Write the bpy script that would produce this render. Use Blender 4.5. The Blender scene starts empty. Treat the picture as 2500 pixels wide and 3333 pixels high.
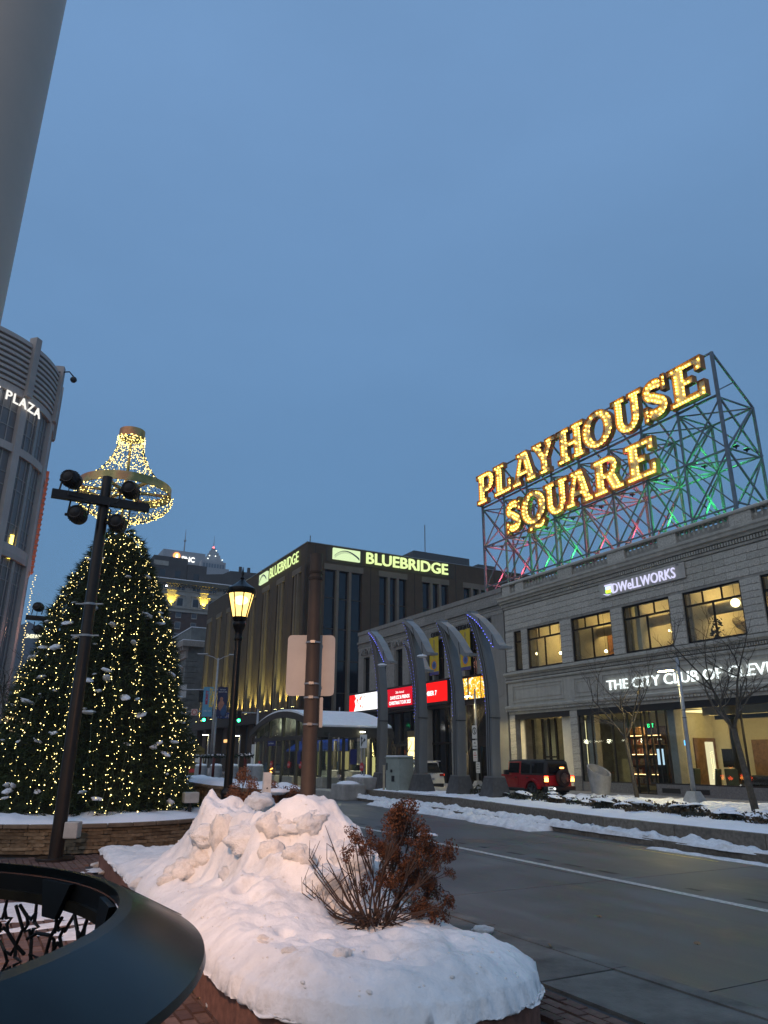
import bpy, bmesh, math, random
from mathutils import Vector, Matrix, noise
from math import sin, cos, pi, radians as R
random.seed(7)
SC = bpy.context.scene
COL = SC.collection
# ------------------------------------------------------------------ camera
cam = bpy.data.cameras.new('camera'); camo = bpy.data.objects.new('camera', cam); COL.objects.link(camo)
cam.sensor_fit = 'HORIZONTAL'; cam.sensor_width = 36.0; cam.lens = 2354/2500*36.0
cam.clip_start = 0.05; cam.clip_end = 4000
camo.matrix_world = Matrix.Translation((0, 0, 1.8)) @ Matrix.Rotation(R(90+18.89), 4, 'X') @ Matrix.Rotation(0.005, 4, 'Z')
SC.camera = camo
# ------------------------------------------------------------------ world: dusk sky
W = bpy.data.worlds.new('World'); SC.world = W; W.use_nodes = True
nt = W.node_tree; nt.nodes.clear()
def wn(t): return nt.nodes.new(t)
sky = wn('ShaderNodeTexSky'); sky.sky_type = 'NISHITA'; sky.sun_disc = False
sky.sun_elevation = R(3); sky.sun_rotation = R(160); sky.altitude = 200; sky.air_density = 1.0; sky.dust_density = 0.6; sky.ozone_density = 4.0
tc = wn('ShaderNodeTexCoord'); sx = wn('ShaderNodeSeparateXYZ'); rp = wn('ShaderNodeValToRGB')
nt.links.new(tc.outputs['Generated'], sx.inputs[0]); nt.links.new(sx.outputs['Z'], rp.inputs[0])
cr = rp.color_ramp; cr.elements[0].position = 0.0; cr.elements[0].color = (0.090, 0.168, 0.272, 1)
cr.elements[1].position = 0.75; cr.elements[1].color = (0.156, 0.284, 0.490, 1)
e_ = cr.elements.new(0.28); e_.color = (0.108, 0.216, 0.366, 1)
b1 = wn('ShaderNodeBackground'); b1.inputs['Strength'].default_value = 0.06
b2 = wn('ShaderNodeBackground'); b2.inputs['Strength'].default_value = 1.02
ad = wn('ShaderNodeAddShader'); wo = wn('ShaderNodeOutputWorld')
nt.links.new(sky.outputs[0], b1.inputs['Color']); cn = wn('ShaderNodeTexNoise'); cn.inputs['Scale'].default_value = 2.2; cn.inputs['Detail'].default_value = 5; mpn = wn('ShaderNodeMapping'); mpn.inputs['Scale'].default_value = (1, 1, 2.5); nt.links.new(tc.outputs['Generated'], mpn.inputs[0]); nt.links.new(mpn.outputs[0], cn.inputs['Vector'])
cm = wn('ShaderNodeMapRange'); cm.inputs[1].default_value = .3; cm.inputs[2].default_value = .7; cm.inputs[3].default_value = .95; cm.inputs[4].default_value = 1.06; nt.links.new(cn.outputs['Fac'], cm.inputs[0])
cv = wn('ShaderNodeVectorMath'); cv.operation = 'SCALE'; nt.links.new(rp.outputs[0], cv.inputs[0]); nt.links.new(cm.outputs[0], cv.inputs['Scale']); nt.links.new(cv.outputs[0], b2.inputs['Color'])
nt.links.new(b1.outputs[0], ad.inputs[0]); nt.links.new(b2.outputs[0], ad.inputs[1]); nt.links.new(ad.outputs[0], wo.inputs['Surface'])
sl = bpy.data.lights.new('sun', 'SUN'); sl.energy = 0.75; sl.angle = R(80); sl.color = (1.0, 0.88, 0.74)
so = bpy.data.objects.new('sun', sl); COL.objects.link(so); so.rotation_euler = (R(52), 0, R(-35))
SC.view_settings.view_transform = 'Standard'; SC.view_settings.look = 'None'
SC.view_settings.exposure = 0.0; SC.view_settings.gamma = 1.0; SC.view_settings.use_curve_mapping = False
SC.render.engine = 'CYCLES'
cy = SC.cycles
cy.use_denoising = True; cy.max_bounces = 6; cy.diffuse_bounces = 3; cy.glossy_bounces = 3; cy.transmission_bounces = 4; cy.transparent_max_bounces = 12
cy.sample_clamp_indirect = 3.0; cy.caustics_reflective = False; cy.caustics_refractive = False
# ------------------------------------------------------------------ survey helpers: photo pixel -> place, on a known plane
FPX, CX, CY = 2354.0, 1250.0, 1666.5
_m = camo.matrix_world.to_3x3()
_r, _u, _f = _m.col[0].copy(), _m.col[1].copy(), -_m.col[2]
EYE = Vector((0, 0, 1.8))
HD = R(28.5); SD = Vector((-sin(HD), cos(HD), 0)); SN = Vector((cos(HD), sin(HD), 0)); RZ = -pi/2+HD
def ray(x, y): return _f + _r*((x-CX)/FPX) + _u*((CY-y)/FPX)
def G(x, y, z=0.0):
    r = ray(x, y); return EYE + r*((z-1.8)/r.z)
def D(x, y, Y):
    r = ray(x, y); return EYE + r*(Y/r.y)
def ST(x, y, z=0.0): return SD*(-x) + SN*y + Vector((0, 0, z))        # street frame: x along the street, y across it
def tost(p): return Vector((-(p.dot(SD)), p.dot(SN), p.z))
# ------------------------------------------------------------------ materials
MATS = {}
def nn(t, k): return t.nodes.new('ShaderNode'+k)
def M(name, col=(.5,.5,.5), rough=.65, metal=0.0, var=.12, scale=4.0, bump=0.0, bscale=None, emit=None, es=0.0, spec=.4, streak=0.0, coat=0.0):
    if name in MATS: return MATS[name]
    m = bpy.data.materials.new(name); m.use_nodes = True; t = m.node_tree; b = t.nodes['Principled BSDF']
    b.inputs['Roughness'].default_value = rough; b.inputs['Metallic'].default_value = metal
    b.inputs['Specular IOR Level'].default_value = spec; b.inputs['Coat Weight'].default_value = coat
    b.inputs['Base Color'].default_value = (*col, 1)
    if var or bump or streak:
        tcn = nn(t, 'TexCoord'); co = tcn.outputs['Object']
        nz = nn(t, 'TexNoise'); nz.inputs['Scale'].default_value = scale; nz.inputs['Detail'].default_value = 6; nz.inputs['Roughness'].default_value = .65
        t.links.new(co, nz.inputs['Vector'])
        fac = nz.outputs['Fac']
        if streak:
            mp = nn(t, 'Mapping'); mp.inputs['Scale'].default_value = (2.2, 2.2, .12); t.links.new(co, mp.inputs[0])
            n2 = nn(t, 'TexNoise'); n2.inputs['Scale'].default_value = 2.0; n2.inputs['Detail'].default_value = 5; t.links.new(mp.outputs[0], n2.inputs['Vector'])
            mx = nn(t, 'Mix'); mx.inputs[0].default_value = streak; t.links.new(fac, mx.inputs[2]); t.links.new(n2.outputs['Fac'], mx.inputs[3]); fac = mx.outputs[0]
        mr = nn(t, 'MapRange'); mr.inputs[1].default_value = .28; mr.inputs[2].default_value = .72; mr.inputs[3].default_value = 1-2*var; mr.inputs[4].default_value = 1+1.2*var
        t.links.new(fac, mr.inputs[0])
        vm = nn(t, 'VectorMath'); vm.operation = 'SCALE'; vm.inputs[0].default_value = col; t.links.new(mr.outputs[0], vm.inputs['Scale'])
        t.links.new(vm.outputs[0], b.inputs['Base Color'])
        if bump:
            nb = nn(t, 'TexNoise'); nb.inputs['Scale'].default_value = bscale or scale*6; nb.inputs['Detail'].default_value = 5; t.links.new(co, nb.inputs['Vector'])
            bp = nn(t, 'Bump'); bp.inputs['Strength'].default_value = bump; bp.inputs['Distance'].default_value = .02
            t.links.new(nb.outputs['Fac'], bp.inputs['Height']); t.links.new(bp.outputs[0], b.inputs['Normal'])
    if emit:
        b.inputs['Emission Color'].default_value = (*emit, 1); b.inputs['Emission Strength'].default_value = es
    MATS[name] = m; return m
def EM(name, col, st, sample=True):
    if name in MATS: return MATS[name]
    m = bpy.data.materials.new(name); m.use_nodes = True; t = m.node_tree; t.nodes.clear()
    e = nn(t, 'Emission'); e.inputs[0].default_value = (*col, 1); e.inputs[1].default_value = st
    o = nn(t, 'OutputMaterial'); t.links.new(e.outputs[0], o.inputs[0])
    if not sample: m.cycles.emission_sampling = 'NONE'
    MATS[name] = m; return m
def GLASS(name='pane_glass', tint=(.85,.88,.88), refl=1.0):
    if name in MATS: return MATS[name]
    m = bpy.data.materials.new(name); m.use_nodes = True; t = m.node_tree; t.nodes.clear()
    tr = nn(t, 'BsdfTransparent'); tr.inputs[0].default_value = (*tint, 1)
    gl = nn(t, 'BsdfGlossy'); gl.inputs['Roughness'].default_value = .03; gl.inputs[0].default_value = (.9*refl, .9*refl, .9*refl, 1)
    fr = nn(t, 'Fresnel'); ge = nn(t, 'NewGeometry'); mr = nn(t, 'MapRange'); mr.inputs[3].default_value = 1.38; mr.inputs[4].default_value = 1/1.38; t.links.new(ge.outputs['Backfacing'], mr.inputs[0]); t.links.new(mr.outputs[0], fr.inputs[0]); mx = nn(t, 'MixShader'); o = nn(t, 'OutputMaterial')
    t.links.new(fr.outputs[0], mx.inputs[0]); t.links.new(tr.outputs[0], mx.inputs[1]); t.links.new(gl.outputs[0], mx.inputs[2]); t.links.new(mx.outputs[0], o.inputs[0])
    MATS[name] = m; return m
def sh(name): return MATS[name]
# ------------------------------------------------------------------ geometry helpers
class MB:
    def __init__(s): s.v = []; s.f = []
    def add(s, vs, fs):
        o = len(s.v); s.v += [tuple(v) for v in vs]; s.f += [tuple(i+o for i in f) for f in fs]; return s
    def box(s, x0, x1, y0, y1, z0, z1):
        return s.add([(x0,y0,z0),(x1,y0,z0),(x1,y1,z0),(x0,y1,z0),(x0,y0,z1),(x1,y0,z1),(x1,y1,z1),(x0,y1,z1)],
                     [(0,3,2,1),(4,5,6,7),(0,1,5,4),(1,2,6,5),(2,3,7,6),(3,0,4,7)])
    def tube(s, pts, rad, n=8, cap=True):
        pts = [Vector(p) for p in pts]; rs = rad if isinstance(rad, (list, tuple)) else [rad]*len(pts)
        o = len(s.v); up = None
        for i, p in enumerate(pts):
            t = (pts[min(i+1, len(pts)-1)] - pts[max(i-1, 0)]).normalized()
            if up is None:
                up = Vector((0,0,1)) if abs(t.z) < .9 else Vector((1,0,0))
            a = t.cross(up).normalized(); up = a.cross(t).normalized()
            for k in range(n):
                an = 2*pi*(k+.5)/n; s.v.append(tuple(p + a*(cos(an)*rs[i]) + up*(sin(an)*rs[i])))
        for i in range(len(pts)-1):
            for k in range(n):
                a0 = o+i*n+k; a1 = o+i*n+(k+1) % n; s.f.append((a0, a1, a1+n, a0+n))
        if cap:
            s.f.append(tuple(o+k for k in reversed(range(n)))); e = o+(len(pts)-1)*n; s.f.append(tuple(e+k for k in range(n)))
        return s
    def bar(s, a, b, w, h=None):
        h = h or w; a = Vector(a); b = Vector(b); t = (b-a).normalized(); up = Vector((0,0,1)) if abs(t.z) < .95 else Vector((1,0,0))
        x = t.cross(up).normalized(); y = x.cross(t).normalized(); vs = []
        for p in (a, b):
            for (i, j) in ((-1,-1),(1,-1),(1,1),(-1,1)): vs.append(p + x*(i*w/2) + y*(j*h/2))
        return s.add(vs, [(0,3,2,1),(4,5,6,7),(0,1,5,4),(1,2,6,5),(2,3,7,6),(3,0,4,7)])
    def lathe(s, prof, n=16, c=(0,0,0), cap=True):
        o = len(s.v)
        for (r, z) in prof:
            for k in range(n):
                a = 2*pi*k/n; s.v.append((c[0]+r*cos(a), c[1]+r*sin(a), c[2]+z))
        for i in range(len(prof)-1):
            for k in range(n):
                a0 = o+i*n+k; a1 = o+i*n+(k+1) % n; s.f.append((a0, a1, a1+n, a0+n))
        if cap:
            s.f.append(tuple(o+k for k in reversed(range(n)))); e = o+(len(prof)-1)*n; s.f.append(tuple(e+k for k in range(n)))
        return s
    def prism(s, poly, z0, z1, fn=None):      # poly in (a,b), extruded z0..z1; fn maps (a,b,c)->xyz
        fn = fn or (lambda a, b, c: (a, b, c)); k = len(poly)
        vs = [fn(a, b, z0) for a, b in poly] + [fn(a, b, z1) for a, b in poly]
        fs = [tuple(reversed(range(k))), tuple(range(k, 2*k))] + [(i, (i+1) % k, (i+1) % k+k, i+k) for i in range(k)]
        return s.add(vs, fs)
    def ball(s, c, r, nu=8, nv=5, sq=(1,1,1)):
        c = Vector(c); o = len(s.v); s.v.append((c.x, c.y, c.z-r*sq[2]))
        for j in range(1, nv):
            ph = -pi/2+pi*j/nv
            for k in range(nu):
                a = 2*pi*k/nu; s.v.append((c.x+r*sq[0]*cos(ph)*cos(a), c.y+r*sq[1]*cos(ph)*sin(a), c.z+r*sq[2]*sin(ph)))
        s.v.append((c.x, c.y, c.z+r*sq[2])); top = len(s.v)-1
        for k in range(nu):
            s.f.append((o, o+1+(k+1) % nu, o+1+k)); e = o+1+(nv-2)*nu; s.f.append((top, e+k, e+(k+1) % nu))
        for j in range(nv-2):
            for k in range(nu):
                a0 = o+1+j*nu+k; a1 = o+1+j*nu+(k+1) % nu; s.f.append((a0, a1, a1+nu, a0+nu))
        return s
    def octa(s, c, r):
        x, y, z = c
        return s.add([(x+r,y,z),(x-r,y,z),(x,y+r,z),(x,y-r,z),(x,y,z+r),(x,y,z-r)],
                     [(0,2,4),(2,1,4),(1,3,4),(3,0,4),(2,0,5),(1,2,5),(3,1,5),(0,3,5)])
    def quad(s, a, b, c, d): return s.add([a, b, c, d], [(0,1,2,3)])
    def mesh(s, name='m'):
        me = bpy.data.meshes.new(name); me.from_pydata(s.v, [], s.f); me.update(); return me
    def build(s, name, mat=None, parent=None, smooth=False, bevel=0.0, flat=35):
        me = s.mesh(name)
        bm = bmesh.new(); bm.from_mesh(me); bmesh.ops.recalc_face_normals(bm, faces=bm.faces); bm.to_mesh(me); bm.free()
        return link(name, me, mat, parent, smooth, bevel)
def link(name, me, mat=None, parent=None, smooth=False, bevel=0.0):
    o = bpy.data.objects.new(name, me); COL.objects.link(o)
    if mat is not None: me.materials.append(MATS[mat] if isinstance(mat, str) else mat)
    if parent: o.parent = parent
    if smooth:
        for p in me.polygons: p.use_smooth = True
        if smooth == 'auto': me.set_sharp_from_angle(angle=R(40))
    if bevel:
        b = o.modifiers.new('bevel', 'BEVEL'); b.width = bevel; b.segments = 2; b.limit_method = 'ANGLE'
    return o
def thing(name, label, cat, loc=(0,0,0), rz=0.0, group=None, kind=None):
    o = bpy.data.objects.new(name, None); COL.objects.link(o); o.location = loc; o.rotation_euler = (0,0,rz); o.empty_display_size = .1
    return tag(o, label, cat, group, kind)
def tag(o, label=None, cat=None, group=None, kind=None):
    if label: o['label'] = label
    if cat: o['category'] = cat
    if group: o['group'] = group
    if kind: o['kind'] = kind
    return o
def stthing(name, label, cat, x=0, y=0, z=0, group=None, extra=0.0): return thing(name, label, cat, ST(x, y, z), RZ+extra, group)
def dup(o, parent=None):
    c = o.copy(); COL.objects.link(c); c.parent = parent
    for ch in list(o.children): dup(ch, c)
    return c
def lamp(name, kind, loc, energy, col, parent=None, size=.1, target=None, spot=None, blend=.5):
    l = bpy.data.lights.new(name, kind); l.energy = energy; l.color = col
    if kind in ('POINT', 'SPOT'): l.shadow_soft_size = size
    if kind == 'AREA': l.size = size
    if spot: l.spot_size = R(spot); l.spot_blend = blend
    o = bpy.data.objects.new(name, l); COL.objects.link(o)
    if parent: o.parent = parent
    o.location = loc
    if target is not None: o.rotation_euler = (Vector(target)-Vector(loc)).to_track_quat('-Z', 'Y').to_euler()
    return o
# text --------------------------------------------------------------
def tomesh(o):        # curve -> mesh, evaluated in a throw-away scene
    s_ = bpy.data.scenes.new('scratch'); s_.collection.objects.link(o); vl = s_.view_layers[0]; vl.update(); me = bpy.data.meshes.new_from_object(o.evaluated_get(vl.depsgraph)); s_.collection.objects.unlink(o); bpy.data.scenes.remove(s_); return me
_adv = {}
def text_mesh(body, size=1.0, ext=.02, offset=0.0, sx=1.0, space=1.0):
    c = bpy.data.curves.new('txt', 'FONT'); c.body = body; c.size = size; c.extrude = ext; c.offset = offset; c.resolution_u = 3; c.space_character = space
    o = bpy.data.objects.new('txt', c); me = tomesh(o)
    bpy.data.objects.remove(o); bpy.data.curves.remove(c)
    return me
def mx_(me): return max((v.co.x for v in me.vertices), default=0)
def advance(ch, offset=0.0):
    if ch not in _adv:
        _adv[ch] = mx_(text_mesh(ch+'I', 1, 0)) - mx_(text_mesh('I', 1, 0))
    return _adv[ch]
def letters(parent, body, x0, x1, h, mat, frame, ext=.05, offset=0.0, name='letter', caps=.73):
    """one child mesh per letter; frame(a,b,c) maps letter-plane coords (along, up, out) to parent space; x0..x1 the run's extent; h cap height"""
    size = h/caps; tot = sum(advance(c) for c in body); k = (x1-x0)/(tot*size); a = x0; out = []
    for ch in body:
        if ch != ' ':
            me = text_mesh(ch, size, ext/2, offset)
            for v in me.vertices: v.co = frame(a+v.co.x*k, v.co.y, v.co.z)
            me.update(); out.append(link(name, me, mat, parent))
        a += advance(ch)*size*k
    return out
def textblock(parent, body, x0, x1, h, mat, frame, ext=.004, name='lettering', caps=.73, offset=0.0):
    me = text_mesh(body, h/caps, ext/2, offset); w = mx_(me) or 1; k = (x1-x0)/w
    for v in me.vertices: v.co = frame(x0+v.co.x*k, v.co.y, v.co.z)
    me.update(); return link(name, me, mat, parent)
def front(y, z0=0.0):   # lettering on a face looking towards -y: x along, z up
    return lambda a, b, c: Vector((a, y-c, z0+b))
def jit(a): return random.uniform(-a, a)
# shared materials --------------------------------------------------
M('snow', (.80,.81,.84), .75, var=.04, scale=2.5, bump=.35, bscale=40, spec=.25)
M('snow_rough', (.74,.74,.75), .8, var=.1, scale=9, bump=.8, bscale=26, spec=.2)
M('dark_metal', (.018,.016,.016), .38, .3, var=.15, scale=6, spec=.5)
M('grey_metal', (.28,.29,.30), .45, .6, var=.08, scale=3)
M('galv', (.33,.34,.35), .5, .5, var=.1, scale=5)
M('black', (.012,.012,.013), .5, var=.05)
M('concrete', (.30,.285,.265), .85, var=.18, scale=3, bump=.35, bscale=60, streak=.35)
M('limestone', (.34,.325,.295), .8, var=.15, scale=1.6, bump=.25, bscale=40, streak=.45)
M('limestone_joint', (.20,.19,.175), .85, var=.15)
M('white_paint', (.75,.75,.74), .5, var=.04)
GLASS()
# ================================================================== GROUND, ROAD, PAVING
def stz(o): o.rotation_euler = (0, 0, RZ); return o
M('asphalt', (.05,.05,.052), .8, var=.2, scale=.6, bump=.3, bscale=60)
def road_mat():
    m = M('road_concrete', (.165,.158,.148), .55, var=.0); t = m.node_tree; b = t.nodes['Principled BSDF']
    tcn = nn(t, 'TexCoord'); mp = nn(t, 'Mapping'); mp.inputs['Scale'].default_value = (.10, 1.1, 1); t.links.new(tcn.outputs['Object'], mp.inputs[0])
    n1 = nn(t, 'TexNoise'); n1.inputs['Scale'].default_value = 1.4; n1.inputs['Detail'].default_value = 8; n1.inputs['Roughness'].default_value = .7; t.links.new(mp.outputs[0], n1.inputs['Vector'])
    n2 = nn(t, 'TexNoise'); n2.inputs['Scale'].default_value = .7; n2.inputs['Detail'].default_value = 7; t.links.new(tcn.outputs['Object'], n2.inputs['Vector'])
    n3 = nn(t, 'TexNoise'); n3.inputs['Scale'].default_value = 45; n3.inputs['Detail'].default_value = 3; t.links.new(tcn.outputs['Object'], n3.inputs['Vector'])
    a = nn(t, 'Mix'); a.inputs[0].default_value = .45; t.links.new(n1.outputs['Fac'], a.inputs[2]); t.links.new(n2.outputs['Fac'], a.inputs[3])
    a2 = nn(t, 'Mix'); a2.inputs[0].default_value = .12; t.links.new(a.outputs[0], a2.inputs[2]); t.links.new(n3.outputs['Fac'], a2.inputs[3])
    rp = nn(t, 'ValToRGB'); t.links.new(a2.outputs[0], rp.inputs[0]); c = rp.color_ramp
    c.elements[0].position = .36; c.elements[0].color = (.040,.040,.039,1); c.elements[1].position = .64; c.elements[1].color = (.158,.157,.153,1)
    e = c.elements.new(.5); e.color = (.086,.087,.087,1)
    t.links.new(rp.outputs[0], b.inputs['Base Color'])
    mr = nn(t, 'MapRange'); mr.inputs[1].default_value = .35; mr.inputs[2].default_value = .62; mr.inputs[3].default_value = .34; mr.inputs[4].default_value = .7
    t.links.new(a.outputs[0], mr.inputs[0]); t.links.new(mr.outputs[0], b.inputs['Roughness'])
    bp = nn(t, 'Bump'); bp.inputs['Strength'].default_value = .25; bp.inputs['Distance'].default_value = .01; t.links.new(n3.outputs['Fac'], bp.inputs['Height']); t.links.new(bp.outputs[0], b.inputs['Normal'])
road_mat()
def rnd_mat(name, cols, rough=.8, bump=.4, bscale=50, spread=1.0, island=False):
    m = M(name, cols[0], rough); t = m.node_tree; b = t.nodes['Principled BSDF']
    for l in list(b.inputs['Base Color'].links): t.links.remove(l)
    if island: src = nn(t, 'NewGeometry').outputs['Random Per Island']
    else: src = nn(t, 'ObjectInfo').outputs['Random']
    rp = nn(t, 'ValToRGB'); t.links.new(src, rp.inputs[0]); c = rp.color_ramp
    for i, col in enumerate(cols):
        e = c.elements[i] if i < 2 else c.elements.new(.5)
        e.position = i/(len(cols)-1); e.color = (*col, 1)
    tcn = nn(t, 'TexCoord'); nz = nn(t, 'TexNoise'); nz.inputs['Scale'].default_value = 12; nz.inputs['Detail'].default_value = 6; t.links.new(tcn.outputs['Object'], nz.inputs['Vector'])
    mr = nn(t, 'MapRange'); mr.inputs[1].default_value = .3; mr.inputs[2].default_value = .7; mr.inputs[3].default_value = .65; mr.inputs[4].default_value = 1.25; t.links.new(nz.outputs['Fac'], mr.inputs[0])
    vm = nn(t, 'VectorMath'); vm.operation = 'SCALE'; t.links.new(rp.outputs[0], vm.inputs[0]); t.links.new(mr.outputs[0], vm.inputs['Scale']); t.links.new(vm.outputs[0], b.inputs['Base Color'])
    nb = nn(t, 'TexNoise'); nb.inputs['Scale'].default_value = bscale; nb.inputs['Detail'].default_value = 4; t.links.new(tcn.outputs['Object'], nb.inputs['Vector'])
    bp = nn(t, 'Bump'); bp.inputs['Strength'].default_value = bump; bp.inputs['Distance'].default_value = .01; t.links.new(nb.outputs['Fac'], bp.inputs['Height']); t.links.new(bp.outputs[0], b.inputs['Normal'])
    return m
BC = [(.085,.045,.036), (.16,.095,.075), (.115,.066,.052)]
rnd_mat('brick_paver', BC); rnd_mat('brick_paver_field', BC, island=True)
tag(MB().box(-900,900,-900,900,-.4,-.06).build('ground', 'asphalt'), kind='structure')
# road: base, concrete slabs, paint
road = stz(MB().box(-420,60,5.3,17.5,-.055,-.03).build('road', 'asphalt')); tag(road, kind='structure')
ys = [5.31, 9.25, 13.2, 17.4]
for i in range(14):
    x1 = 14-i*4.7
    for j in range(3):
        MB().box(x1-4.68, x1, ys[j], ys[j+1]-.02, -.03, 0.0).build('road_slab', 'road_concrete', road)
MB().box(-420, 14-14*4.7-.02, 5.31, 17.4, -.03, 0.0).build('road_surface', 'road_concrete', road)
M('lane_paint', (.55,.54,.51), .6, var=.3, scale=14); M('yellow_paint', (.42,.33,.10), .6, var=.35, scale=10)
def strip(a, b, w, z, name, mat):
    a = Vector((*a, z)); b = Vector((*b, z)); t = (b-a).normalized(); s = Vector((-t.y, t.x, 0))*(w/2); k = 24
    mb = MB()
    mb.add([a-s, b-s, b+s, a+s], [(0,1,2,3)])
    return mb.build(name, mat, road)
strip((4, 8.62), (-27, 10.37), .15, .004, 'lane_line', 'lane_paint')
strip((-10.2, 12.75), (-12.6, 12.95), .07, .004, 'lane_line', 'yellow_paint')
strip((-34, 10.8), (-80, 13.4), .13, .004, 'lane_line', 'lane_paint')
M('seal_dark', (.022,.022,.022), .6, var=.3, scale=9)
for i in range(26):
    x = 2-i*.95+jit(.3); y = 8.62+(4-x)*.0565+.42+jit(.06)
    if i % 7 == 5: continue
    w = .25+random.random()*.3; MB().add([(x,y,.003),(x+w,y-.02,.003),(x+w+.06,y+.09,.003),(x+.05,y+.1,.003)], [(0,1,2,3)]).build('seal_mark', 'seal_dark', road)
# far carriageway beyond the median, pavement in front of the theatres
r2 = stz(MB().box(-420,60,17.5,27.0,-.055,0.0).build('road', 'road_concrete')); tag(r2, kind='structure')
sw = stz(MB().box(-68,60,27.0,60,-.05,.15).build('pavement', 'concrete')); tag(sw, kind='structure')
sw2 = stz(MB().box(-420,-82,27.0,60,-.05,.15).build('pavement', 'concrete')); tag(sw2, kind='structure')
M('kerb_dark', (.125,.122,.112), .75, var=.28, scale=2.5, bump=.4, bscale=50)
# near kerb stones
kerb = stz(MB().box(-80,20,4.30,5.28,-.05,.02).build('kerb', 'asphalt')); tag(kerb, kind='structure')
k1 = MB().box(0,1.83,4.30,5.08,.02,.125).mesh('kerb_stone'); k1.materials.append(MATS['kerb_dark'])
k2 = MB().add([(0,5.09,.0),(1.83,5.09,.0),(1.83,5.29,.0),(0,5.29,.0),(0,5.09,.135),(1.83,5.09,.135),(1.83,5.25,.135),(0,5.25,.135)], [(0,3,2,1),(4,5,6,7),(0,1,5,4),(1,2,6,5),(2,3,7,6),(3,0,4,7)]).mesh('kerb_stone'); k2.materials.append(MATS['kerb_dark'])
for i in range(20):
    for me in (k1, k2):
        o = bpy.data.objects.new('kerb_stone', me); COL.objects.link(o); o.parent = kerb; o.location = (4-i*1.85, 0, jit(.004))
# plaza
plaza = stz(MB().box(-70,30,-60,4.29,-.05,.10).build('plaza_paving', 'asphalt')); tag(plaza, kind='structure')
def paver(mb, x, y, w, l, h):
    b = .006; z0 = .09; z1 = .135+h
    mb.add([(x,y,z0),(x+l,y,z0),(x+l,y+w,z0),(x,y+w,z0),(x+b,y+b,z1),(x+l-b,y+b,z1),(x+l-b,y+w-b,z1),(x+b,y+w-b,z1)], [(4,5,6,7),(0,1,5,4),(1,2,6,5),(2,3,7,6),(3,0,4,7)])
bme = None; field = MB(); nb_ = 0
PIT = lambda x, y: (x > -13.9 and x < -3.7 and 1.95 < y < 3.75)
for j in range(-60, 43):
    y = j*.106 - .27
    for i in range(-72, -12):
        x = i*.213 + (.106 if j % 2 else 0)
        if y > 4.17 or y < -5.5 or PIT(x+.1, y+.05): continue
        near = (y > 3.4 and -6.0 < x < -3.6) or (.55 < y < 1.95 and -6.4 < x < -4.0)
        if near and nb_ < 300:
            if bme is None:
                mb = MB(); paver(mb, 0, 0, .098, .205, 0); bme = mb.mesh('brick'); bme.materials.append(MATS['brick_paver'])
            o = bpy.data.objects.new('brick', bme); COL.objects.link(o); o.parent = plaza; o.location = (x, y, jit(.004)); o.rotation_euler = (jit(.008), jit(.008), jit(.01)); nb_ += 1
        elif x > -15.4:
            paver(field, x+jit(.002), y+jit(.002), .098, .205, jit(.004))
fo = field.build('paving_bricks', 'brick_paver_field', plaza); tag(fo, kind='stuff')
# ------------------------------------------------------------------ snow sheet helper (heightfield over a polygon-ish strip in the street frame)
def fbm(x, y, s=1.0, o=4):
    return noise.fractal(Vector((x*s, y*s, 3.7)), .9, 2.1, o)
def snow_strip(name, path, width, z, thick, label, cat='snow', amp=.04, freq=1.2, nx=120, ny=8, mat='snow', edge=.35, kind=None, group=None, skew=0.0):
    """a rounded bank of snow following a polyline (street frame); path points (x, y)"""
    L = [0]; P_ = [Vector(p) for p in path]
    for a, b in zip(P_, P_[1:]): L.append(L[-1]+(b-a).length)
    vs = []; fs = []
    for i in range(nx+1):
        l = L[-1]*i/nx; k = 0
        while k < len(L)-2 and l > L[k+1]: k += 1
        f = (l-L[k])/(L[k+1]-L[k]); p = P_[k].lerp(P_[k+1], f); t = (P_[k+1]-P_[k]).normalized(); s = Vector((-t.y, t.x))
        w = width*(1+.35*fbm(l*.7, 2.2+z))
        for j in range(ny+1):
            u = -1+2*j/ny; q = p + s*(u*w/2 + .05*fbm(l, u*3, 2))
            h = thick*max(0, 1-abs(u)**(1/edge))**.5 * (1+.5*fbm(q.x*freq, q.y*freq)) + amp*fbm(q.x*4, q.y*4)*(1-abs(u)**3)
            if j in (0, ny): h = -.02
            if i in (0, nx): h = min(h, -.01)
            vs.append((q.x, q.y, z+max(h, -.02)))
    for i in range(nx):
        for j in range(ny):
            a = i*(ny+1)+j; fs.append((a, a+ny+1, a+ny+2, a+1))
    mb = MB(); mb.add(vs, fs); o = stz(mb.build(name, mat, None, True)); return tag(o, label, cat, group, kind)
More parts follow.
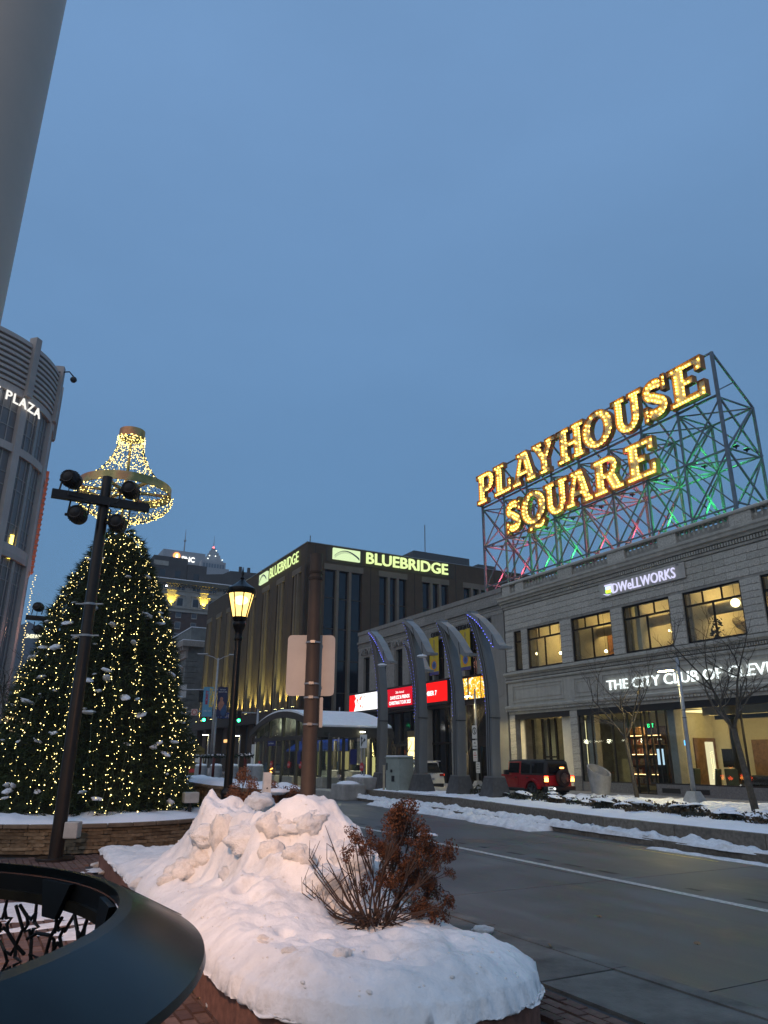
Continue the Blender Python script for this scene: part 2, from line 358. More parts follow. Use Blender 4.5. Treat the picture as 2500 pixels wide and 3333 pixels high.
# ================================================================== CITY CLUB BUILDING (two storeys of pale stone, right)
YB = 31.0
def stone_mat(name, col, bw, bh, mortar=.012, dark=.55):
    m = M(name, col, .8, var=.16, scale=1.3, streak=.5); t = m.node_tree; b = t.nodes['Principled BSDF']
    src = b.inputs['Base Color'].links[0].from_socket
    tcn = nn(t, 'TexCoord'); sp = nn(t, 'SeparateXYZ'); t.links.new(tcn.outputs['Object'], sp.inputs[0])
    ad = nn(t, 'Math'); ad.operation = 'ADD'; t.links.new(sp.outputs['X'], ad.inputs[0]); t.links.new(sp.outputs['Y'], ad.inputs[1])
    cb = nn(t, 'CombineXYZ'); t.links.new(ad.outputs[0], cb.inputs['X']); t.links.new(sp.outputs['Z'], cb.inputs['Y'])
    br = nn(t, 'TexBrick'); br.inputs['Scale'].default_value = 1; br.inputs['Brick Width'].default_value = bw; br.inputs['Row Height'].default_value = bh; br.inputs['Mortar Size'].default_value = mortar
    br.inputs['Color1'].default_value = (.84,.84,.84,1); br.inputs['Color2'].default_value = (1.08,1.08,1.06,1); br.inputs['Mortar'].default_value = (dark,dark,dark,1)
    t.links.new(cb.outputs[0], br.inputs['Vector'])
    mx = nn(t, 'VectorMath'); mx.operation = 'MULTIPLY'; t.links.new(src, mx.inputs[0]); t.links.new(br.outputs['Color'], mx.inputs[1]); t.links.new(mx.outputs[0], b.inputs['Base Color'])
    bp = nn(t, 'Bump'); bp.inputs['Strength'].default_value = .5; bp.inputs['Distance'].default_value = .015; t.links.new(br.outputs['Fac'], bp.inputs['Height']); bp.invert = True; t.links.new(bp.outputs[0], b.inputs['Normal'])
    return m
rnd_mat('terracotta_block', [(.36,.345,.30), (.44,.42,.37), (.40,.38,.335)], .7, .2, 30)
M('terracotta', (.385,.37,.325), .7, var=.16, scale=2.2, bump=.2, bscale=30, streak=.4)
M('terracotta_dark', (.27,.258,.23), .8, var=.2, scale=2)
M('bronze_frame', (.012,.010,.009), .45, .4, var=.1)
cc = stthing('club_building', 'pale two-storey stone building with balustrade, lit windows and white channel-letter sign', 'building', 0, YB, 0)
X0, X1 = -39.6, -6.0
def part(name, mat, *boxes, parent=cc, bevel=0.0, smooth=False):
    mb = MB()
    for b in boxes: mb.box(*b)
    return mb.build(name, mat, parent, smooth, bevel)
UW = [(-38.72,-37.95),(-37.33,-34.16),(-33.17,-29.9),(-29.02,-25.75),(-24.87,-21.54),(-20.46,-17.2),(-16.2,-12.9),(-11.9,-8.6)]
WZ0, WZ1 = 7.4, 10.0
# block-faced piers, each block its own piece
blocks = []
def blockfield(x0, x1, z0, z1, bh, bw, y=0.0, parent=None, off=0):
    nrow = max(1, round((z1-z0)/bh)); h = (z1-z0)/nrow
    for r in range(nrow):
        w = x1-x0; k = max(1, round(w/bw)); 
        cuts = [x0+w*i/k for i in range(k+1)]
        if k > 1 and (r+off) % 2: cuts = [x0] + [x0+w*(i+.5)/k for i in range(k)] + [x1]
        for a, b in zip(cuts, cuts[1:]):
            blocks.append((a+.006, b-.006, z0+r*h+.006, z0+(r+1)*h-.006, y))
edges = [X0] + [v for w in UW for v in w] + [X1]
for i in range(0, len(edges), 2):
    blockfield(edges[i], edges[i+1], WZ0, WZ1, .335, 1.0, off=i//2)
blockfield(X0, X1, WZ1+.12, 11.55, .36, 1.25)
for i, (a, b) in enumerate([(-39.6,-39.02),(-33.86,-33.24)]): blockfield(a, b, .95, 4.6, .40, .7, off=i)
part('wall_core', 'terracotta_dark', *[(edges[i]+.02, edges[i+1]-.02, .03, .6, WZ0, WZ1) for i in range(0, len(edges), 2)], (X0+.02, X1, .03, .6, WZ1, 13.0), (X0+.02, X1, .05, .6, 4.62, WZ0),
     (-39.58,-39.04,.03,.6,.1,4.62), (-33.84,-33.26,.03,.6,.1,4.62), (X0+.02, X0+.4, .6, 9, .1, 13.0), (X0+.4, X1, 8.6, 9, .1, 13.0), (X0+.4, X1, .6, 9, 12.6, 12.9))
shared = {}
for k, (a, b, c, e, y) in enumerate(blocks[:300]):
    key = (round(b-a, 3), round(e-c, 3))
    if key not in shared:
        w, h = b-a, e-c; mb = MB(); q = .012
        mb.add([(0,.03,0),(w,.03,0),(w,.03,h),(0,.03,h),(q,-.0,q),(w-q,-.0,q),(w-q,-.0,h-q),(q,-.0,h-q)], [(4,5,6,7),(0,1,5,4),(1,2,6,5),(2,3,7,6),(3,0,4,7)])
        me = mb.mesh('stone_block'); me.materials.append(MATS['terracotta_block']); shared[key] = me
    o = bpy.data.objects.new('stone_block', shared[key]); COL.objects.link(o); o.parent = cc; o.location = (a, y+jit(.003), c)
if len(blocks) > 300:
    mb = MB()
    for (a, b, c, e, y) in blocks[300:]: mb.box(a, b, y, y+.03, c, e)
    tag(mb.build('stone_blocks', 'terracotta_block', cc), kind='stuff')
# cornices
def moulding(name, prof, x0, x1, mat='terracotta', parent=cc, seg=1.6):
    mb = MB(); nseg = max(1, round((x1-x0)/seg)) if seg else 1
    for i in range(nseg):
        a = x0+(x1-x0)*i/nseg+.004; b = x0+(x1-x0)*(i+1)/nseg-.004
        mb.prism(prof, a, b, lambda p, q, c: (c, p, q))
    return mb.build(name, mat, parent)
def tooth(name, x0, x1, step, w, y0, y1, z0, z1, mat='terracotta', parent=cc):
    mb = MB(); k = int((x1-x0)/step)
    for i in range(k): mb.box(x0+i*step, x0+i*step+w, y0, y1, z0, z1)
    return tag(mb.build(name, mat, parent), kind='stuff')
moulding('cornice', [(.05,11.95),(-.18,11.98),(-.22,12.10),(-.34,12.16),(-.36,12.30),(-.42,12.38),(-.42,12.46),(.05,12.46)], X0-.3, X1)
moulding('frieze_band', [(.05,11.60),(-.05,11.60),(-.07,11.72),(.05,11.72)], X0-.05, X1)
tooth('dentils', X0-.1, X1, .16, .095, -.14, .04, 11.75, 11.93)
moulding('sill_cornice', [(.04,7.02),(-.10,7.04),(-.16,7.12),(-.24,7.16),(-.24,7.28),(-.1,7.33),(.04,7.36)], X0-.15, X1)
tooth('dentils', X0-.1, X1, .14, .08, -.09, .04, 6.86, 7.0)
moulding('string_course', [(.04,6.62),(-.08,6.64),(-.12,6.72),(-.05,6.80),(.04,6.82)], X0-.08, X1)
moulding('storefront_cornice', [(.04,4.86),(-.10,4.88),(-.20,4.98),(-.22,5.10),(-.06,5.18),(.04,5.2)], X0-.15, X1)
tooth('egg_moulding', X0-.1, X1, .21, .15, -.18, .04, 4.80, 4.90)
part('lintel_band', 'terracotta', (X0, X1, -.02, .05, 4.62, 4.79))
# frieze panels between storefront and sill
part('frieze_wall', 'terracotta', (X0, X1, .0, .06, 5.2, 6.62))
for a, b in [(-39.1,-34.2),(-33.3,-31.2),(-31.0,-14.2),(-13.2,-7.0)]:
    mb = MB()
    for (p, q, r, s_) in ((a,b,6.38,6.47),(a,b,5.35,5.44),(a,a+.09,5.44,6.38),(b-.09,b,5.44,6.38)): mb.box(p, q, -.05, .01, r, s_)
    for (p, q, r, s_) in ((a+.22,b-.22,6.20,6.24),(a+.22,b-.22,5.58,5.62),(a+.22,a+.26,5.62,6.20),(b-.26,b-.22,5.62,6.20)): mb.box(p, q, -.03, .01, r, s_)
    mb.build('frieze_panel', 'terracotta', cc)
# parapet: solid piers, balusters, coping
part('parapet_base', 'terracotta', (X0, X1, -.12, .35, 12.46, 12.62))
BAL = [(-38.75,-38.15),(-37.3,-33.9),(-32.6,-29.6),(-28.3,-25.9),(-24.7,-21.5),(-20.3,-17.2),(-16,-12.9),(-11.7,-8.6)]
be = [X0] + [v for w in BAL for v in w] + [X1]
for i in range(0, len(be), 2): part('parapet_pier', 'terracotta_block', (be[i], be[i+1], -.1, .33, 12.62, 13.2))
mb = MB()
cop = moulding('coping', [(.38,13.2),(-.16,13.2),(-.18,13.26),(-.16,13.35),(.38,13.36)], X0-.1, X1, seg=1.2)
part('coping_snow', 'snow', (X0, X1, -.12, .33, 13.361, 13.385))
bl = MB().lathe([(.09,0),(.09,.05),(.055,.07),(.05,.12),(.10,.22),(.105,.30),(.06,.42),(.05,.50),(.09,.53),(.09,.58)], 8).mesh('baluster'); bl.materials.append(MATS['terracotta'])
for p in bl.polygons: p.use_smooth = True
for a, b in BAL:
    k = max(2, round((b-a)/.30))
    for i in range(k):
        o = bpy.data.objects.new('baluster', bl); COL.objects.link(o); o.parent = cc; o.location = (a+(i+.5)*(b-a)/k, .1, 12.62)
# interiors
M('plaster_warm', (.62,.55,.40), .8, var=.06); M('plaster_cream', (.70,.64,.50), .8, var=.05); M('brick_wall', (.42,.20,.10), .85, var=.25, scale=9)
M('duct', (.55,.50,.40), .45, .3, var=.1); M('green_wall', (.06,.09,.02), .8, var=.2); M('wood', (.22,.12,.05), .55, var=.25, scale=5); M('dark_room', (.05,.045,.04), .8)
part('upper_floor_slab', 'dark_room', (X0+.4, X1, .62, 8.55, 6.9, 7.15)); part('upper_ceiling', 'plaster_warm', (X0+.4, X1, .62, 8.55, 11.2, 11.4))
part('upper_back_wall', 'plaster_warm', (X0+.45, X1, 6.4, 6.5, 7.15, 11.2))
for x, m_ in [(-37.65,'plaster_cream'),(-33.7,'plaster_cream'),(-29.4,'plaster_cream'),(-25.3,'plaster_cream'),(-21.0,'plaster_cream'),(-16.7,'plaster_warm')]:
    part('partition', m_, (x-.08, x+.08, 1.1, 6.4, 7.15, 11.2))
part('interior_pier', 'plaster_cream', (-21.9,-21.5,1.0,1.4,7.15,11.2), (-26.1,-25.75,1.2,1.5,7.15,11.2), (-28.9,-28.6,.9,1.2,7.15,11.2))
part('brick_panel', 'brick_wall', (-35.2,-34.1,6.3,6.38,7.15,11.1), (-33.6,-33.55,3.4,6.3,7.15,9.6)); part('green_board', 'green_wall', (-31.6,-30.2,2.6,2.66,7.15,9.0))
part('wall_screen', 'black', (-36.9,-36.3,6.2,6.36,7.9,8.9))
d_ = MB(); d_.tube([(-33.5,2.6,9.4),(-21.2,2.6,9.4)], .28, 12); d_.tube([(-29,4.4,9.0),(-21.2,4.4,9.0)], .2, 10); d_.tube([(-20.9,2.2,9.6),(-9,2.2,9.6)], .25, 10)
d_.build('duct', 'duct', cc, True)
EM('globe_glow', (1.0,.82,.42), 5.0); EM('pendant_glow', (1.0,.80,.40), 16.0); EM('tube_glow', (1.0,.86,.50), 6.0)
for (x, y, z, r) in [(-26.55,1.9,8.95,.19),(-26.85,3.0,8.5,.22),(-23.1,1.7,9.35,.23),(-18.6,2.2,9.3,.22)]:
    g = MB().ball((x,y,z), r, 12, 8).build('globe_lamp', 'globe_glow', cc, True); MB().tube([(x,y,z+r),(x,y,11.2)], .012, 5).build('cord', 'black', g)
for (x, y, z) in [(-35.9,1.5,8.35),(-34.9,1.4,8.25),(-31.75,1.3,7.95),(-38.3,1.6,8.6)]:
    g = MB().ball((x,y,z), .09, 8, 6).build('pendant_lamp', 'pendant_glow', cc, True); MB().tube([(x,y,z+.09),(x,y,11.2)], .01, 5).build('cord', 'black', g)
mb = MB()
for i in range(5): mb.ball((-34.6+.05*i, 1.6+.1*i, 9.9-.2*i), .05, 6, 5); mb.ball((-28.1+.22*i, 2.6, 8.75-.1*i), .05, 6, 5)
mb.build('track_lights', 'pendant_glow', cc)
mb = MB()
for x in (-36.2,-31.8,-27.3,-23.4,-19,-14.5,-10.5):
    mb.box(x-.9, x+.9, 2.4, 2.55, 11.05, 11.12); mb.box(x-.9, x+.9, 4.6, 4.75, 11.05, 11.12)
mb.build('ceiling_lights', 'tube_glow', cc)
for x, e in [(-38.3,45),(-36,130),(-32.4,60),(-30.4,90),(-27.3,170),(-23.3,260),(-18.8,240),(-14.5,200)]:
    lamp('ceiling_lamp', 'POINT', (x, 3.2, 9.6), e, (1.0,.66,.22), cc, .35)
pl = MB()
for i in range(90):
    a = random.random()*2*pi; r = .38*random.random()**.5; z = 7.7+random.random()*.95; c = Vector((-23.9+r*cos(a), 1.0+r*sin(a)*.6, z)); q = Vector((jit(.12), jit(.08), jit(.1)))
    pl.quad(c-q, c+Vector((q.y,-.02,q.x))*.6, c+q, c-Vector((q.y,-.02,q.x))*.6)
pl.box(-24.0,-23.8,.9,1.1,7.15,7.7)
pl.build('indoor_plant', M('indoor_leaf', (.02,.03,.012), .6), cc)
# window frames & panes
def window(parent, x0, x1, z0, z1, y, transom=.72, lights=2, fr=.09, mat='bronze_frame', tops=3, name='window'):
    w = MB(); H = z1-z0; zt = z0+H*transom
    w.box(x0, x1, y-.05, y+.06, z0, z0+fr); w.box(x0, x1, y-.05, y+.06, z1-fr, z1); w.box(x0, x0+fr, y-.05, y+.06, z0+fr, z1-fr); w.box(x1-fr, x1, y-.05, y+.06, z0+fr, z1-fr)
    if transom < 1:
        w.box(x0+fr, x1-fr, y-.04, y+.05, zt-.05, zt+.05)
        for i in range(1, tops): xx = x0+(x1-x0)*i/tops; w.box(xx-.03, xx+.03, y-.035, y+.045, zt+.05, z1-fr)
    zz = zt-.05 if transom < 1 else z1-fr
    for i in range(1, lights): xx = x0+(x1-x0)*i/lights; w.box(xx-.035, xx+.035, y-.035, y+.045, z0+fr, zz)
    o = w.build(name, mat, parent)
    for i in range(lights): MB().box(x0+fr+(x1-x0-2*fr)*i/lights+.03, x0+fr+(x1-x0-2*fr)*(i+1)/lights-.03, y, y+.008, z0+fr, zz).build('pane', 'pane_glass', o)
    if transom < 1:
        for i in range(tops): MB().box(x0+fr+(x1-x0-2*fr)*i/tops+.03, x0+fr+(x1-x0-2*fr)*(i+1)/tops-.03, y, y+.008, zt+.05, z1-fr).build('pane', 'pane_glass', o)
    return o
for i, (a, b) in enumerate(UW): window(cc, a, b, WZ0, WZ1, .14, .72, 2 if i else 1, tops=3 if i else 1)
# ground floor
M('granite', (.16,.155,.15), .5, var=.2, scale=12); M('interior_wall', (.55,.50,.36), .8, var=.05)
part('floor', 'dark_room', (X0+.4, X1, .5, 8.5, .10, .16)); part('ground_ceiling', 'plaster_warm', (X0+.4, X1, .62, 8.5, 4.5, 4.62))
part('pier_base', 'granite', (-39.62,-39.0,-.03,.05,.1,.95), (-33.88,-33.22,-.03,.05,.1,.95))
part('bulkhead', 'granite', (-33.22,-29.5,.02,.25,.1,.66), (-27.9,X1,.02,.25,.1,.68))
for x in (-27.0,-25.3,-21.2,-16): part('vent_grille', 'black', (x-.55,x+.55,-.004,.03,.28,.5))
part('header', 'black', (-39.02,-33.88,.02,.3,4.3,4.62), (-33.24,X1,.02,.3,4.28,4.62))
# bay 1: recessed entrance
part('bay_side', 'plaster_cream', (-39.0,-38.6,.4,.5,.1,4.3)); part('bay_side', 'plaster_cream', (-34.9,-33.9,.3,.4,.1,4.3))
part('lobby_wall', 'interior_wall', (-38.6,-37.5,2.0,2.1,.1,4.3), (-36.0,-34.9,1.7,1.8,.1,4.3))
EM('lobby_glow', (1.0,.88,.45), 1.6); part('lobby_light', 'lobby_glow', (-37.5,-36.0,3.2,3.25,.3,4.2))
dw = MB()
for x in (-38.3,-37.35,-36.75,-36.1,-35.0): dw.box(x-.07, x+.07, .8, .92, .1, 4.3)
for z in (2.0,1.1): dw.box(-37.35,-36.1,.8,.9,z-.05,z+.05)
dw.build('door_frame', 'bronze_frame', cc); part('pane', 'pane_glass', (-38.3,-35.0,.85,.858,.1,4.3))
# bay 2: corner shop windows, bookshelf, exit sign, door
M('mullion', (.03,.03,.03), .4, .4); M('column_stone', (.42,.40,.34), .7, var=.1)
def shopfront(xs, z0, z1, y):
    for a, b in zip(xs, xs[1:]): MB().box(a+.03, b-.03, y, y+.01, z0, z1).build('pane', 'pane_glass', cc)
    mb = MB()
    for x in xs: mb.box(x-.03, x+.03, y-.04, y+.06, z0, z1)
    mb.box(xs[0], xs[-1], y-.04, y+.06, z0-.06, z0); mb.build('shopfront_frame', 'mullion', cc)
shopfront([-33.2,-32.2,-30.6,-29.5], .72, 4.28, .12)
shopfront([-29.5,-28.9,-28.3], .2, 4.28, .5)
shopfront([-28.3,-27.5,-26.9,-22.6,-19.8,-16.9,-13.6,-10], .74, 4.28, .12)
part('interior_column', 'column_stone', (-27.2,-26.7,.5,1.0,.16,4.5), (-18.9,-18.4,.5,1.0,.16,4.5), (-33.1,-32.5,.6,1.0,.16,4.5), (-12.9,-12.4,.5,1.0,.16,4.5))
part('back_wall', 'interior_wall', (-33.1,-27.2,5.2,5.3,.16,4.5), (-27.2,X1,6.0,6.1,.16,4.5), (-28.32,-28.2,2.3,6.0,.16,4.5), (-22.2,-22.1,4.6,6.0,.16,4.5))
# bookshelf
bs = part('bookshelf', 'wood', (-32.1,-29.2,3.0,3.05,.5,3.6), *[( -32.1,-29.2,2.65,3.0,z,z+.04) for z in (.55,1.05,1.55,2.1,2.65,3.15,3.6)], *[(x,x+.05,2.66,3.0,.5,3.6) for x in (-32.1,-30.7,-29.25)])
rnd_mat('book_covers', [(.5,.42,.3),(.08,.05,.04),(.35,.1,.06)], .7, island=True)
bk = MB()
for z in (.59,1.09,1.59,2.14,2.69):
    x = -32.0
    while x < -29.4:
        w = .03+random.random()*.04
        if random.random() < .7: bk.box(x, x+w*.9, 2.68, 2.9, z, z+.2+random.random()*.16)
        x += w
tag(bk.build('books', 'book_covers', cc), kind='stuff')
EM('shelf_glow', (1.0,.62,.25), 6.0); part('shelf_lights', 'shelf_glow', *[(x,x+.9,2.62,2.65,z,z+.03) for z in (1.06,2.12,3.14) for x in (-31.8,-30.5)])
lamp('shelf_lamp', 'POINT', (-30.8,2.2,2.6), 20, (1,.66,.3), cc, .3)
M('exit_panel', (.02,.02,.02), .5); EM('exit_green', (.05,1.0,.25), 5.0)
ex = part('exit_sign', 'exit_panel', (-29.0,-28.5,1.0,1.05,3.45,3.75)); letters(ex, 'EXIT', -28.96, -28.54, .2, 'exit_green', front(.99, 3.5), .01)
ex = part('exit_sign', 'exit_panel', (-30.6,-30.1,4.4,4.45,3.5,3.8)); letters(ex, 'EXIT', -30.56, -30.14, .2, 'exit_green', front(4.39, 3.55), .01)
EM('kiosk_screen', (.55,.75,.9), 1.4); part('kiosk', 'black', (-28.75,-28.15,1.2,1.3,.2,2.6)); part('kiosk_display', 'kiosk_screen', (-28.68,-28.25,1.19,1.199,1.6,2.4))
# bay 3: lounge
EM('cove_glow', (1.0,.78,.36), 2.2); part('cove_light', 'cove_glow', (-27.8,-24.4,2.6,4.6,4.30,4.36), (-24.0,-20.2,2.4,4.4,4.30,4.36), (-16,-12,2.4,3.4,4.3,4.36))
part('ceiling_beam', 'interior_wall', (-26,-19.5,1.8,2.0,4.0,4.5), (-26,-19.5,4.4,4.6,4.0,4.5)); part('sound_baffle', 'dark_room', (-25,-21.6,1.4,1.46,3.75,3.95), (-21.6,-20.3,2.0,2.06,3.3,3.38), (-21.6,-20.3,2.0,2.06,3.1,3.18))
part('inner_door', 'wood', (-28.19,-28.1,3.5,5.6,.16,3.0), (-26.4,-24.6,5.9,5.98,.16,2.9)); EM('doorway_glow', (1,.85,.5), 1.2); part('door_opening', 'doorway_glow', (-28.09,-28.07,4.3,4.95,.2,2.8), (-25.4,-24.9,5.86,5.89,.2,2.7))
part('wall_screen', 'black', (-26.1,-25.5,3.0,3.06,1.5,2.4)); EM('blue_glow', (.1,.45,1.0), 3.0); part('blue_display', 'blue_glow', (-28.19,-28.15,2.7,2.95,2.6,2.85))
EM('snowflake_glow', (.45,.45,1.0), 4.0); part('window_ornaments', 'snowflake_glow', (-20.95,-20.85,.6,.62,2.4,2.52), (-20.7,-20.6,.6,.62,1.75,1.87))
M('sofa', (.02,.022,.022), .7); M('chair_green', (.06,.075,.05), .75)
def lounge_chair(x, y, rz):
    t = bpy.data.objects.new('lounge_chair', None)
    mb = MB(); mb.box(-.3,.3,-.3,.3,.42,.52); mb.prism([(.26,.5),(.36,.5),(.45,1.25),(.36,1.28)], -.3, .3, lambda p, q, c: (p, c, q))
    for a in (-.25,.25):
        for b in (-.25,.25): mb.tube([(a,b,.42),(a*1.1,b*1.1,0)], .015, 5)
    o = mb.build('lounge_chair', 'chair_green', cc, False, .03); o.location = (x, y, .17); o.rotation_euler = (0,0,rz)
for x, y, r in [(-25.6,1.3,.3),(-24.4,1.5,2.6),(-22.4,1.3,.4),(-27.0,1.5,.2),(-21.0,1.6,2.4),(-19.5,1.3,.2)]: lounge_chair(x, y, r)
part('sofa', 'sofa', (-24.8,-21.0,2.6,3.4,.2,.62), (-24.8,-21.0,3.2,3.5,.62,1.15), bevel=.06)
part('lounge_table', 'wood', (-23.2,-22.5,1.0,1.6,.62,.66), (-22.9,-22.84,1.25,1.31,.17,.62), (-20.5,-19.8,1.0,1.6,.62,.66), (-20.2,-20.14,1.25,1.31,.17,.62))
EM('fairy_glow', (1,.72,.3), 10, False)
mb = MB()
for i in range(26): mb.octa((-25.9+.1*(i % 2)+jit(.02), 1.9, 1.0+i*.05), .014)
for i in range(30): mb.octa((-19.0+jit(.12), 1.6, 1.0+i*.045), .014)
mb.build('fairy_lights', 'fairy_glow', cc)
for x, e in [(-31,55),(-25.4,120),(-21.5,110),(-15,100),(-37.2,50),(-35.2,20)]: lamp('room_lamp', 'POINT', (x, 2.6, 3.5), e, (1.0,.70,.28), cc, .3)
# signs on the facade
DG = EM('office_sign_glow', (.72,.72,1.0), 1.1); M('sign_side', (.03,.03,.05), .5); M('sign_board', (.40,.385,.35), .7, var=.08)
sg = stthing('office_sign', 'lilac-lit office name sign with window-pane logo on a pale board under the cornice', 'sign', 0, YB, 0)
MB().box(-30.45,-24.4,-.12,-.07,10.72,11.55).build('sign_board', 'sign_board', sg)
fx = front(-.20)
def fronts(y, z0, x0): return lambda a, b, c: Vector((a, y-c, z0+b))
sl_ = letters(sg, 'DWeLLWORKS', -29.42, -24.95, .58, 'office_sign_glow', fronts(-.17, 10.83, 0), .06)
letters(sg, 'TM', -24.9, -24.72, .09, 'sign_side', fronts(-.16, 11.42, 0), .01)
lg = bpy.data.objects.new('logo', None); COL.objects.link(lg); lg.parent = sg
EM('logo_blue', (.55,.75,1.0), 1.8); EM('logo_green', (.55,1.0,.06), 2.0)
for (x, z, m_) in [(-29.86,11.12,'logo_blue'),(-29.66,11.12,'logo_blue'),(-29.86,10.92,'logo_green'),(-29.66,10.92,'logo_green')]: MB().box(x, x+.17, -.22, -.14, z, z+.17).build('logo_pane', m_, lg)
MB().box(-29.94,-29.4,-.21,-.14,11.33,11.40).box(-29.45,-29.38,-.21,-.14,10.9,11.33).build('logo_frame', 'office_sign_glow', lg)
MB().tube([(-30.1,-.18,10.92),(-29.9,-.18,10.84),(-29.7,-.18,10.80),(-29.5,-.18,10.82)], [.01,.03,.03,.01], 6).build('logo_swoosh', 'office_sign_glow', lg)
CG = EM('club_sign_glow', (.90,1.0,1.0), 1.5)
s2 = stthing('club_sign', 'white glowing channel letters along the frieze above the shop windows', 'sign', 0, YB, 0)
_b = 'THE CITY CLUB OF CLEVELAND'; _fr = (sum(advance(c) for c in _b[:21])+.35*advance('E'))/sum(advance(c) for c in _b)
letters(s2, _b, -30.55, -30.55+9.9/_fr, .56, 'club_sign_glow', fronts(-.12, 5.52, 0), .08, .0)
# ================================================================== ROOFTOP MARQUEE SIGN
M('steel_blue', (.16,.19,.22), .5, .3, var=.15, scale=3)
M('letter_face', (.86,.68,.34), .55, .0, var=.12, scale=3.0, bump=.1)
M('letter_rim', (.42,.19,.07), .5, .2, var=.2, scale=3)
EM('marquee_bulb', (1.0,.66,.10), 8.0)
M('bulb_off', (.5,.5,.48), .2)
YS = 33.0
def arc(cx, cy, rx, ry, a0, a1, k=10): return [(cx+rx*cos(R(a0+(a1-a0)*i/k)), cy+ry*sin(R(a0+(a1-a0)*i/k))) for i in range(k+1)]
GL = {}
GL['L'] = (.80, [[(0,0),(.8,0),(.8,.42),(.64,.42),(.64,.17),(.40,.17),(.40,.85),(.52,.85),(.52,1),(0,1),(0,.85),(.12,.85),(.12,.15),(0,.15)]])
GL['E'] = (.86, [[(0,0),(.86,0),(.86,.38),(.69,.38),(.69,.16),(.40,.16),(.40,.43),(.60,.43),(.60,.60),(.40,.60),(.40,.84),(.67,.84),(.67,.66),(.84,.66),(.84,1),(0,1),(0,.85),(.12,.85),(.12,.15),(0,.15)]])
GL['H'] = (1.0, [[(0,0),(.46,0),(.46,.15),(.38,.15),(.38,.42),(.62,.42),(.62,.15),(.54,.15),(.54,0),(1,0),(1,.15),(.88,.15),(.88,.85),(1,.85),(1,1),(.54,1),(.54,.85),(.62,.85),(.62,.58),(.38,.58),(.38,.85),(.46,.85),(.46,1),(0,1),(0,.85),(.12,.85),(.12,.15),(0,.15)]])
GL['U'] = (1.0, [[(0,1),(0,.85),(.12,.85)] + arc(.5,.36,.38,.38,180,360,14) + [(.88,.85),(1,.85),(1,1),(.54,1),(.54,.85),(.64,.85)] + arc(.5,.36,.14,.18,360,180,10) + [(.36,.85),(.46,.85),(.46,1)]])
GL['O'] = (1.0, [arc(.5,.5,.5,.52,0,345,23), arc(.5,.5,.22,.34,0,340,17)])
GL['Q'] = (1.0, [arc(.5,.5,.5,.52,0,345,23), arc(.5,.5,.22,.34,0,340,17), [(.24,-.22),(.40,-.22),(.46,-.15),(.56,-.17),(.72,-.22),(.86,-.18),(.94,-.04),(.94,.06),(.80,.03),(.70,-.05),(.58,-.03),(.42,-.035),(.30,-.09)]])
GL['A'] = (1.06, [[(0,0),(.40,0),(.40,.15),(.33,.15),(.37,.27),(.66,.27),(.70,.15),(.62,.15),(.62,0),(1.06,0),(1.06,.15),(.97,.15),(.72,1),(.24,1),(.24,.86),(.36,.86),(.12,.15),(0,.15)], [(.42,.43),(.61,.43),(.515,.78)]])
GL['Y'] = (1.0, [[(.27,0),(.73,0),(.73,.15),(.63,.15),(.63,.42),(.88,.85),(1,.85),(1,1),(.57,1),(.57,.85),(.64,.85),(.5,.60),(.36,.85),(.43,.85),(.43,1),(0,1),(0,.85),(.10,.85),(.37,.42),(.37,.15),(.27,.15)]])
GL['P'] = (.90, [[(0,0),(.52,0),(.52,.15),(.40,.15),(.40,.34)] + arc(.56,.67,.33,.33,-90,90,14) + [(0,1),(0,.85),(.12,.85),(.12,.15),(0,.15)], [(.40,.52)] + arc(.53,.68,.13,.16,-90,90,8) + [(.40,.84)]])
GL['R'] = (1.04, [[(0,0),(.50,0),(.50,.15),(.40,.15),(.40,.40),(.47,.40),(.66,0),(1.04,0),(1.04,.15),(.93,.15),(.80,.44)] + arc(.57,.71,.31,.29,-38,90,12) + [(0,1),(0,.85),(.12,.85),(.12,.15),(0,.15)], [(.40,.56)] + arc(.54,.70,.13,.14,-90,90,8) + [(.40,.84)]])
def s_glyph():
    c = arc(.42,.73,.27,.16,20,180,9)[:-1] + arc(.42,.73,.27,.18,180,262,6) + arc(.42,.27,.28,.19,82,0,6)[1:] + arc(.42,.27,.28,.15,0,-160,10)[1:]
    w = .13; L_ = []; R_ = []
    for i, p in enumerate(c):
        a = c[max(0, i-1)]; b = c[min(len(c)-1, i+1)]; tx, ty = b[0]-a[0], b[1]-a[1]; l = math.hypot(tx, ty); nx_, ny_ = -ty/l, tx/l
        L_.append((p[0]+nx_*w, p[1]+ny_*w)); R_.append((p[0]-nx_*w, p[1]-ny_*w))
    return L_ + R_[::-1]
GL['S'] = (.86, [s_glyph(), [(.66,.62),(.82,.62),(.82,1.03),(.70,1.03),(.66,.95)], [(.02,-.03),(.14,-.03),(.18,.05),(.18,.38),(.02,.38)]])
def inside(p, polys):
    c = False
    for q in polys:
        for i in range(len(q)):
            a, b = q[i], q[i-1]
            if (a[1] > p[1]) != (b[1] > p[1]) and p[0] < (b[0]-a[0])*(p[1]-a[1])/(b[1]-a[1])+a[0]: c = not c
    return c
def dist(p, polys):
    m = 9
    for q in polys:
        for i in range(len(q)):
            a, b = q[i-1], q[i]; dx, dy = b[0]-a[0], b[1]-a[1]; t = max(0, min(1, ((p[0]-a[0])*dx+(p[1]-a[1])*dy)/(dx*dx+dy*dy+1e-9)))
            m = min(m, math.hypot(p[0]-a[0]-t*dx, p[1]-a[1]-t*dy))
    return m
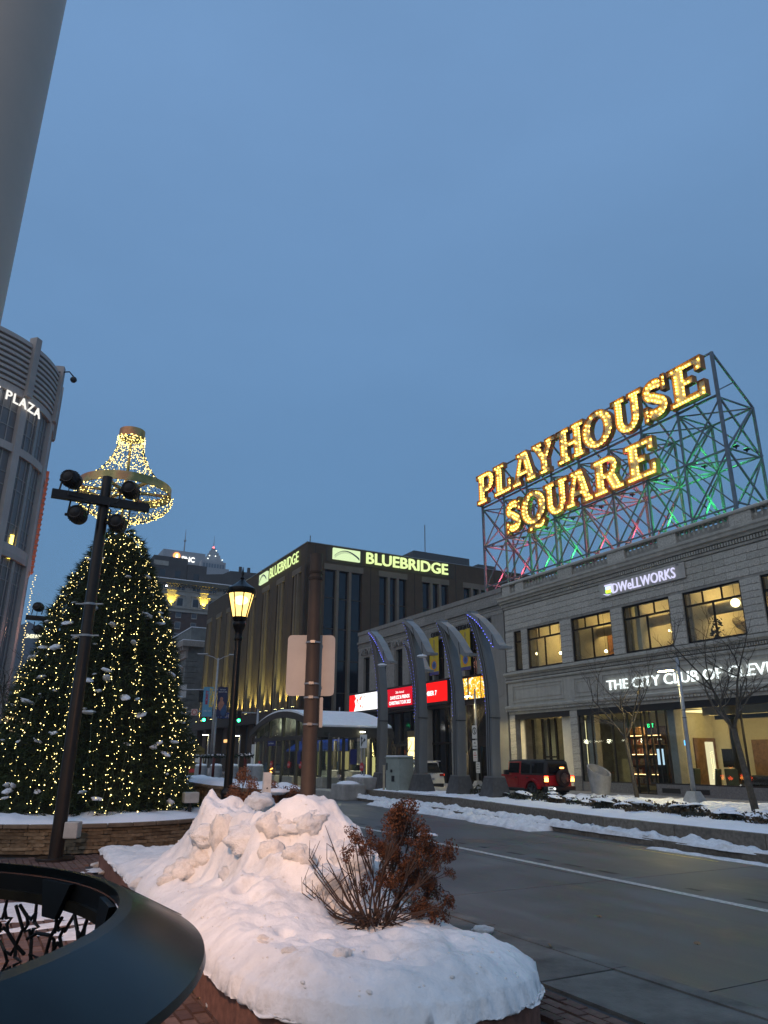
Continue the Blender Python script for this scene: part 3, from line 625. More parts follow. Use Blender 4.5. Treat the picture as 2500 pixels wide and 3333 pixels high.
def marquee_letter(parent, ch, x0, x1, zb, h, row):
    w, polys = GL[ch]; k = (x1-x0)/w
    cu = bpy.data.curves.new('g', 'CURVE'); cu.dimensions = '2D'; cu.fill_mode = 'BOTH'; cu.extrude = .03
    rim = MB(); pw = []
    for q in polys:
        pts = [(x0+a*k, zb+b*h) for a, b in q]; pw.append(pts)
        if len(pw) == 1 or ch not in 'S':
            pass
    sets = [pw] if ch not in 'SQ' else ([pw[:2], [pw[2]]] if ch == 'Q' else [[q] for q in pw])
    lt = bpy.data.objects.new('letter', None); COL.objects.link(lt); lt.parent = parent
    bulbs = MB(); off = MB(); pos = []
    for si, ps in enumerate(sets):
        cu = bpy.data.curves.new('g', 'CURVE'); cu.dimensions = '2D'; cu.fill_mode = 'BOTH'; cu.extrude = .03
        for q in ps:
            sp = cu.splines.new('POLY'); sp.points.add(len(q)-1); sp.use_cyclic_u = True
            for i, (a, b) in enumerate(q): sp.points[i].co = (a, b, 0, 1)
        o = bpy.data.objects.new('g', cu); me = tomesh(o); bpy.data.objects.remove(o)
        for v in me.vertices: v.co = Vector((v.co.x, -.02*si - v.co.z, v.co.y))
        link('letter_face', me, 'letter_face', lt)
        rm = MB()
        for q in ps:
            nq = len(q); vs = [(a, .22, b) for a, b in q] + [(a, -.17-.01*si, b) for a, b in q]
            rm.add(vs, [(i, (i+1) % nq, (i+1) % nq+nq, i+nq) for i in range(nq)])
        ro = rm.build('letter_rim', 'letter_rim', lt); so_ = ro.modifiers.new('thickness', 'SOLIDIFY'); so_.thickness = .04; so_.offset = 0
        d0 = .17
        for q in ps:
            for i in range(len(q)):
                a, b = q[i], q[(i+1) % len(q)]; L = math.hypot(b[0]-a[0], b[1]-a[1]); ns = max(1, int(L/.10))
                for j in range(ns+1):
                    t = j/ns
                    for sgn in (1, -1):
                        nx_, ny_ = -(b[1]-a[1])/L*sgn, (b[0]-a[0])/L*sgn
                        p = (a[0]+(b[0]-a[0])*t+nx_*d0, a[1]+(b[1]-a[1])*t+ny_*d0)
                        if inside(p, ps) and dist(p, ps) > d0*.93 and all((p[0]-u)**2+(p[1]-v)**2 >.20**2 for u, v in pos): pos.append(p)
    for (a, b) in pos:
        if random.random() < .86: bulbs.ball((a, -.10, b), .058, 6, 4)
        else: off.ball((a, -.10, b), .055, 6, 4)
    tag(bulbs.build('bulbs', 'marquee_bulb', lt), kind='stuff')
    if off.v: tag(off.build('unlit_bulbs', 'bulb_off', lt), kind='stuff')
    return lt
ms = stthing('marquee_sign', 'big two-row bulb-lit marquee letters in gold on an open steel rooftop frame', 'sign', 0, YS, 0)
ROW1 = [('P',-44.75,-42.45),('L',-42.5,-40.4),('A',-40.25,-37.5),('Y',-37.8,-35.3),('H',-35.15,-32.45),('O',-32.65,-29.9),('U',-29.95,-27.4),('S',-27.4,-25.5),('E',-25.42,-23.0)]
ROW2 = [('S',-41.2,-39.4),('Q',-39.42,-36.7),('U',-36.85,-34.38),('A',-34.75,-32.15),('R',-32.1,-29.5),('E',-29.3,-26.95)]
for ch, a, b in ROW1: marquee_letter(ms, ch, a, b, 21.15, 2.52, 1)
for ch, a, b in ROW2: marquee_letter(ms, ch, a, b, 17.82, 2.42, 2)
PX = [-44.6+2.75*i for i in range(9)]
Lv = [13.0, 14.5, 17.7, 20.85, 23.65]
def beam(a, b, w=.14, name='truss_bar', m_='steel_blue'): return MB().bar(a, b, w*.80).build(name, m_, ms)
DY = 3.0
for i, x in enumerate(PX):
    beam((x,.28,13.0), (x,.28,23.7), .2 if i in (0,8) else .15, 'truss_post')
    beam((x,DY+.2,13.0), (x,DY+.2,20.95), .16, 'truss_post')
    beam((x,.36,23.6), (x,DY+.2,20.95), .13)                     # sloping back stay
    for z in (20.85, 17.8, 14.7): beam((x,.36,z), (x,DY+.12,z), .10)
    beam((x,.36,17.8), (x,DY+.12,20.85), .12); beam((x,.36,20.85), (x,DY+.12,17.9), .12); beam((x,.36,17.7), (x,DY+.12,14.8), .12); beam((x,.36,13.2), (x,DY+.12,17.6), .10)
    beam((x,.36,21.3), (x,1.7,22.1), .09)
for i in range(8):
    a, b = PX[i], PX[i+1]
    for z, w in ((23.66,.12),(21.0,.14),(17.72,.13),(14.5,.10)): beam((a,.28,z), (b,.28,z), w)
    for z in (20.9,17.9,14.8): beam((a,DY+.2,z), (b,DY+.2,z), .12)
    for (z0, z1) in ((14.5,17.7),(17.75,20.8)):
        beam((a,.34,z0), (b,.34,z1), .09); beam((a,.42,z1), (b,.42,z0), .09)
        beam((a,DY+.26,z0+.2), (b,DY+.26,z1+.1), .11); beam((a,DY+.36,z1+.1), (b,DY+.36,z0+.2), .11)
    beam((a,.4,20.85), (b,DY+.1,20.85), .09); beam((a,.4,17.75), (b,DY+.1,17.85), .09); beam((a,DY+.1,14.7), (b,.4,14.6), .09)
# floodlights on the frame, red and green by turns
EM('flood_red', (1,.08,.12), 6); EM('flood_green', (.08,1,.25), 6)
for i in range(9):
    red = i in (0,1,4,5)
    x = PX[i]
    for z in (17.9,):
        for yy in (1.1, 2.0):
            f = MB().box(x-.13,x+.13,yy-.12,yy+.12,z+.12,z+.20).box(x-.03,x+.03,yy-.03,yy+.03,z,z+.12).build('floodlight', 'dark_metal', ms)
            MB().box(x-.11,x+.11,yy-.1,yy+.1,z+.201,z+.215).build('lens', 'flood_red' if red else 'flood_green', f)
        if i < 8: [lamp('flood_beam', 'POINT', (x+.5, 1.9, zz_), 130, (1,.10,.16) if red else (.05,1,.22), ms, .12) for zz_ in (z+.5, z-2.4)]
# ================================================================== COLLEGE BUILDING behind the fins (low limestone block with screens)
M('kent_stone', (.235,.225,.205), .8, var=.15, scale=1.0, streak=.4)
rnd_mat('kent_block', [(.20,.195,.18), (.27,.26,.235), (.235,.225,.205)], .75, .2, 30)
M('window_dark', (.006,.008,.011), .08, var=0, spec=.6)
kb = stthing('college_building', 'low grey limestone building with slim upper windows, video screens and yellow banners', 'building', 0, YB, 0)
KX0, KX1 = -62.0, -39.72
def kp(name, mat, *boxes, **k): return part(name, mat, *boxes, parent=kb, **k)
KW = [(-60.95,-59.6),(-57.9,-56.5),(-54.85,-53.6),(-52.4,-51.0),(-49.9,-48.9),(-48.5,-47.2),(-44.3,-43.0)]
e2 = [KX0] + [v for w in KW for v in w] + [KX1]
kp('wall', 'kent_stone', *[(e2[i], e2[i+1], 0, .5, 7.6, 10.75) for i in range(0, len(e2), 2)], (KX0, KX1, 0, .5, 10.75, 13.2), (KX0, KX0+.4, .5, 20, .1, 13.2), (KX0+.4, KX1, 10, 10.4, .1, 12.6), (KX0, KX1, .5, 10, 12.2, 12.5))
kp('parapet_course', 'kent_stone', (KX0-.05, KX1, -.1, .45, 12.92, 13.25), (KX0-.05, KX1, -.06, .0, 11.75, 11.9), (KX0-.08, KX1, -.16, .0, 12.1, 12.3))
# facing blocks
sh2 = {}
bl2 = []
for r in range(4):
    z = 10.8+r*.235 if r < 4 else 0
    x = KX0 + (.9 if r % 2 else 0)
for (z0, z1, bw) in ((12.33,12.9,1.5),(11.93,12.08,1.5),(11.45,11.73,1.5)):
    x = KX0
    while x < KX1-.4: bl2.append((x+.008, min(x+bw, KX1)-.008, z0, z1)); x += bw
for (a, b, c, e) in bl2:
    key = (round(b-a, 3), round(e-c, 3))
    if key not in sh2:
        me = MB().box(0, b-a, -.02, .02, 0, e-c).mesh('facing_block'); me.materials.append(MATS['kent_block']); sh2[key] = me
    o = bpy.data.objects.new('facing_block', sh2[key]); COL.objects.link(o); o.parent = kb; o.location = (a, jit(.004)-.012, c)
M('pilaster_stone', (.25,.24,.22), .8, var=.15)
mb = MB()
for i in range(2, len(e2)-2, 2): mb.box(e2[i]+.1, e2[i+1]-.1, -.1, .02, 7.6, 10.7)
kp('pilaster', 'pilaster_stone', *[(e2[i]+.08, e2[i+1]-.08, -.1, .02, 7.6, 10.7) for i in range(2, len(e2)-2, 2)])
for a, b in KW:
    w = window(kb, a, b, 7.6, 10.75, .3, .55, 2, .07, 'bronze_frame', 2)
    for c in w.children: c.data.materials[0] = MATS['window_dark']
kp('dark_interior', 'dark_room', (KX0+.5, KX1-.2, 3.4, 3.5, .1, 12))
# lettering
M('letter_dark', (.02,.02,.02), .5); M('letter_stone', (.30,.29,.27), .6, .2)
letters(kb, 'KENT STATE UNIVERSITY', -61.35, -50.0, .62, 'letter_stone', fronts(-.1, 10.98, 0), .12, -.01)
letters(kb, 'CLEVELAND URBAN DESIGN COLLABORATIVE', -48.95, -41.0, .36, 'letter_dark', fronts(-.1, 11.0, 0), .08)
# ground storey: piers, dark glazing, entrance
kp('pier', 'kent_stone', (KX0, -60.9, 0, .5, .1, 7.6), (-50.7,-49.9,-.02,.5,.1,5.6), (-46.5,-45.2,-.02,.5,.1,7.6), (-41.9,KX1,-.04,.5,.1,7.6))
kp('spandrel', 'dark_metal', (-60.9,-41.9,.05,.4,5.55,7.6))
kp('shop_glazing', 'window_dark', (-60.9,-50.7,.6,.65,.1,5.55), (-49.9,-46.5,.6,.65,.1,5.55))
mb = MB()
for x in (-59.5,-58,-56.4,-54.8,-53.2,-51.8,-49.2,-48.0): mb.box(x-.05,x+.05,.45,.62,.1,5.55)
mb.box(-60.9,-46.5,.45,.62,2.9,3.05); mb.build('shopfront_frame', 'bronze_frame', kb)
EM('poster_glow', (1.0,.80,.32), 2.6); M('poster_frame', (.10,.08,.04), .5); M('poster_ink', (.25,.10,.05), .7)
ps_ = stthing('lit_poster', 'glowing yellow poster case at street level between the fins', 'poster', 0, YB, 0)
MB().box(-53.1,-51.2,.1,.3,1.7,4.0).build('poster_case', 'poster_frame', ps_); MB().box(-53.0,-51.3,.08,.1,1.85,3.5).build('poster_sheet', 'poster_glow', ps_)
MB().box(-51.9,-51.45,.07,.079,2.7,3.1).build('poster_picture', 'poster_ink', ps_); textblock(ps_, 'MAC', -52.7, -51.6, .14, 'poster_ink', fronts(.075, 2.4, 0))
EM('fairy_gold', (1,.72,.25), 9, False)
mb = MB()
for i in range(120): z = random.random(); mb.octa((-59.9+jit(.7)*(1-z), .45, 1.0+z*2.2), .03)
for i in range(50): mb.octa((-60.6+1.6*random.random(), .42, .75+jit(.08)), .035)
mb.build('fairy_lights', 'fairy_gold', kb)
EM('cafe_glow', (1,.85,.5), 2.0); kp('cafe_sign', 'cafe_glow', (-60.5,-60.2,.36,.4,4.1,4.35), (-60.0,-59.8,.36,.4,4.1,4.35), (-59.6,-59.1,.36,.4,4.1,4.35))
# entrance right of the third fin
EM('lobby_wall_glow', (.95,.88,.50), .55); EM('lobby_lamp', (1,.93,.65), 12); EM('blue_lamp', (.05,.55,1.0), 4)
kp('entrance_wall', 'lobby_wall_glow', (-44.1,-42.1,1.6,1.7,3.4,5.5)); kp('entrance_ceiling_lamp', 'lobby_lamp', (-43.2,-42.6,1.2,1.45,4.6,4.66))
kp('entrance_frame', 'bronze_frame', (-44.5,-44.3,.1,.4,.1,5.6), (-42.1,-41.95,.1,.4,.1,5.6), (-44.3,-42.1,.1,.4,2.7,3.4), (-43.6,-43.5,.2,.35,3.4,5.5), (-43.3,-43.2,.2,.35,.1,2.7))
kp('pane', 'pane_glass', (-44.3,-42.1,.25,.26,.1,5.55)); kp('entrance_back', M('lobby_brown', (.20,.13,.06), .8), (-44.3,-42.1,2.4,2.5,.1,2.7)); kp('blue_sign', 'blue_lamp', (-43.2,-42.5,.9,.95,2.35,2.62))
lamp('lobby_point', 'POINT', (-43.2,1.2,2.2), 14, (1,.75,.35), kb, .2)
# stained glass window
def glass_art():
    m = bpy.data.materials.new('stained_glass'); m.use_nodes = True; t = m.node_tree; t.nodes.clear()
    tcn = nn(t, 'TexCoord'); v = nn(t, 'TexVoronoi'); v.inputs['Scale'].default_value = 5; n_ = nn(t, 'TexNoise'); n_.inputs['Scale'].default_value = 3.2; n_.inputs['Detail'].default_value = 5
    t.links.new(tcn.outputs['Object'], v.inputs['Vector']); t.links.new(tcn.outputs['Object'], n_.inputs['Vector'])
    ad = nn(t, 'Mix'); ad.inputs[0].default_value = .55; t.links.new(v.outputs['Distance'], ad.inputs[2]); t.links.new(n_.outputs['Fac'], ad.inputs[3])
    rp = nn(t, 'ValToRGB'); t.links.new(ad.outputs[0], rp.inputs[0]); c = rp.color_ramp
    c.elements[0].position = .30; c.elements[0].color = (1,.75,.12,1); c.elements[1].position = .62; c.elements[1].color = (1,.9,.55,1)
    for p, col in ((.38,(1,.45,.02)),(.44,(.55,.06,.01)),(.50,(.9,.55,.03)),(.56,(.35,.22,.02))): e = c.elements.new(p); e.color = (*col, 1)
    e = nn(t, 'Emission'); e.inputs[1].default_value = 1.9; t.links.new(rp.outputs[0], e.inputs[0]); o = nn(t, 'OutputMaterial'); t.links.new(e.outputs[0], o.inputs[0]); MATS['stained_glass'] = m
glass_art()
for a, b in ((-45.2,-44.35),(-44.1,-42.75),(-42.6,-41.95)):
    f = kp('art_window', 'bronze_frame', (a-.08,b+.08,-.02,.04,5.85,5.93), (a-.08,b+.08,-.02,.04,7.42,7.5)); MB().box(a,b,-.01,.03,5.93,7.42).build('pane', 'stained_glass', f)
# video screens
EM('screen_red', (1.0,.012,.012), 1.25); EM('screen_crimson', (.75,.012,.03), 1.0); EM('screen_white', (1,.98,.96), 1.5)
def screen(label, x0, x1, mat):
    t = stthing('video_screen', label, 'screen', 0, YB, 0, 'video screens along the college facade')
    MB().box(x0-.12,x1+.12,-.30,-.02,5.78,7.62).build('casing', 'dark_metal', t); MB().box(x0,x1,-.33,-.301,5.98,7.45).build('display', mat, t); return t
s1 = screen('leftmost video screen, red edge and white picture, above the bus shelter roof', -63.1, -56.6, 'screen_white')
rd = MB()
poly = [(-63.1,5.98),(-62.1,5.98),(-61.8,6.5),(-62.0,6.9),(-61.7,7.1),(-62.0,7.45),(-63.1,7.45)]
rd.prism(poly, -.336, -.332, lambda p, q, c: (p, c, q)); rd.build('picture', 'screen_red', s1)
r2_ = MB()
for i in range(14): x = -61.6+random.random()*1.8; z = 6.05+random.random()*1.1; s_ = .05+.16*random.random(); r2_.prism([(x,z),(x+s_*1.3,z+s_*.3),(x+s_,z+s_*1.4),(x-s_*.2,z+s_)], -.335-.001*i/14, -.333-.001*i/14, lambda p, q, c: (p, c, q))
r2_.build('picture', EM('screen_orange', (.9,.12,.03), 1.2), s1)
s_2 = screen('dark red video screen with three lines of white lettering', -56.0, -51.6, 'screen_crimson')
fr2 = lambda z: (lambda a, b, c: Vector((a, -.334-c, z+b)))
textblock(s_2, '26th Annual', -54.3, -52.9, .2, 'screen_white', fr2(7.02)); textblock(s_2, 'DAVE KOZ & FRIENDS', -55.2, -52.0, .28, 'screen_white', fr2(6.58), offset=.012); textblock(s_2, 'CHRISTMAS TOUR 2025', -55.4, -51.8, .28, 'screen_white', fr2(6.15), offset=.012)
s_3 = screen('bright red video screen reading a December date', -51.3, -46.5, 'screen_red'); textblock(s_3, 'DECEMBER 7', -50.7, -47.9, .34, 'screen_white', fr2(6.5), offset=.015)
# banners
M('banner_yellow', (.52,.38,.03), .8, var=.06); M('banner_purple', (.08,.07,.20), .8); M('banner_orange', (.60,.26,.03), .8); M('banner_blue', (.07,.16,.35), .8)
def banner(label, x0, x1, z0, z1):
    t = stthing('banner', label, 'banner', 0, YB, 0, 'yellow banners on the college building')
    MB().box(x0,x1,-.52,-.50,z0,z1).build('cloth', 'banner_yellow', t); xc = (x0+x1)/2
    MB().box(x0,x1,-.53,-.521,z0,z0+.25).build('band', 'banner_purple', t)
    for r, m_, y in ((.44,'banner_orange',-.522),(.30,'banner_blue',-.525),(.16,'banner_purple',-.528)):
        MB().prism(arc(xc, z0+.75, r, r, 0, 345, 23), y, y-.003, lambda p, q, c: (p, c, q)).build('roundel', m_, t)
    me = text_mesh('25 YEARS OF URBAN DESIGN', .28, .002)
    w = mx_(me)
    for v in me.vertices: v.co = Vector((xc+.12-v.co.y, -.523-v.co.z, z0+1.25+v.co.x*(z1-z0-1.45)/w))
    link('lettering', me, 'banner_purple', t)
    for z in (z0, z1): MB().tube([(xc,0,z),(xc,-.7,z)], .03, 6).build('bracket', 'dark_metal', t)
banner('left yellow banner with round orange emblem beside the third fin', -48.55, -47.25, 7.95, 10.85)
banner('right yellow banner with round orange emblem beside the nearest fin', -44.3, -43.05, 7.9, 10.85)
# ================================================================== OFFICE BLOCK with ribbed flank (behind the shelter)
BX = -75.85; BH = 25.9
M('bb_brick', (.080,.055,.033), .85, var=.12, scale=.8, bump=.3, bscale=30); M('bb_fin', (.17,.142,.108), .8, var=.1, scale=.7)
M('bb_glass', (.006,.009,.016), .1, var=0, spec=.55); M('bb_base', (.060,.050,.038), .8, var=.15)
EM('bb_sign', (.80,1.0,.40), 1.15); EM('logo_pale', (.78,.98,.55), 1.0); M('logo_ink', (.01,.03,.10), .5)
bb = stthing('ribbed_office_block', 'dark brick office block with ribbed side, tall windows and glowing yellow-green roof signs', 'building', 0, YB, 0)
def bp_(name, mat, *boxes, **k): return part(name, mat, *boxes, parent=bb, **k)
# local: x along street, y from facade line; front (towards +x) at BX
GF = [(2.35,7.25),(9.6,13.4),(15.75,19.6),(22,25.8),(28.2,32)]
fe = [0] + [v for g in GF for v in g] + [36]
bp_('front_wall', 'bb_brick', *[(BX-.6, BX, fe[i], fe[i+1], .1, 23.2) for i in range(0, len(fe), 2)], (BX-.6, BX, 0, 36, 23.2, BH), (-118, BX-.6, 35.5, 36, .1, BH), (-118,-117.6,.4,35.5,.1,BH))
bp_('roof', 'bb_base', (-118, BX-.3, .3, 35.7, BH-.8, BH-.5)); bp_('parapet_cap', 'grey_metal', (-118.1, BX+.06, -.06, .3, BH, BH+.08), (BX-.3, BX+.06, .3, 36, BH, BH+.08))
for j, (a, b) in enumerate(GF):
    g = bp_('window_bay', 'bb_glass', (BX-.5, BX-.42, a, b, 1, 23.0))
    mb = MB(); mb.box(BX-.45, BX+.06, a-.12, b+.12, 22.95, 23.65)
    for i in (1, 2): y = a+(b-a)*i/3; mb.box(BX-.42, BX+.10, y-.16, y+.16, 1, 22.95)
    mb.build('mullion', 'bb_fin', g)
    mb = MB()
    for k in range(6): z = 19.6-k*3.6; mb.box(BX-.41, BX-.36, a, b, z, z+.12)
    mb.build('spandrel_line', 'bb_base', g)
mb = MB()
for y in (1.05, 8.4, 14.6, 20.8, 27): mb.box(BX, BX+.02, y-.03, y+.03, 1, BH-.1)
mb.build('panel_joint', 'black', bb)
bp_('sign_recess', 'bb_base', (BX, BX+.04, 2.4, 7.4, 23.9, 25.7), (BX, BX+.04, 7.5, 20.5, 23.9, 25.75))
# flank: recessed slit windows between brick piers; raked hoods; uplights
cen = [-78.7-5.35*i for i in range(8)]
pe = [BX]
for c in cen: pe += [c+1.35, c-1.35]
pe.append(-118)
bp_('flank_pier', 'bb_brick', *[(pe[i+1], pe[i], 0, .6, 7.0, 23.2) for i in range(0, len(pe)-1, 2)], (-118, BX-.6, 0, .6, 23.2, BH))
M('bb_lit_brick', (.30,.27,.16), .85, var=.12, scale=.8, bump=.5, bscale=22)
EM('uplight_lens', (1,.9,.35), 18)
for c in cen:
    s_ = bp_('slit_window', 'bb_glass', (c-1.35, c+1.35, .75, .8, 7.0, 23.2))
    MB().box(c-.55,c-.3,-.12,.75,7.0,22.6).box(c+.3,c+.55,-.12,.75,7.0,22.6).build('fin', 'bb_fin', s_)
    MB().prism([(-.12,22.6),(-.12,23.2),(.6,24.0),(.75,23.2),(.75,22.9)], c-1.35, c+1.35, lambda p, q, k: (k, p, q)).build('hood', 'bb_fin', s_)
    MB().box(c-1.35,c+1.35,.0,.7,6.85,7.05).build('ledge', 'bb_base', s_)
    for sx_ in (-1.55, 1.55):
        u = MB().box(c+sx_-.14,c+sx_+.14,-.62,-.34,7.06,7.24).build('uplight', 'dark_metal', s_)
        MB().box(c+sx_-.12,c+sx_+.12,-.60,-.36,7.241,7.25).build('lens', 'uplight_lens', u)
        lamp('uplight_lamp', 'SPOT', (c+sx_, -.42, 7.28), 2600, (1.0,.88,.24), bb, .06, (c+sx_*1.12, .05, 15), 62, .8)
mb = MB()
for i in range(8): x = -76.2-5.35*i; mb.box(x-.03,x+.03,-.012,.005,7.0,BH-.2)
mb.build('panel_joint', 'black', bb)
bp_('canopy_band', 'bb_base', (-118, BX, -.9, .6, 5.9, 6.85)); bp_('ground_wall', 'black', (-118, BX-.6, 1.4, 1.6, .1, 5.9))
bp_('ground_pier', 'bb_brick', *[(pe[i+1]+.4, pe[i]-.4, -.1, .8, .1, 5.9) for i in range(0, len(pe)-1, 2)])
EM('dim_sign', (1,.55,.2), 1.5); bp_('shop_sign', 'dim_sign', (-103,-101.6,-.2,-.12,3.9,4.3))
# rooftop bits
M('roof_plant', (.08,.09,.10), .7); bp_('roof_plant', 'roof_plant', (-90,-80,17,26,BH,BH+2.4), (-84,-78,26,29,BH,BH+1.2)); bp_('roof_mast', 'grey_metal', (BX-.6,BX-.5,.5,.6,BH,BH+1.0), (-82.1,-82,20,20.1,BH+2.4,BH+7))
# signs
def side(x): return lambda a, b, c: Vector((x+c, a, b))
fsn = stthing('roof_sign', 'yellow-green roof sign on the front of the ribbed block, bridge logo first', 'sign', 0, YB, 0, 'glowing roof signs')
letters(fsn, 'BLUEBRIDGE', 7.5, 19.45, 1.42, 'bb_sign', lambda a, b, c: Vector((BX+.3+c, a, 24.28+b)), .2, .02)
def logo(par, f):
    MB().add([f(0,0,0),f(3.55,0,0),f(3.55,1.35,0),f(0,1.35,0),f(0,0,.25),f(3.55,0,.25),f(3.55,1.35,.25),f(0,1.35,.25)], [(0,3,2,1),(4,5,6,7),(0,1,5,4),(1,2,6,5),(2,3,7,6),(3,0,4,7)]).build('logo_panel', 'logo_pale', par)
    up_ = []; lo = []
    for i in range(21):
        t = i/20; up_.append((.15+3.3*t, .42+.85*sin(pi*min(1, t*1.0))**.8*(1-.25*t)+.0)); lo.append((.15+3.3*t, up_[-1][1]-.05-.22*t*t))
    poly = up_+lo[::-1]; mb = MB(); mb.prism(poly, .252, .27, lambda p, q, c: f(p, q, c)); mb.build('bridge_arch', 'logo_ink', par)
    mb = MB()
    for i in range(24):
        x = .2+2.9*i/24; t = (x-.15)/3.3; y = .40+.85*sin(pi*t)**.8*(1-.25*t)-.05; mb.prism([(x,y),(x+.03,y),(x+.03,y-.35*(1-.6*t)),(x,y-.35*(1-.6*t))], .252, .262, lambda p, q, c: f(p, q, c))
    mb.build('bridge_cables', 'logo_ink', par)
logo(fsn, lambda a, b, c: (BX+.1+c, 3.2+a, 24.25+b))
lsn = stthing('roof_sign', 'yellow-green roof sign on the ribbed flank of the dark block, seen edge-on', 'sign', 0, YB, 0, 'glowing roof signs')
letters(lsn, 'BLUEBRIDGE', -88.0, -78.0, 1.42, 'bb_sign', lambda a, b, c: Vector((a, -.2-c, 24.0+b)), .06, .0)
logo(lsn, lambda a, b, c: (-91.6+a*.84, -.1-c, 23.85+b))
# ================================================================== BLOCKS FURTHER DOWN THE STREET
M('corner_stone', (.17,.175,.16), .85, var=.18, scale=1); M('corner_stone_pale', (.33,.29,.25), .8, var=.15); 
cs = stthing('corner_bank_building', 'grey stone corner building with heavy bracketed cornice beyond the ribbed block', 'building', 0, YB, 0)
def csp(name, mat, *boxes, **k): return part(name, mat, *boxes, parent=cs, **k)
csp('wall', 'corner_stone', (-185,-130.5,.3,25,.1,20.8)); csp('attic', 'corner_stone', (-190,-131,.8,25,20.8,24.2)); csp('parapet_snow', 'snow', (-190,-130.9,.7,25,24.2,24.35))
csp('cornice', 'corner_stone_pale', (-190.5,-129.4,-.9,.3,20.6,21.6), (-130.5,-129.4,.3,2.9,20.6,21.6)); csp('cornice_snow', 'snow', (-190.5,-129.4,-.9,.3,21.6,21.75), (-130.5,-129.4,.3,2.9,21.6,21.75))
csp('frieze', 'corner_stone_pale', (-190,-130.1,-.1,.3,18.6,20.6))
mb = MB()
for i in range(40): x = -130-i*1.5; mb.box(x-.55,x,-.75,.3,19.9,20.6)
tag(mb.build('brackets', 'corner_stone_pale', cs), kind='stuff')
csp('quoin', 'corner_stone', *[(-131.9+.3*(i % 2),-130.3,.12,2.1,1+i*.95,1.85+i*.95) for i in range(19)])
for i in range(9):
    x = -134-i*5.2
    for z in (2,8,13.2): w = csp('window', 'corner_stone_pale', (x-1.5,x+1.5,.0,.32,z-.3,z+4.3)); MB().box(x-1.05,x+1.05,-.02,-.005,z,z+3.8).build('pane', 'bb_glass', w)
EM('window_dim', (.8,.9,.6), .35)
for (y, z, m_) in [(4.9,12.2,'window_dim'),(4.9,5.0,'bb_glass')]: w = csp('window', 'corner_stone_pale', (-130.5,-130.35,y-1.2,y+1.2,z-.3,z+3.9)); MB().box(-130.34,-130.33,y-.9,y+.9,z,z+3.6).build('pane', m_, w)
lamp('facade_lamp', 'POINT', (-140,-6,4), 900, (1,.6,.4), cs, .4)
# brick hotel with uplit stone top
HX = -195.0
M('hotel_brick', (.055,.032,.026), .9, var=.15, scale=1.5); M('hotel_stone', (.27,.255,.22), .85, var=.12, scale=.8); M('cornice_bronze', (.07,.06,.035), .7); M('pane_grey', (.05,.06,.075), .15, var=0)
hk = stthing('brick_hotel_block', 'tall dark brick block with pale stone top storeys and two yellow uplights', 'building', 0, 0, 0)
def hp(name, mat, *boxes, **k): return part(name, mat, *boxes, parent=hk, **k)
hp('brick_wall', 'hotel_brick', (-225,HX,32.2,80,0,39.0)); hp('stone_storeys', 'hotel_stone', (-225,HX+.15,32.2,80,39.0,46.3)); hp('belt_course', 'hotel_stone', (-225,HX+.6,32,80,38.9,39.3), (-225,HX+.5,32,80,39.9,40.15), (-225,HX+.4,32,80,44.6,44.75))
hp('cornice', 'cornice_bronze', (-225,HX+1.2,31.5,80,46.3,47.4)); hp('cornice_snow', 'snow', (-225,HX+1.2,31.5,80,47.4,47.6))
mb = MB()
for i in range(58): y = 31.8+i*.8; mb.box(HX+.15,HX+1.05,y,y+.35,45.7,46.3)
tag(mb.build('brackets', 'cornice_bronze', hk), kind='stuff')
EM('uplamp', (1,.75,.1), 30)
cols = [34.5, 38.8, 43.4, 47.6, 52.0, 56.2, 60.5, 65]
for j, y in enumerate(cols):
    w = hp('window', 'hotel_stone', (HX+.15,HX+.5,y-1.15,y+1.15,40.2,43.3)); MB().box(HX+.501,HX+.51,y-.75,y+.75,40.5,42.6).build('pane', 'bb_glass', w)
    if j % 2: MB().prism([(y-1.4,43.3),(y+1.4,43.3),(y,44.1)], HX+.15, HX+.9, lambda p, q, c: (c, p, q)).build('pediment', 'hotel_stone', w)
    else: MB().prism([(y-1.4,43.3),(y+1.4,43.3)]+arc(y,43.3,1.3,.8,10,170,8), HX+.15, HX+.9, lambda p, q, c: (c, p, q)).build('pediment', 'hotel_stone', w)
    for dy in (-.55,.55): w = hp('window', 'hotel_stone', (HX+.15,HX+.22,y+dy-.55,y+dy+.55,44.8,46.1)); MB().box(HX+.221,HX+.23,y+dy-.45,y+dy+.45,44.9,46.0).build('pane', 'bb_glass', w)
    for k in range(9): z = 37.5-k*3.05; w = hp('window', 'hotel_stone', (HX,HX+.1,y-.75,y+.75,z-.15,z+1.85)); MB().box(HX+.101,HX+.11,y-.65,y+.65,z+.1,z+1.75).build('pane', 'pane_grey', w)
for y in (41.15, 49.85, 58.4):
    u = MB().box(HX+.5,HX+.8,y-.2,y+.2,40.15,40.4).build('uplight', 'dark_metal', hk); MB().box(HX+.52,HX+.78,y-.15,y+.15,40.401,40.42).build('lens', 'uplamp', u)
    lamp('uplight_lamp', 'SPOT', (HX+.85, y, 40.5), 4500, (1,.70,.08), hk, .1, (HX+.1, y, 44.5), 80, .6)
EM('wall_light', (.95,.95,1), 10); hp('wall_light', 'wall_light', (HX+.3,HX+.6,39.3,39.6,45.4,45.7))
M('tower_dark', (.045,.042,.040), .85, var=.15, scale=.6)
pt = stthing('rooftop_annex', 'dark brick penthouse blocks rising above the hotel cornice', 'building', 0, 0, 0)
part('annex_wall', 'tower_dark', (-224,-215,39.1,49.2,46,59.1), (-224,-214.5,49.3,55,46,57.3), (-224,-214.2,30,39,46,57), parent=pt); part('pale_band', 'hotel_stone', (-215,-214.8,39.2,43.5,56.2,57.6), parent=pt)
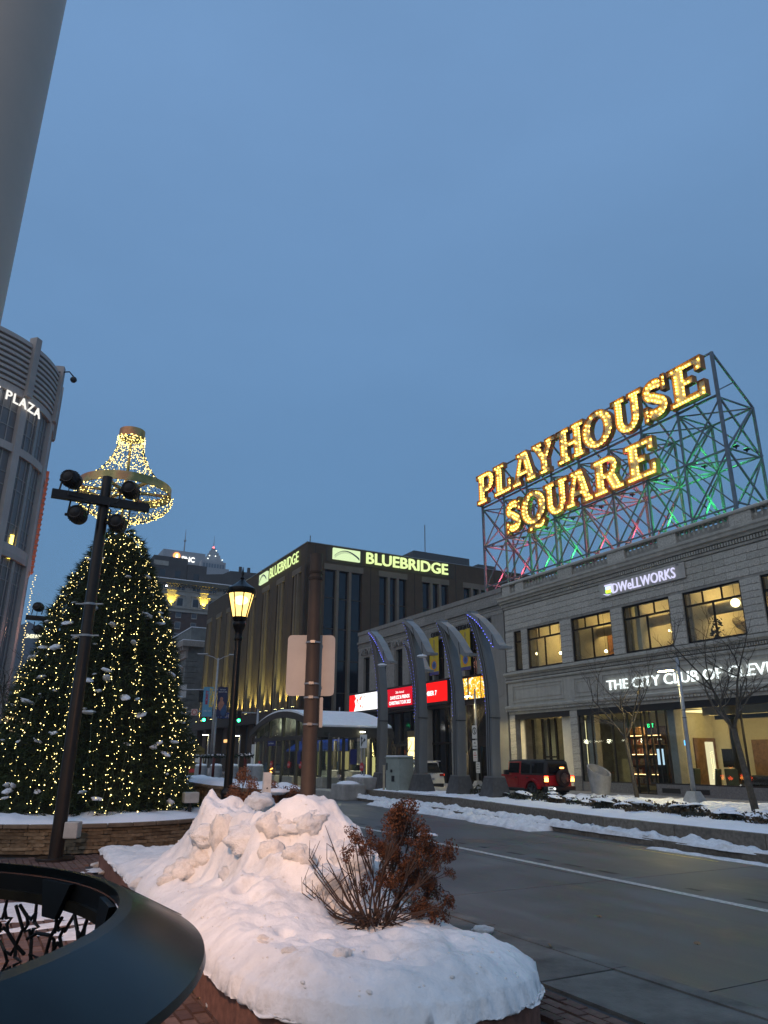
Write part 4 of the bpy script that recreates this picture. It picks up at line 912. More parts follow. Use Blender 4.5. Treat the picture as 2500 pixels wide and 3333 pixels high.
for y in (42,46.5): part('window', 'window_dark', (-215,-214.9,y-.8,y+.8,53,55), parent=pt)
for y in (52,): part('window', 'window_dark', (-214.5,-214.4,y-.8,y+.8,52.5,54.5), parent=pt)
mh = stthing('dark_roof_block', 'black-roofed block with three short chimneys between hotel and ribbed block', 'building', 0, 0, 0)
mb = MB(); mb.prism([(52.8,46),(90,46),(90,57),(73,57.2),(62.2,56.8),(60,55.5),(52.8,54.5)], -224, -214, lambda p, q, c: (c, p, q)); mb.build('wall', 'tower_dark', mh)
for y in (65.5,68.2,73): MB().box(-215,-214.2,y-.4,y+.4,57,58.6).build('chimney', 'tower_dark', mh)
# far towers (in the haze)
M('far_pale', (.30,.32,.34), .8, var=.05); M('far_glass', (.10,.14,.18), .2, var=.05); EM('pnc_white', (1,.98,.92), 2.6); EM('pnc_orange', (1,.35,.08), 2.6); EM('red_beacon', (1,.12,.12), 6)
def wp(name, mat, parent, *boxes):
    mb = MB()
    for b in boxes: mb.box(*b)
    return mb.build(name, mat, parent)
# bank tower with lit sign: facade turned like the street grid
bt = thing('bank_tower', 'pale hazy tower with white lettering and orange disc at its roofline', 'building', D(533, 1785, 420).xy.to_3d(), RZ+pi/2)
# local frame: x to the right along the face that looks at us, y away
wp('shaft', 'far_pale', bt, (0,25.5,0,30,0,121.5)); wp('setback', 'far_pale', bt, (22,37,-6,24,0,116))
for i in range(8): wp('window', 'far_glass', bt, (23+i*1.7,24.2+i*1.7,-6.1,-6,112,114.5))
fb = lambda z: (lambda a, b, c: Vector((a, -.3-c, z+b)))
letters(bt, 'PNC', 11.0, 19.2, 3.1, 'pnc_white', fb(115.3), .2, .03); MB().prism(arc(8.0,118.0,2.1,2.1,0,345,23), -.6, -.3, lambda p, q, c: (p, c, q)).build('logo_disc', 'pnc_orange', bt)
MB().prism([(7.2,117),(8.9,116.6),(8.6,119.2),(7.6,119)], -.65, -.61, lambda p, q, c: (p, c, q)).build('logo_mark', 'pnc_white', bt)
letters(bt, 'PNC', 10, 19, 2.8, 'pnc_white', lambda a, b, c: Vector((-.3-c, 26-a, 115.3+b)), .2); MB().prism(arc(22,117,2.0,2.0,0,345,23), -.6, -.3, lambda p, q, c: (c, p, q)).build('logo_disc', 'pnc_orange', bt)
MB().tube([(14,8,121),(14,8,138)], [.5,.12], 6).box(13.4,14.6,7.4,8.6,130,131).build('mast', 'grey_metal', bt)
# stepped crown tower
p0 = D(695, 1786, 460)
kt = thing('crown_tower', 'hazy tower with stepped pyramid crown, thin spire and red beacon', 'building', (p0.x, p0.y, 0), RZ+pi/2)
top = p0.z
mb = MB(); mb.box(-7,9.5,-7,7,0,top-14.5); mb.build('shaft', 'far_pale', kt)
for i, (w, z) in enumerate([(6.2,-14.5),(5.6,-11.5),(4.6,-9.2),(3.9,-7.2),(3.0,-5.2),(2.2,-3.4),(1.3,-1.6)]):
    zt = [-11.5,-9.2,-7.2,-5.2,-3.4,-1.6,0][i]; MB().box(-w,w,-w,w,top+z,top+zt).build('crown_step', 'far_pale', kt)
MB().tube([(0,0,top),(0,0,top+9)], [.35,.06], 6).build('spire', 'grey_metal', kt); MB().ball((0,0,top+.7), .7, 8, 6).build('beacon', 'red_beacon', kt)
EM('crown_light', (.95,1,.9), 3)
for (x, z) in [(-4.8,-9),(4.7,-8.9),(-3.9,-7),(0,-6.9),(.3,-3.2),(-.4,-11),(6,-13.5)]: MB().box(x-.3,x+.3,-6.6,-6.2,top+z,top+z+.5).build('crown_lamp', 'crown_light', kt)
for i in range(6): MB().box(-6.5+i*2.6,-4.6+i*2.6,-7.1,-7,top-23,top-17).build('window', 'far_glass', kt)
# stepped dark tower behind the tree
p1 = D(240, 2100, 240)
stp = thing('stepped_dark_tower', 'dark stepped tower peeking out left behind the lit conifer', 'building', (p1.x, p1.y, 0), RZ+pi/2)
wp('shaft', 'tower_dark', stp, (-2,30,0,20,0,51)); wp('step', 'tower_dark', stp, (1,30,1,20,51,59.5), (3.5,30,2,20,59.5,62.7), (7.5,30,3,20,62.7,66.3))
EM('green_sign', (.3,1,.1), 3); wp('green_sign', 'green_sign', stp, (8.2,10.2,2.8,2.95,64.2,65.4)); wp('window', 'far_glass', stp, (9,10.5,-.1,0,47,49), (4,5,-.1,0,47,49))
# paint company tower far left
p2 = D(91, 2022, 350)
sw_ = thing('blue_glass_tower', 'distant blue-grey tower with slanted roof and yellow-white lettering', 'building', (p2.x, p2.y, 0), RZ+pi/2)
M('tower_blue', (.10,.13,.17), .5, var=.1, scale=.4)
mb = MB(); mb.prism([(0,0),(26,0),(26,52),(0,64.6)], 0, 24, lambda p, q, c: (p, c, q)); mb.build('shaft', 'tower_blue', sw_)
mb = MB(); mb.prism([(-3,0),(0,0),(0,64.6),(-3,63)], 4, 24, lambda p, q, c: (p, c, q)); mb.build('side', 'far_glass', sw_)
for i in range(30): wp('floor_line', 'far_glass', sw_, (0,26,-.12,-.05,6+i*1.85,6.7+i*1.85))
EM('sw_sign', (1,.92,.6), 2.6); letters(sw_, 'SHERWIN-WILLIAMS', .3, 14.5, 1.9, 'sw_sign', fb(56.6), .2)
EM('floor_lights', (1,.80,.35), 1.8)
for (a, b, z) in [(-2,10,37.5),(-2,5,35),(7,16,35.5),(-6,6,22)]:
    mb = MB(); x = a
    while x < b: mb.box(x, x+.5+random.random()*.6, -.3, -.2, z, z+.6+random.random()*.3); x += 1.3
    mb.build('lit_floor', 'floor_lights', sw_)
# ================================================================== CURVED PLAZA TOWER (left edge)
M('plaza_stone', (.50,.43,.385), .75, var=.1, scale=.35, streak=.4); M('plaza_stone_b', (.43,.37,.335), .75, var=.1, scale=.35); M('plaza_glass', (.16,.15,.15), .35, var=0, spec=.5); M('louvre', (.50,.44,.40), .6, var=.06); M('frame_pale', (.33,.31,.29), .5)
M('terra_red', (.32,.10,.06), .7, var=.15)
TH = 40.0
tw = thing('curved_plaza_tower', 'curved stone-and-glass tower with ribbed louvre crown cut by the left picture edge', 'building', ST(-78.6, -8.6, 0), RZ)
TR = 11.0     # radius; local angle 0 = +x (towards the camera end of the street)
def pol(r, a, z): return (r*cos(R(a)), r*sin(R(a)), z)
def shell(name, mat, r0, r1, a0, a1, z0, z1, k=None, parent=tw):
    k = k or max(1, int(abs(a1-a0)/4)); mb = MB(); vs = []; 
    for i in range(k+1):
        a = a0+(a1-a0)*i/k; vs += [pol(r0,a,z0), pol(r1,a,z0), pol(r1,a,z1), pol(r0,a,z1)]
    fs = []
    for i in range(k):
        b = i*4
        for j in range(4): fs.append((b+j, b+(j+1) % 4, b+4+(j+1) % 4, b+4+j))
    fs += [(0,1,2,3), tuple(k*4+j for j in (3,2,1,0))]
    mb.add(vs, fs); return mb.build(name, mat, parent)
A0, A1 = -70, 100
shell('core', 'plaza_glass', TR-1.2, TR-.25, A0, A1, 0, 34.4)
# bays: piers every 26 degrees, paired windows with mullions
bays = [(-64,-40),(-36,-12),(-8,16),(20,44),(48,72),(76,98)]
for a, b in bays:
    w = shell('window_bay', 'plaza_glass', TR-.24, TR-.20, a, b, 2, 34.2)
    mb = MB()
    for z in (5,8,9.3,12.5,13.8,17,18.2,21,22.2,25.4,26.6,31,32.6): 
        k = 6
        for i in range(k):
            q0 = a+(b-a)*i/k; q1 = a+(b-a)*(i+1)/k; mb.bar(pol(TR-.17,q0,z), pol(TR-.17,q1,z), .06, .09)
    for f in (.18,.36,.64,.82): mb.bar(pol(TR-.15,a+(b-a)*f,2), pol(TR-.15,a+(b-a)*f,34.2), .09, .09)
    mb.build('glazing_bars', 'frame_pale', w); shell('centre_mullion', 'frame_pale', TR-.19, TR-.02, a+(b-a)*.45, a+(b-a)*.55, 2, 34.2, 2, w)
pe_ = [A0] + [v for w in bays for v in w] + [A1]
for i in range(0, len(pe_), 2):
    shell('pier', 'plaza_stone', TR-.3, TR+.25, pe_[i], pe_[i+1], 0, 34.5); 
    m_ = (pe_[i]+pe_[i+1])/2; shell('crown_rib', 'plaza_stone_b', TR-.3, TR+.55, m_-1.8, m_+1.8, 34.4, TH+.8, 2)
for z in (34.2, 28.6, 19.5): shell('band', 'plaza_stone', TR-.3, TR+.12, A0, A1, z, z+.75)
shell('lower_band', 'plaza_stone_b', TR-.3, TR+.16, A0, A1, 19.0, 19.5)
shell('louvre_wall', 'plaza_stone_b', TR-.6, TR-.2, A0, A1, 34.9, TH-.1)
for i in range(9): shell('louvre', 'louvre', TR-.25, TR+.22, A0, A1, 35.1+i*.56, 35.38+i*.56)
shell('crown_cap', 'louvre', TR-.6, TR+.1, A0, A1, TH-.1, TH+.1)
shell('roof', 'plaza_stone_b', .2, TR-.6, A0, A1, TH-1.5, TH-1.2)
# lower wing at the right end with coral lit edge
wp('wing', 'plaza_stone', tw, (-40,-3,2,TR-1.5,0,39)); wp('wing_cap', 'plaza_stone_b', tw, (-40,-3.4,2,TR-1.0,36,39.4))
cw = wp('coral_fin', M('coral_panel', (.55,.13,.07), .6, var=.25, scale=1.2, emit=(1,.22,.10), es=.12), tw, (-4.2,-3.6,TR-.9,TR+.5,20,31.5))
for i in range(19): MB().box(-4.3,-3.55,TR-.95,TR+.58,20.2+i*.58,20.27+i*.58).build('fin_joint', 'plaza_stone_b', cw)
EM('edge_bulbs', (1,.75,.3), 2.5, False)
mb = MB()
for i in range(46): mb.octa((-3.4+jit(.1), TR+.7+jit(.15), 9+i*.24), .06)
tag(mb.build('edge_lights', 'edge_bulbs', tw), kind='stuff')
EM('tower_sign', (1,.97,.9), 1.1)
body = 'ONE PLAZA'; size = 1.35
def ringtext(parent, body, a0, da, z, h, mat):
    tot = sum(advance(c) for c in body); acc = 0
    for ch in body:
        if ch != ' ':
            me = text_mesh(ch, h/.73, .06)
            for v in me.vertices:
                an = a0+da*(acc/tot)+v.co.x/(TR+.4)*180/pi; v.co = Vector(pol(TR+.4+v.co.z, an, z+v.co.y))
            me.update(); link('letter', me, mat, parent)
        acc += advance(ch)
ts_ = thing('tower_sign', 'white raised lettering curving round the plaza tower below its crown', 'sign', ST(-78.6, -8.6, 0), RZ)
ringtext(ts_, 'ONE PLAZA', 15, 42, D(12, 1275, 58.4).z, 1.0, 'tower_sign')
EM('tu_sign', (.85,.9,.35), 1.4); letters(tw, 'TU', -.9, .9, 2.2, 'tu_sign', lambda a, b, c: Vector(pol(TR-.1+c, -30+a*4, 20.3+b)), .1)
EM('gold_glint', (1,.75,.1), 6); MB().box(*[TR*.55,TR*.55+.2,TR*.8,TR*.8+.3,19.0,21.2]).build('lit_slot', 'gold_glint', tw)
MB().tube([(TR*cos(R(72)),TR*sin(R(72)),TH),(TR*cos(R(74))+.3,TR*sin(R(74))+1.0,TH+.4),(TR*cos(R(74))+.3,TR*sin(R(74))+1.5,TH-.1)], .08, 6).ball((TR*cos(R(74))+.3,TR*sin(R(74))+1.5,TH-.4), .35, 8, 6).build('camera_arm', 'dark_metal', tw)
lamp('coral_lamp', 'POINT', (-2.0, TR+4, 14), 700, (1,.45,.3), tw, .5)
# ================================================================== MEDIAN: planters, fins, plants
rnd_mat('kerb_concrete', [(.125,.105,.085), (.18,.155,.125), (.15,.128,.105)], .85, .5, 40)
M('soil', (.03,.024,.018), .95, var=.2)
def wallrun(name, label, path, z0, z1, th, seg=2.6, group=None, mat='kerb_concrete'):
    t = stthing(name, label, 'planter', 0, 0, 0, group)
    for a, b in zip(path, path[1:]):
        a = Vector(a); b = Vector(b); L = (b-a).length; k = max(1, round(L/seg)); t_ = (b-a)/L; s_ = Vector((-t_.y, t_.x))*th
        if s_.y < 0: s_ = -s_
        for i in range(k):
            p = a+t_*(L*i/k+.008); q = a+t_*(L*(i+1)/k-.008); mb = MB()
            mb.prism([tuple(p), tuple(q), tuple(q+s_), tuple(p+s_)], z0, z1); mb.build('wall_segment', mat, t, False, .012)
    return t
def snowfield(name, poly_fn, x0, x1, y0, y1, z, amp, label, nx=90, ny=24, mat='snow', cat='snow', fr=1.0, lump=None):
    vs = []; fs = []
    for i in range(nx+1):
        for j in range(ny+1):
            u = i/nx; v = j/ny; x = x0+(x1-x0)*u; ya, yb = poly_fn(x); y = ya+(yb-ya)*v
            e = min(1, min(v, 1-v)*ny/2.0, min(u, 1-u)*nx/2.0)
            h = amp*(.5+fbm(x*fr, y*fr))*e + .35*amp*fbm(x*6, y*6)*e - (1-e)*.05
            if lump: h += lump(x, y)*e
            vs.append((x, y, z+h))
    for i in range(nx):
        for j in range(ny): a = i*(ny+1)+j; fs.append((a, a+ny+1, a+ny+2, a+1))
    mb = MB(); mb.add(vs, fs); return tag(stz(mb.build(name, mat, None, True)), label, cat)
# low kerb in front of the planters
fk = [(-34,16.45),(-31,16.0),(-23,15.2),(-15,13.95),(-9.6,13.4),(4,12.3)]
mk = wallrun('median_kerb', 'long low concrete kerb edging the far side of the road, half under snow', fk, -.02, .15, .2, 3.0); mk['category'] = 'kerb'
W1 = [(-32.5,16.75),(-25.0,16.85)]; W2 = [(-24.6,16.35),(-19.4,15.3),(-14.7,14.3),(-10,13.95),(4,12.9)]
wallrun('planter_wall', 'shorter concrete planter wall under the steel fins, left of the jog', W1, -.03, .45, .35); 
MB_ = wallrun('planter_wall', 'long concrete planter wall running out of the picture on the right', W2, -.03, .45, .35)
def lin(path, x):
    for a, b in zip(path, path[1:]):
        if a[0] <= x <= b[0]: f = (x-a[0])/(b[0]-a[0]); return a[1]+f*(b[1]-a[1])
    return path[0][1] if x < path[0][0] else path[-1][1]
med = stz(MB().prism([(-32.5,17.0),(-25,17.0),(-24.6,16.6),(-14.7,14.6),(4,13.2),(40,11),(40,22.6),(-23.6,22.6),(-24.2,19.2),(-32.5,19.2)], -.05, .40).build('median_bed', 'soil')); tag(med, kind='structure')
snowfield('planter_snow', lambda x: (16.78, 18.6), -32.45, -24.9, 0, 0, .47, .05, 'smooth snow cover on the planter under the steel fins')
snowfield('planter_snow', lambda x: (lin(W2, x)+.03, lin(W2, x)+2.6), -24.5, 3.9, 0, 0, .47, .05, 'smooth snow cover on the long right-hand planter', 160, 18)
snowfield('trampled_snow', lambda x: (lin(W2, x)+3.6, 22.4), -23.4, 3.9, 0, 0, .45, .12, 'rough trampled snow on the bed around the bare trees', 170, 40, 'snow_rough', 'snow', 1.6)
snow_strip('kerb_snow', [(-32.5,16.35),(-30,16.05),(-23,15.45),(-15,14.15),(-9.6,13.62),(4,12.6)], .5, .14, .09, 'snow bank lying on the kerb below the long planter', amp=.10, freq=2.2, nx=420, ny=12, mat='snow_rough')
snow_strip('gutter_snow', [(-29,15.45),(-23,14.75),(-16.5,13.85)], .9, .0, .12, 'ploughed snow in the gutter below the fins', amp=.12, freq=2.0, nx=300, ny=14, mat='snow_rough')
snow_strip('gutter_snow', [(-12.4,13.35),(-9.6,13.1),(3,12.0)], .28, .0, .03, 'thin slush line in the gutter at the right picture edge', amp=.03, nx=140, mat='snow_rough')
# fins
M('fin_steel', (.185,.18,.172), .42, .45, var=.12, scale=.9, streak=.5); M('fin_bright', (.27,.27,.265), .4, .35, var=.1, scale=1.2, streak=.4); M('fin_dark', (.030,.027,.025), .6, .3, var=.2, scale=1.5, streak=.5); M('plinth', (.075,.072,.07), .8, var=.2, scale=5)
EM('led_blue', (.14,.16,1.0), 5.5, False)
OL = [(-.03,1.18),(-.02,2.3),(.04,3.55),(.0,4.6),(-.17,5.5),(-.42,6.29),(-.73,7.07),(-1.15,7.74)]
RL = [(.92,1.2),(1.0,2.7),(1.01,3.71),(.93,4.54),(.78,5.28),(.46,6.19),(-.05,7.0),(-.62,7.5)]
WT = [(-1.15,7.74),(-.62,7.62),(-.1,7.33),(.4,6.95),(.84,6.53),(1.12,6.19),(1.28,6.03),(1.6,5.98)]
WBt = [(1.6,5.88),(1.1,5.90),(.92,6.0),(.5,6.42),(.12,6.84),(-.35,7.24),(-.8,7.52)]
def fin(label, x, y, k=1.0, leds=True):
    t = stthing('steel_fin', label, 'sculpture', x, y, .45, 'curved steel fins in a row on the median')
    sc = lambda q: (q[0], (q[1]-.45)*k)
    ol = [sc(q) for q in OL]; rl = [sc(q) for q in RL]; n_ = len(ol)
    # leg: lighter right-hand box, dark recessed left flank
    mid = [(o_[0]+.30, o_[1]) for o_ in ol]; rim_ = [(o_[0]+.40, o_[1]) for o_ in ol]
    def loft(a, b, y0, y1, name, mat):
        mb = MB(); vs = []
        for p, q in zip(a, b): vs += [(p[0],y0,p[1]),(q[0],y0,q[1]),(q[0],y1,q[1]),(p[0],y1,p[1])]
        fs = []
        for i in range(len(a)-1):
            for j in range(4): fs.append((i*4+j, i*4+(j+1) % 4, i*4+4+(j+1) % 4, i*4+4+j))
        fs += [(0,1,2,3), tuple((len(a)-1)*4+j for j in (3,2,1,0))]
        mb.add(vs, fs); return mb.build(name, mat, t, 'auto')
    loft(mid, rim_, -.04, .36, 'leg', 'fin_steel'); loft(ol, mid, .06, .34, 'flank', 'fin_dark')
    # edge flanges of the flank
    mb = MB()
    for i in range(n_-1):
        for f in (.0, .45): 
            p = (ol[i][0]+(mid[i][0]-ol[i][0])*f, ol[i][1]); q = (ol[i+1][0]+(mid[i+1][0]-ol[i+1][0])*f, ol[i+1][1]); mb.bar((p[0]+.03,.02,p[1]), (q[0]+.03,.02,q[1]), .06, .08)
    mb.build('flange', 'fin_steel', t)
    wt = [sc(q) for q in WT]; wb = [sc(q) for q in WBt]
    mb = MB(); mb.prism([(a_-.0 if a_ < 0 else a_*.95, b_) for a_, b_ in wt+wb], -.10, .30, lambda p, q, c: (p, c, q)); mb.build('wing', 'fin_bright', t)
    mb = MB()
    for i in (2,4): mb.bar((wt[i][0]*(.9 if wt[i][0] > 0 else 1),-.105,wt[i][1]-.02), (wb[len(wb)-1-i][0]*(.9 if wb[len(wb)-1-i][0] > 0 else 1),-.105,wb[len(wb)-1-i][1]+.02), .02, .02)
    mb.build('wing_seam', 'fin_dark', t)
    MB().box(-.08,.48,-.12,.44,.72*1,.77).build('base_plate', 'fin_steel', t)
    b = .2; pl_ = MB(); pl_.add([(-.26,-.30,-.1),(.66,-.30,-.1),(.66,.62,-.1),(-.26,.62,-.1),(-.2,-.24,.2),(.60,-.24,.2),(.60,.56,.2),(-.2,.56,.2),(-.09,-.13,.72),(.49,-.13,.72),(.49,.45,.72),(-.09,.45,.72)],
        [(0,3,2,1),(0,1,5,4),(1,2,6,5),(2,3,7,6),(3,0,4,7),(4,5,9,8),(5,6,10,9),(6,7,11,10),(7,4,8,11),(8,9,10,11)]); pl_.build('plinth', 'plinth', t)
    for z in (3.3, 5.2): MB().bar((ol[2][0]+.28,-.05,z*k-.4), (ol[2][0]+.42,-.05,z*k-.4), .03, .03).bar((ol[2][0]+.41,-.05,z*k-.4), (ol[2][0]+.41,.37,z*k-.4), .03, .03).build('joint', 'fin_dark', t) if z < 4 else None
    if leds:
        mb = MB(); pts = ol[2:]
        for i in range(len(pts)-1):
            L = math.hypot(pts[i+1][0]-pts[i][0], pts[i+1][1]-pts[i][1]); m_ = max(1, int(L/.15))
            for j in range(m_): f = j/m_; mb.octa((pts[i][0]+(pts[i+1][0]-pts[i][0])*f-.02, -.0, pts[i][1]+(pts[i+1][1]-pts[i][1])*f), .017)
        w2 = wb[::-1] if k > 1.072 or x > -24 else []
        for i in range(len(w2)-2):
            L = math.hypot(w2[i+1][0]-w2[i][0], w2[i+1][1]-w2[i][1]); m_ = max(1, int(L/.15))
            for j in range(m_): f = j/m_; xq = w2[i][0]+(w2[i+1][0]-w2[i][0])*f; mb.octa((xq*(.9 if xq > 0 else 1), -.12, w2[i][1]+(w2[i+1][1]-w2[i][1])*f+.03), .017)
        tag(mb.build('led_strip', 'led_blue', t), kind='stuff')
    return t, wt
fin('leftmost curved steel fin, tallest, beside the bus shelter roof', -33.0, 17.6, 1.075)
fin('second curved steel fin from the shelter, behind the white car gap', -29.3, 17.6, 1.07)
fin('third curved steel fin from the shelter, beside the red screen', -26.3, 17.6)
fin('rightmost curved steel fin, just left of the red off-roader', -23.97, 17.6)
fin('curved steel fin mostly hidden behind the second one', -33.75, 20.2, 1.04)
for (x, y, z, l_) in [(-31.4,17.0,6.15,'melting snow clump on the tip of the leftmost fin'),(-27.7,17.0,6.15,'snow cap on the tip of the second fin')]:
    o = MB().ball((0,0,0), .17, 10, 6, (1.4,1,.4)).build('snow_lump', 'snow', None, True); o.location = ST(x, y, z); tag(o, l_, 'snow')
# utility cabinet and marker post
uc = stthing('utility_cabinet', 'grey-green utility cabinet with snow cap beside the leftmost fin', 'cabinet', -30.25, 17.3, .45)
M('cabinet_paint', (.30,.33,.29), .5, .2, var=.08); MB().box(-.58,.58,-.4,.4,0,1.42).build('body', 'cabinet_paint', uc, False, .02); MB().box(-.62,.62,-.44,.44,1.42,1.46).build('lid', 'cabinet_paint', uc)
MB().box(-.58,.58,-.4,.4,1.461,1.52).build('snow_cover', 'snow', uc, False, .03); MB().box(-.02,.22,-.42,-.401,.42,.66).build('meter_box', 'black', uc); MB().box(-.12,.03,-.42,-.401,.8,.92).build('vent', 'dark_metal', uc); MB().box(-.5,-.42,-.42,-.401,.9,1.2).build('latch', 'dark_metal', uc)
tag(MB().box(-.05,.05,-.05,.05,0,1.05).box(-.06,.06,-.06,.06,1.05,1.1).build('marker_post', M('post_tan', (.42,.36,.26), .7), None), 'thin tan post standing before the grey-green cabinet', 'post').location = ST(-31.1, 16.95, .45)
# planter shrubs: small dead-leaf clumps with snow
M('ivy_dark', (.030,.032,.018), .8, var=.3, scale=8); M('ivy_brown', (.085,.055,.025), .8, var=.3, scale=8)
def clump(rad, h, nleaf, leaf):
    mb = MB()
    for i in range(nleaf):
        a = random.random()*2*pi; r = rad*random.random()**.5; z = h*random.random()*(1-.5*(r/rad)**2); c = Vector((r*cos(a), r*sin(a), z)); u = Vector((jit(1),jit(1),jit(1))).normalized()*leaf; w = u.cross(Vector((jit(1),jit(1),jit(1)))).normalized()*leaf*.7
        mb.quad(c-u, c+w, c+u, c-w)
    return mb.mesh('leaves')
pm = [clump(.36,.26,180,.045) for _ in range(3)]
def cap_mesh(r, h, seed):
    mb = MB(); k = 10; vs = [(0,0,h)]
    for j in (1,2,3):
        for i in range(k):
            a = 2*pi*i/k; rr = r*j/3*(1+.3*noise.noise(Vector((cos(a)*1.3, sin(a)*1.3, seed)))); vs.append((rr*cos(a), rr*sin(a), h*(1-(j/3)**2)+.03*noise.noise(Vector((rr*5, a, seed)))))
    fs = [(0, 1+i, 1+(i+1) % k) for i in range(k)]
    for j in range(2):
        for i in range(k): fs.append((1+j*k+i, 1+j*k+k+i, 1+j*k+k+(i+1) % k, 1+j*k+(i+1) % k))
    mb.add(vs, fs); return mb.mesh('snow_cap')
cm_ = [cap_mesh(.26,.07,s) for s in (1.1,2.7,5.3)]
for m_ in cm_:
    m_.materials.append(MATS['snow'])
    for p in m_.polygons: p.use_smooth = True
PLL = ['low leafless-looking ground shrub with snow in the planter row, before fins and jeep', 'low brown ground shrub with snow cap in the planter row, below the bare trees']
i = 0; icol = 0; ncol0 = None
def ordw(k): return ('first second third fourth fifth sixth seventh eighth ninth tenth eleventh twelfth thirteenth fourteenth fifteenth sixteenth seventeenth eighteenth nineteenth twentieth'.split()+['farthest']*9)[k]
x = -25.6
while x < -7.5:
    if x >= -21 and ncol0 is None: ncol0 = icol
    for row in range(2):
        y = lin(W2, x)+1.9+row*.75+jit(.2); far = x < -21
        t = thing('ground_shrub', ("low dark evergreen ground shrub, %s from the third fin in the %s row" if far else "low snow-capped brown ground shrub, %s along from the off-roader in the %s row") % (ordw(icol if far else icol-ncol0), ('road-side', 'inner')[row]), 'shrub', ST(x+jit(.25), y, .43), random.random()*6, 'low shrubs along the planter, left part' if far else 'low shrubs along the planter, right part')
        me = pm[i % 3].copy(); o = link('foliage', me, 'ivy_dark' if (far or random.random() < .5) else 'ivy_brown', t); s_ = .8+random.random()*.5; o.scale = (s_, s_, s_*(.8+random.random()*.5))
        if random.random() < (.45 if far else .8):
            c = bpy.data.objects.new('snow_cap', cm_[i % 3]); COL.objects.link(c); c.parent = t; c.location = (jit(.1), jit(.1), .21*s_); c.scale = (s_*(.7+.5*random.random()),)*3; c.rotation_euler = (jit(.2), jit(.2), random.random()*6)
        i += 1
    x += .62+random.random()*.25; icol += 1
# concrete pot
pot = stthing('concrete_pot', 'big tapering concrete planter with slanted rim behind the red off-roader', 'planter pot', -22.6, 22.0, .40)
mb = MB(); vs = []; k = 24
for (r, z) in ((.33,0),(.38,.4),(.44,.8),(.45,1.05)):
    for i_ in range(k): a = 2*pi*i_/k; vs.append((r*cos(a), r*sin(a), z*(1+.22*(-cos(a)))+.0))
for i_ in range(k): a = 2*pi*i_/k; vs.append((.38*cos(a), .38*sin(a), 1.03*(1-.22*cos(a))))
for i_ in range(k): a = 2*pi*i_/k; vs.append((.36*cos(a), .36*sin(a), .8*(1-.22*cos(a))))
fs = [(j*k+i_, j*k+(i_+1) % k, (j+1)*k+(i_+1) % k, (j+1)*k+i_) for j in range(5) for i_ in range(k)]; fs += [tuple(reversed(range(k))), tuple(5*k+i_ for i_ in range(k))]
mb.add(vs, fs); mb.build('bowl', 'concrete', pot, 'auto')
# bare trees
M('bark', (.085,.072,.056), .9, var=.25, scale=12, bump=.5)
def bare_tree(label, base, h, spread, seed, rad=.07, lean=(0,0), fork=.42, depth=5, group='bare street trees', dens=3):
    rnd = random.Random(seed); t = thing('bare_tree', label, 'tree', base, 0, group)
    tr = MB(); br = MB(); tw_ = MB()
    zf = h*fork; tr.tube([(0,0,0),(lean[0]*.5,lean[1]*.5,zf*.5),(lean[0],lean[1],zf)], [rad*1.25,rad,rad*.85], 9)
    def grow(p, d, L, r, lv):
        q = p; pts = [p]; dd = d.copy(); n_ = 4 if lv < 3 else 3
        for i in range(n_):
            dd = (dd + Vector((rnd.uniform(-.22,.22), rnd.uniform(-.22,.22), rnd.uniform(-.08,.16)))).normalized(); q = q+dd*(L/n_); pts.append(q)
        (br if lv < 2 else tw_).tube(pts, [r*(1-.55*i/n_) for i in range(n_+1)], 5 if lv < 2 else 3, False)
        if lv >= depth-1: return
        for c in range(dens if lv else dens+1):
            f = rnd.uniform(.3, 1.0); i = min(n_-1, int(f*n_)); bp0 = pts[i].lerp(pts[i+1], f*n_-i); ax = Vector((rnd.uniform(-1,1), rnd.uniform(-1,1), rnd.uniform(-.25,.7))).normalized()
            grow(bp0, (dd*.75+ax*spread).normalized(), L*rnd.uniform(.5,.72), r*.5, lv+1)
    top = Vector((lean[0], lean[1], zf))
    for i in range(4):
        a = 2*pi*i/4+rnd.random(); grow(top-Vector((0,0,.1)), Vector((cos(a)*spread*.8, sin(a)*spread*.8, .9)).normalized(), h*.36, rad*.62, 0)
    tr.build('trunk', 'bark', t, True); br.build('limbs', 'bark', t, True); tag(tw_.build('twigs', 'bark', t), kind='stuff'); return t
bare_tree('bare small tree with forked trunk before the lettered frieze', ST(-19.9, 21.1, .42), 5.6, .95, 11, .068, (-.2,.05), .40, 5, dens=3)
bare_tree('bare tree at the right picture edge, dark leaning trunk', ST(-14.2, 19.6, .42), 5.6, 1.0, 23, .085, (-.3,.0), .42, 5, dens=3)
bare_tree('bare tree seen between second and third fins before the screens', ST(-41.2, 28.6, .15), 6.3, .8, 31, .065, (.1,0), .33)
bare_tree('slim bare sapling between the first two fins by the cabinet', ST(-40.5, 23.0, .1), 4.6, .7, 47, .055, (0,0), .25, 4)
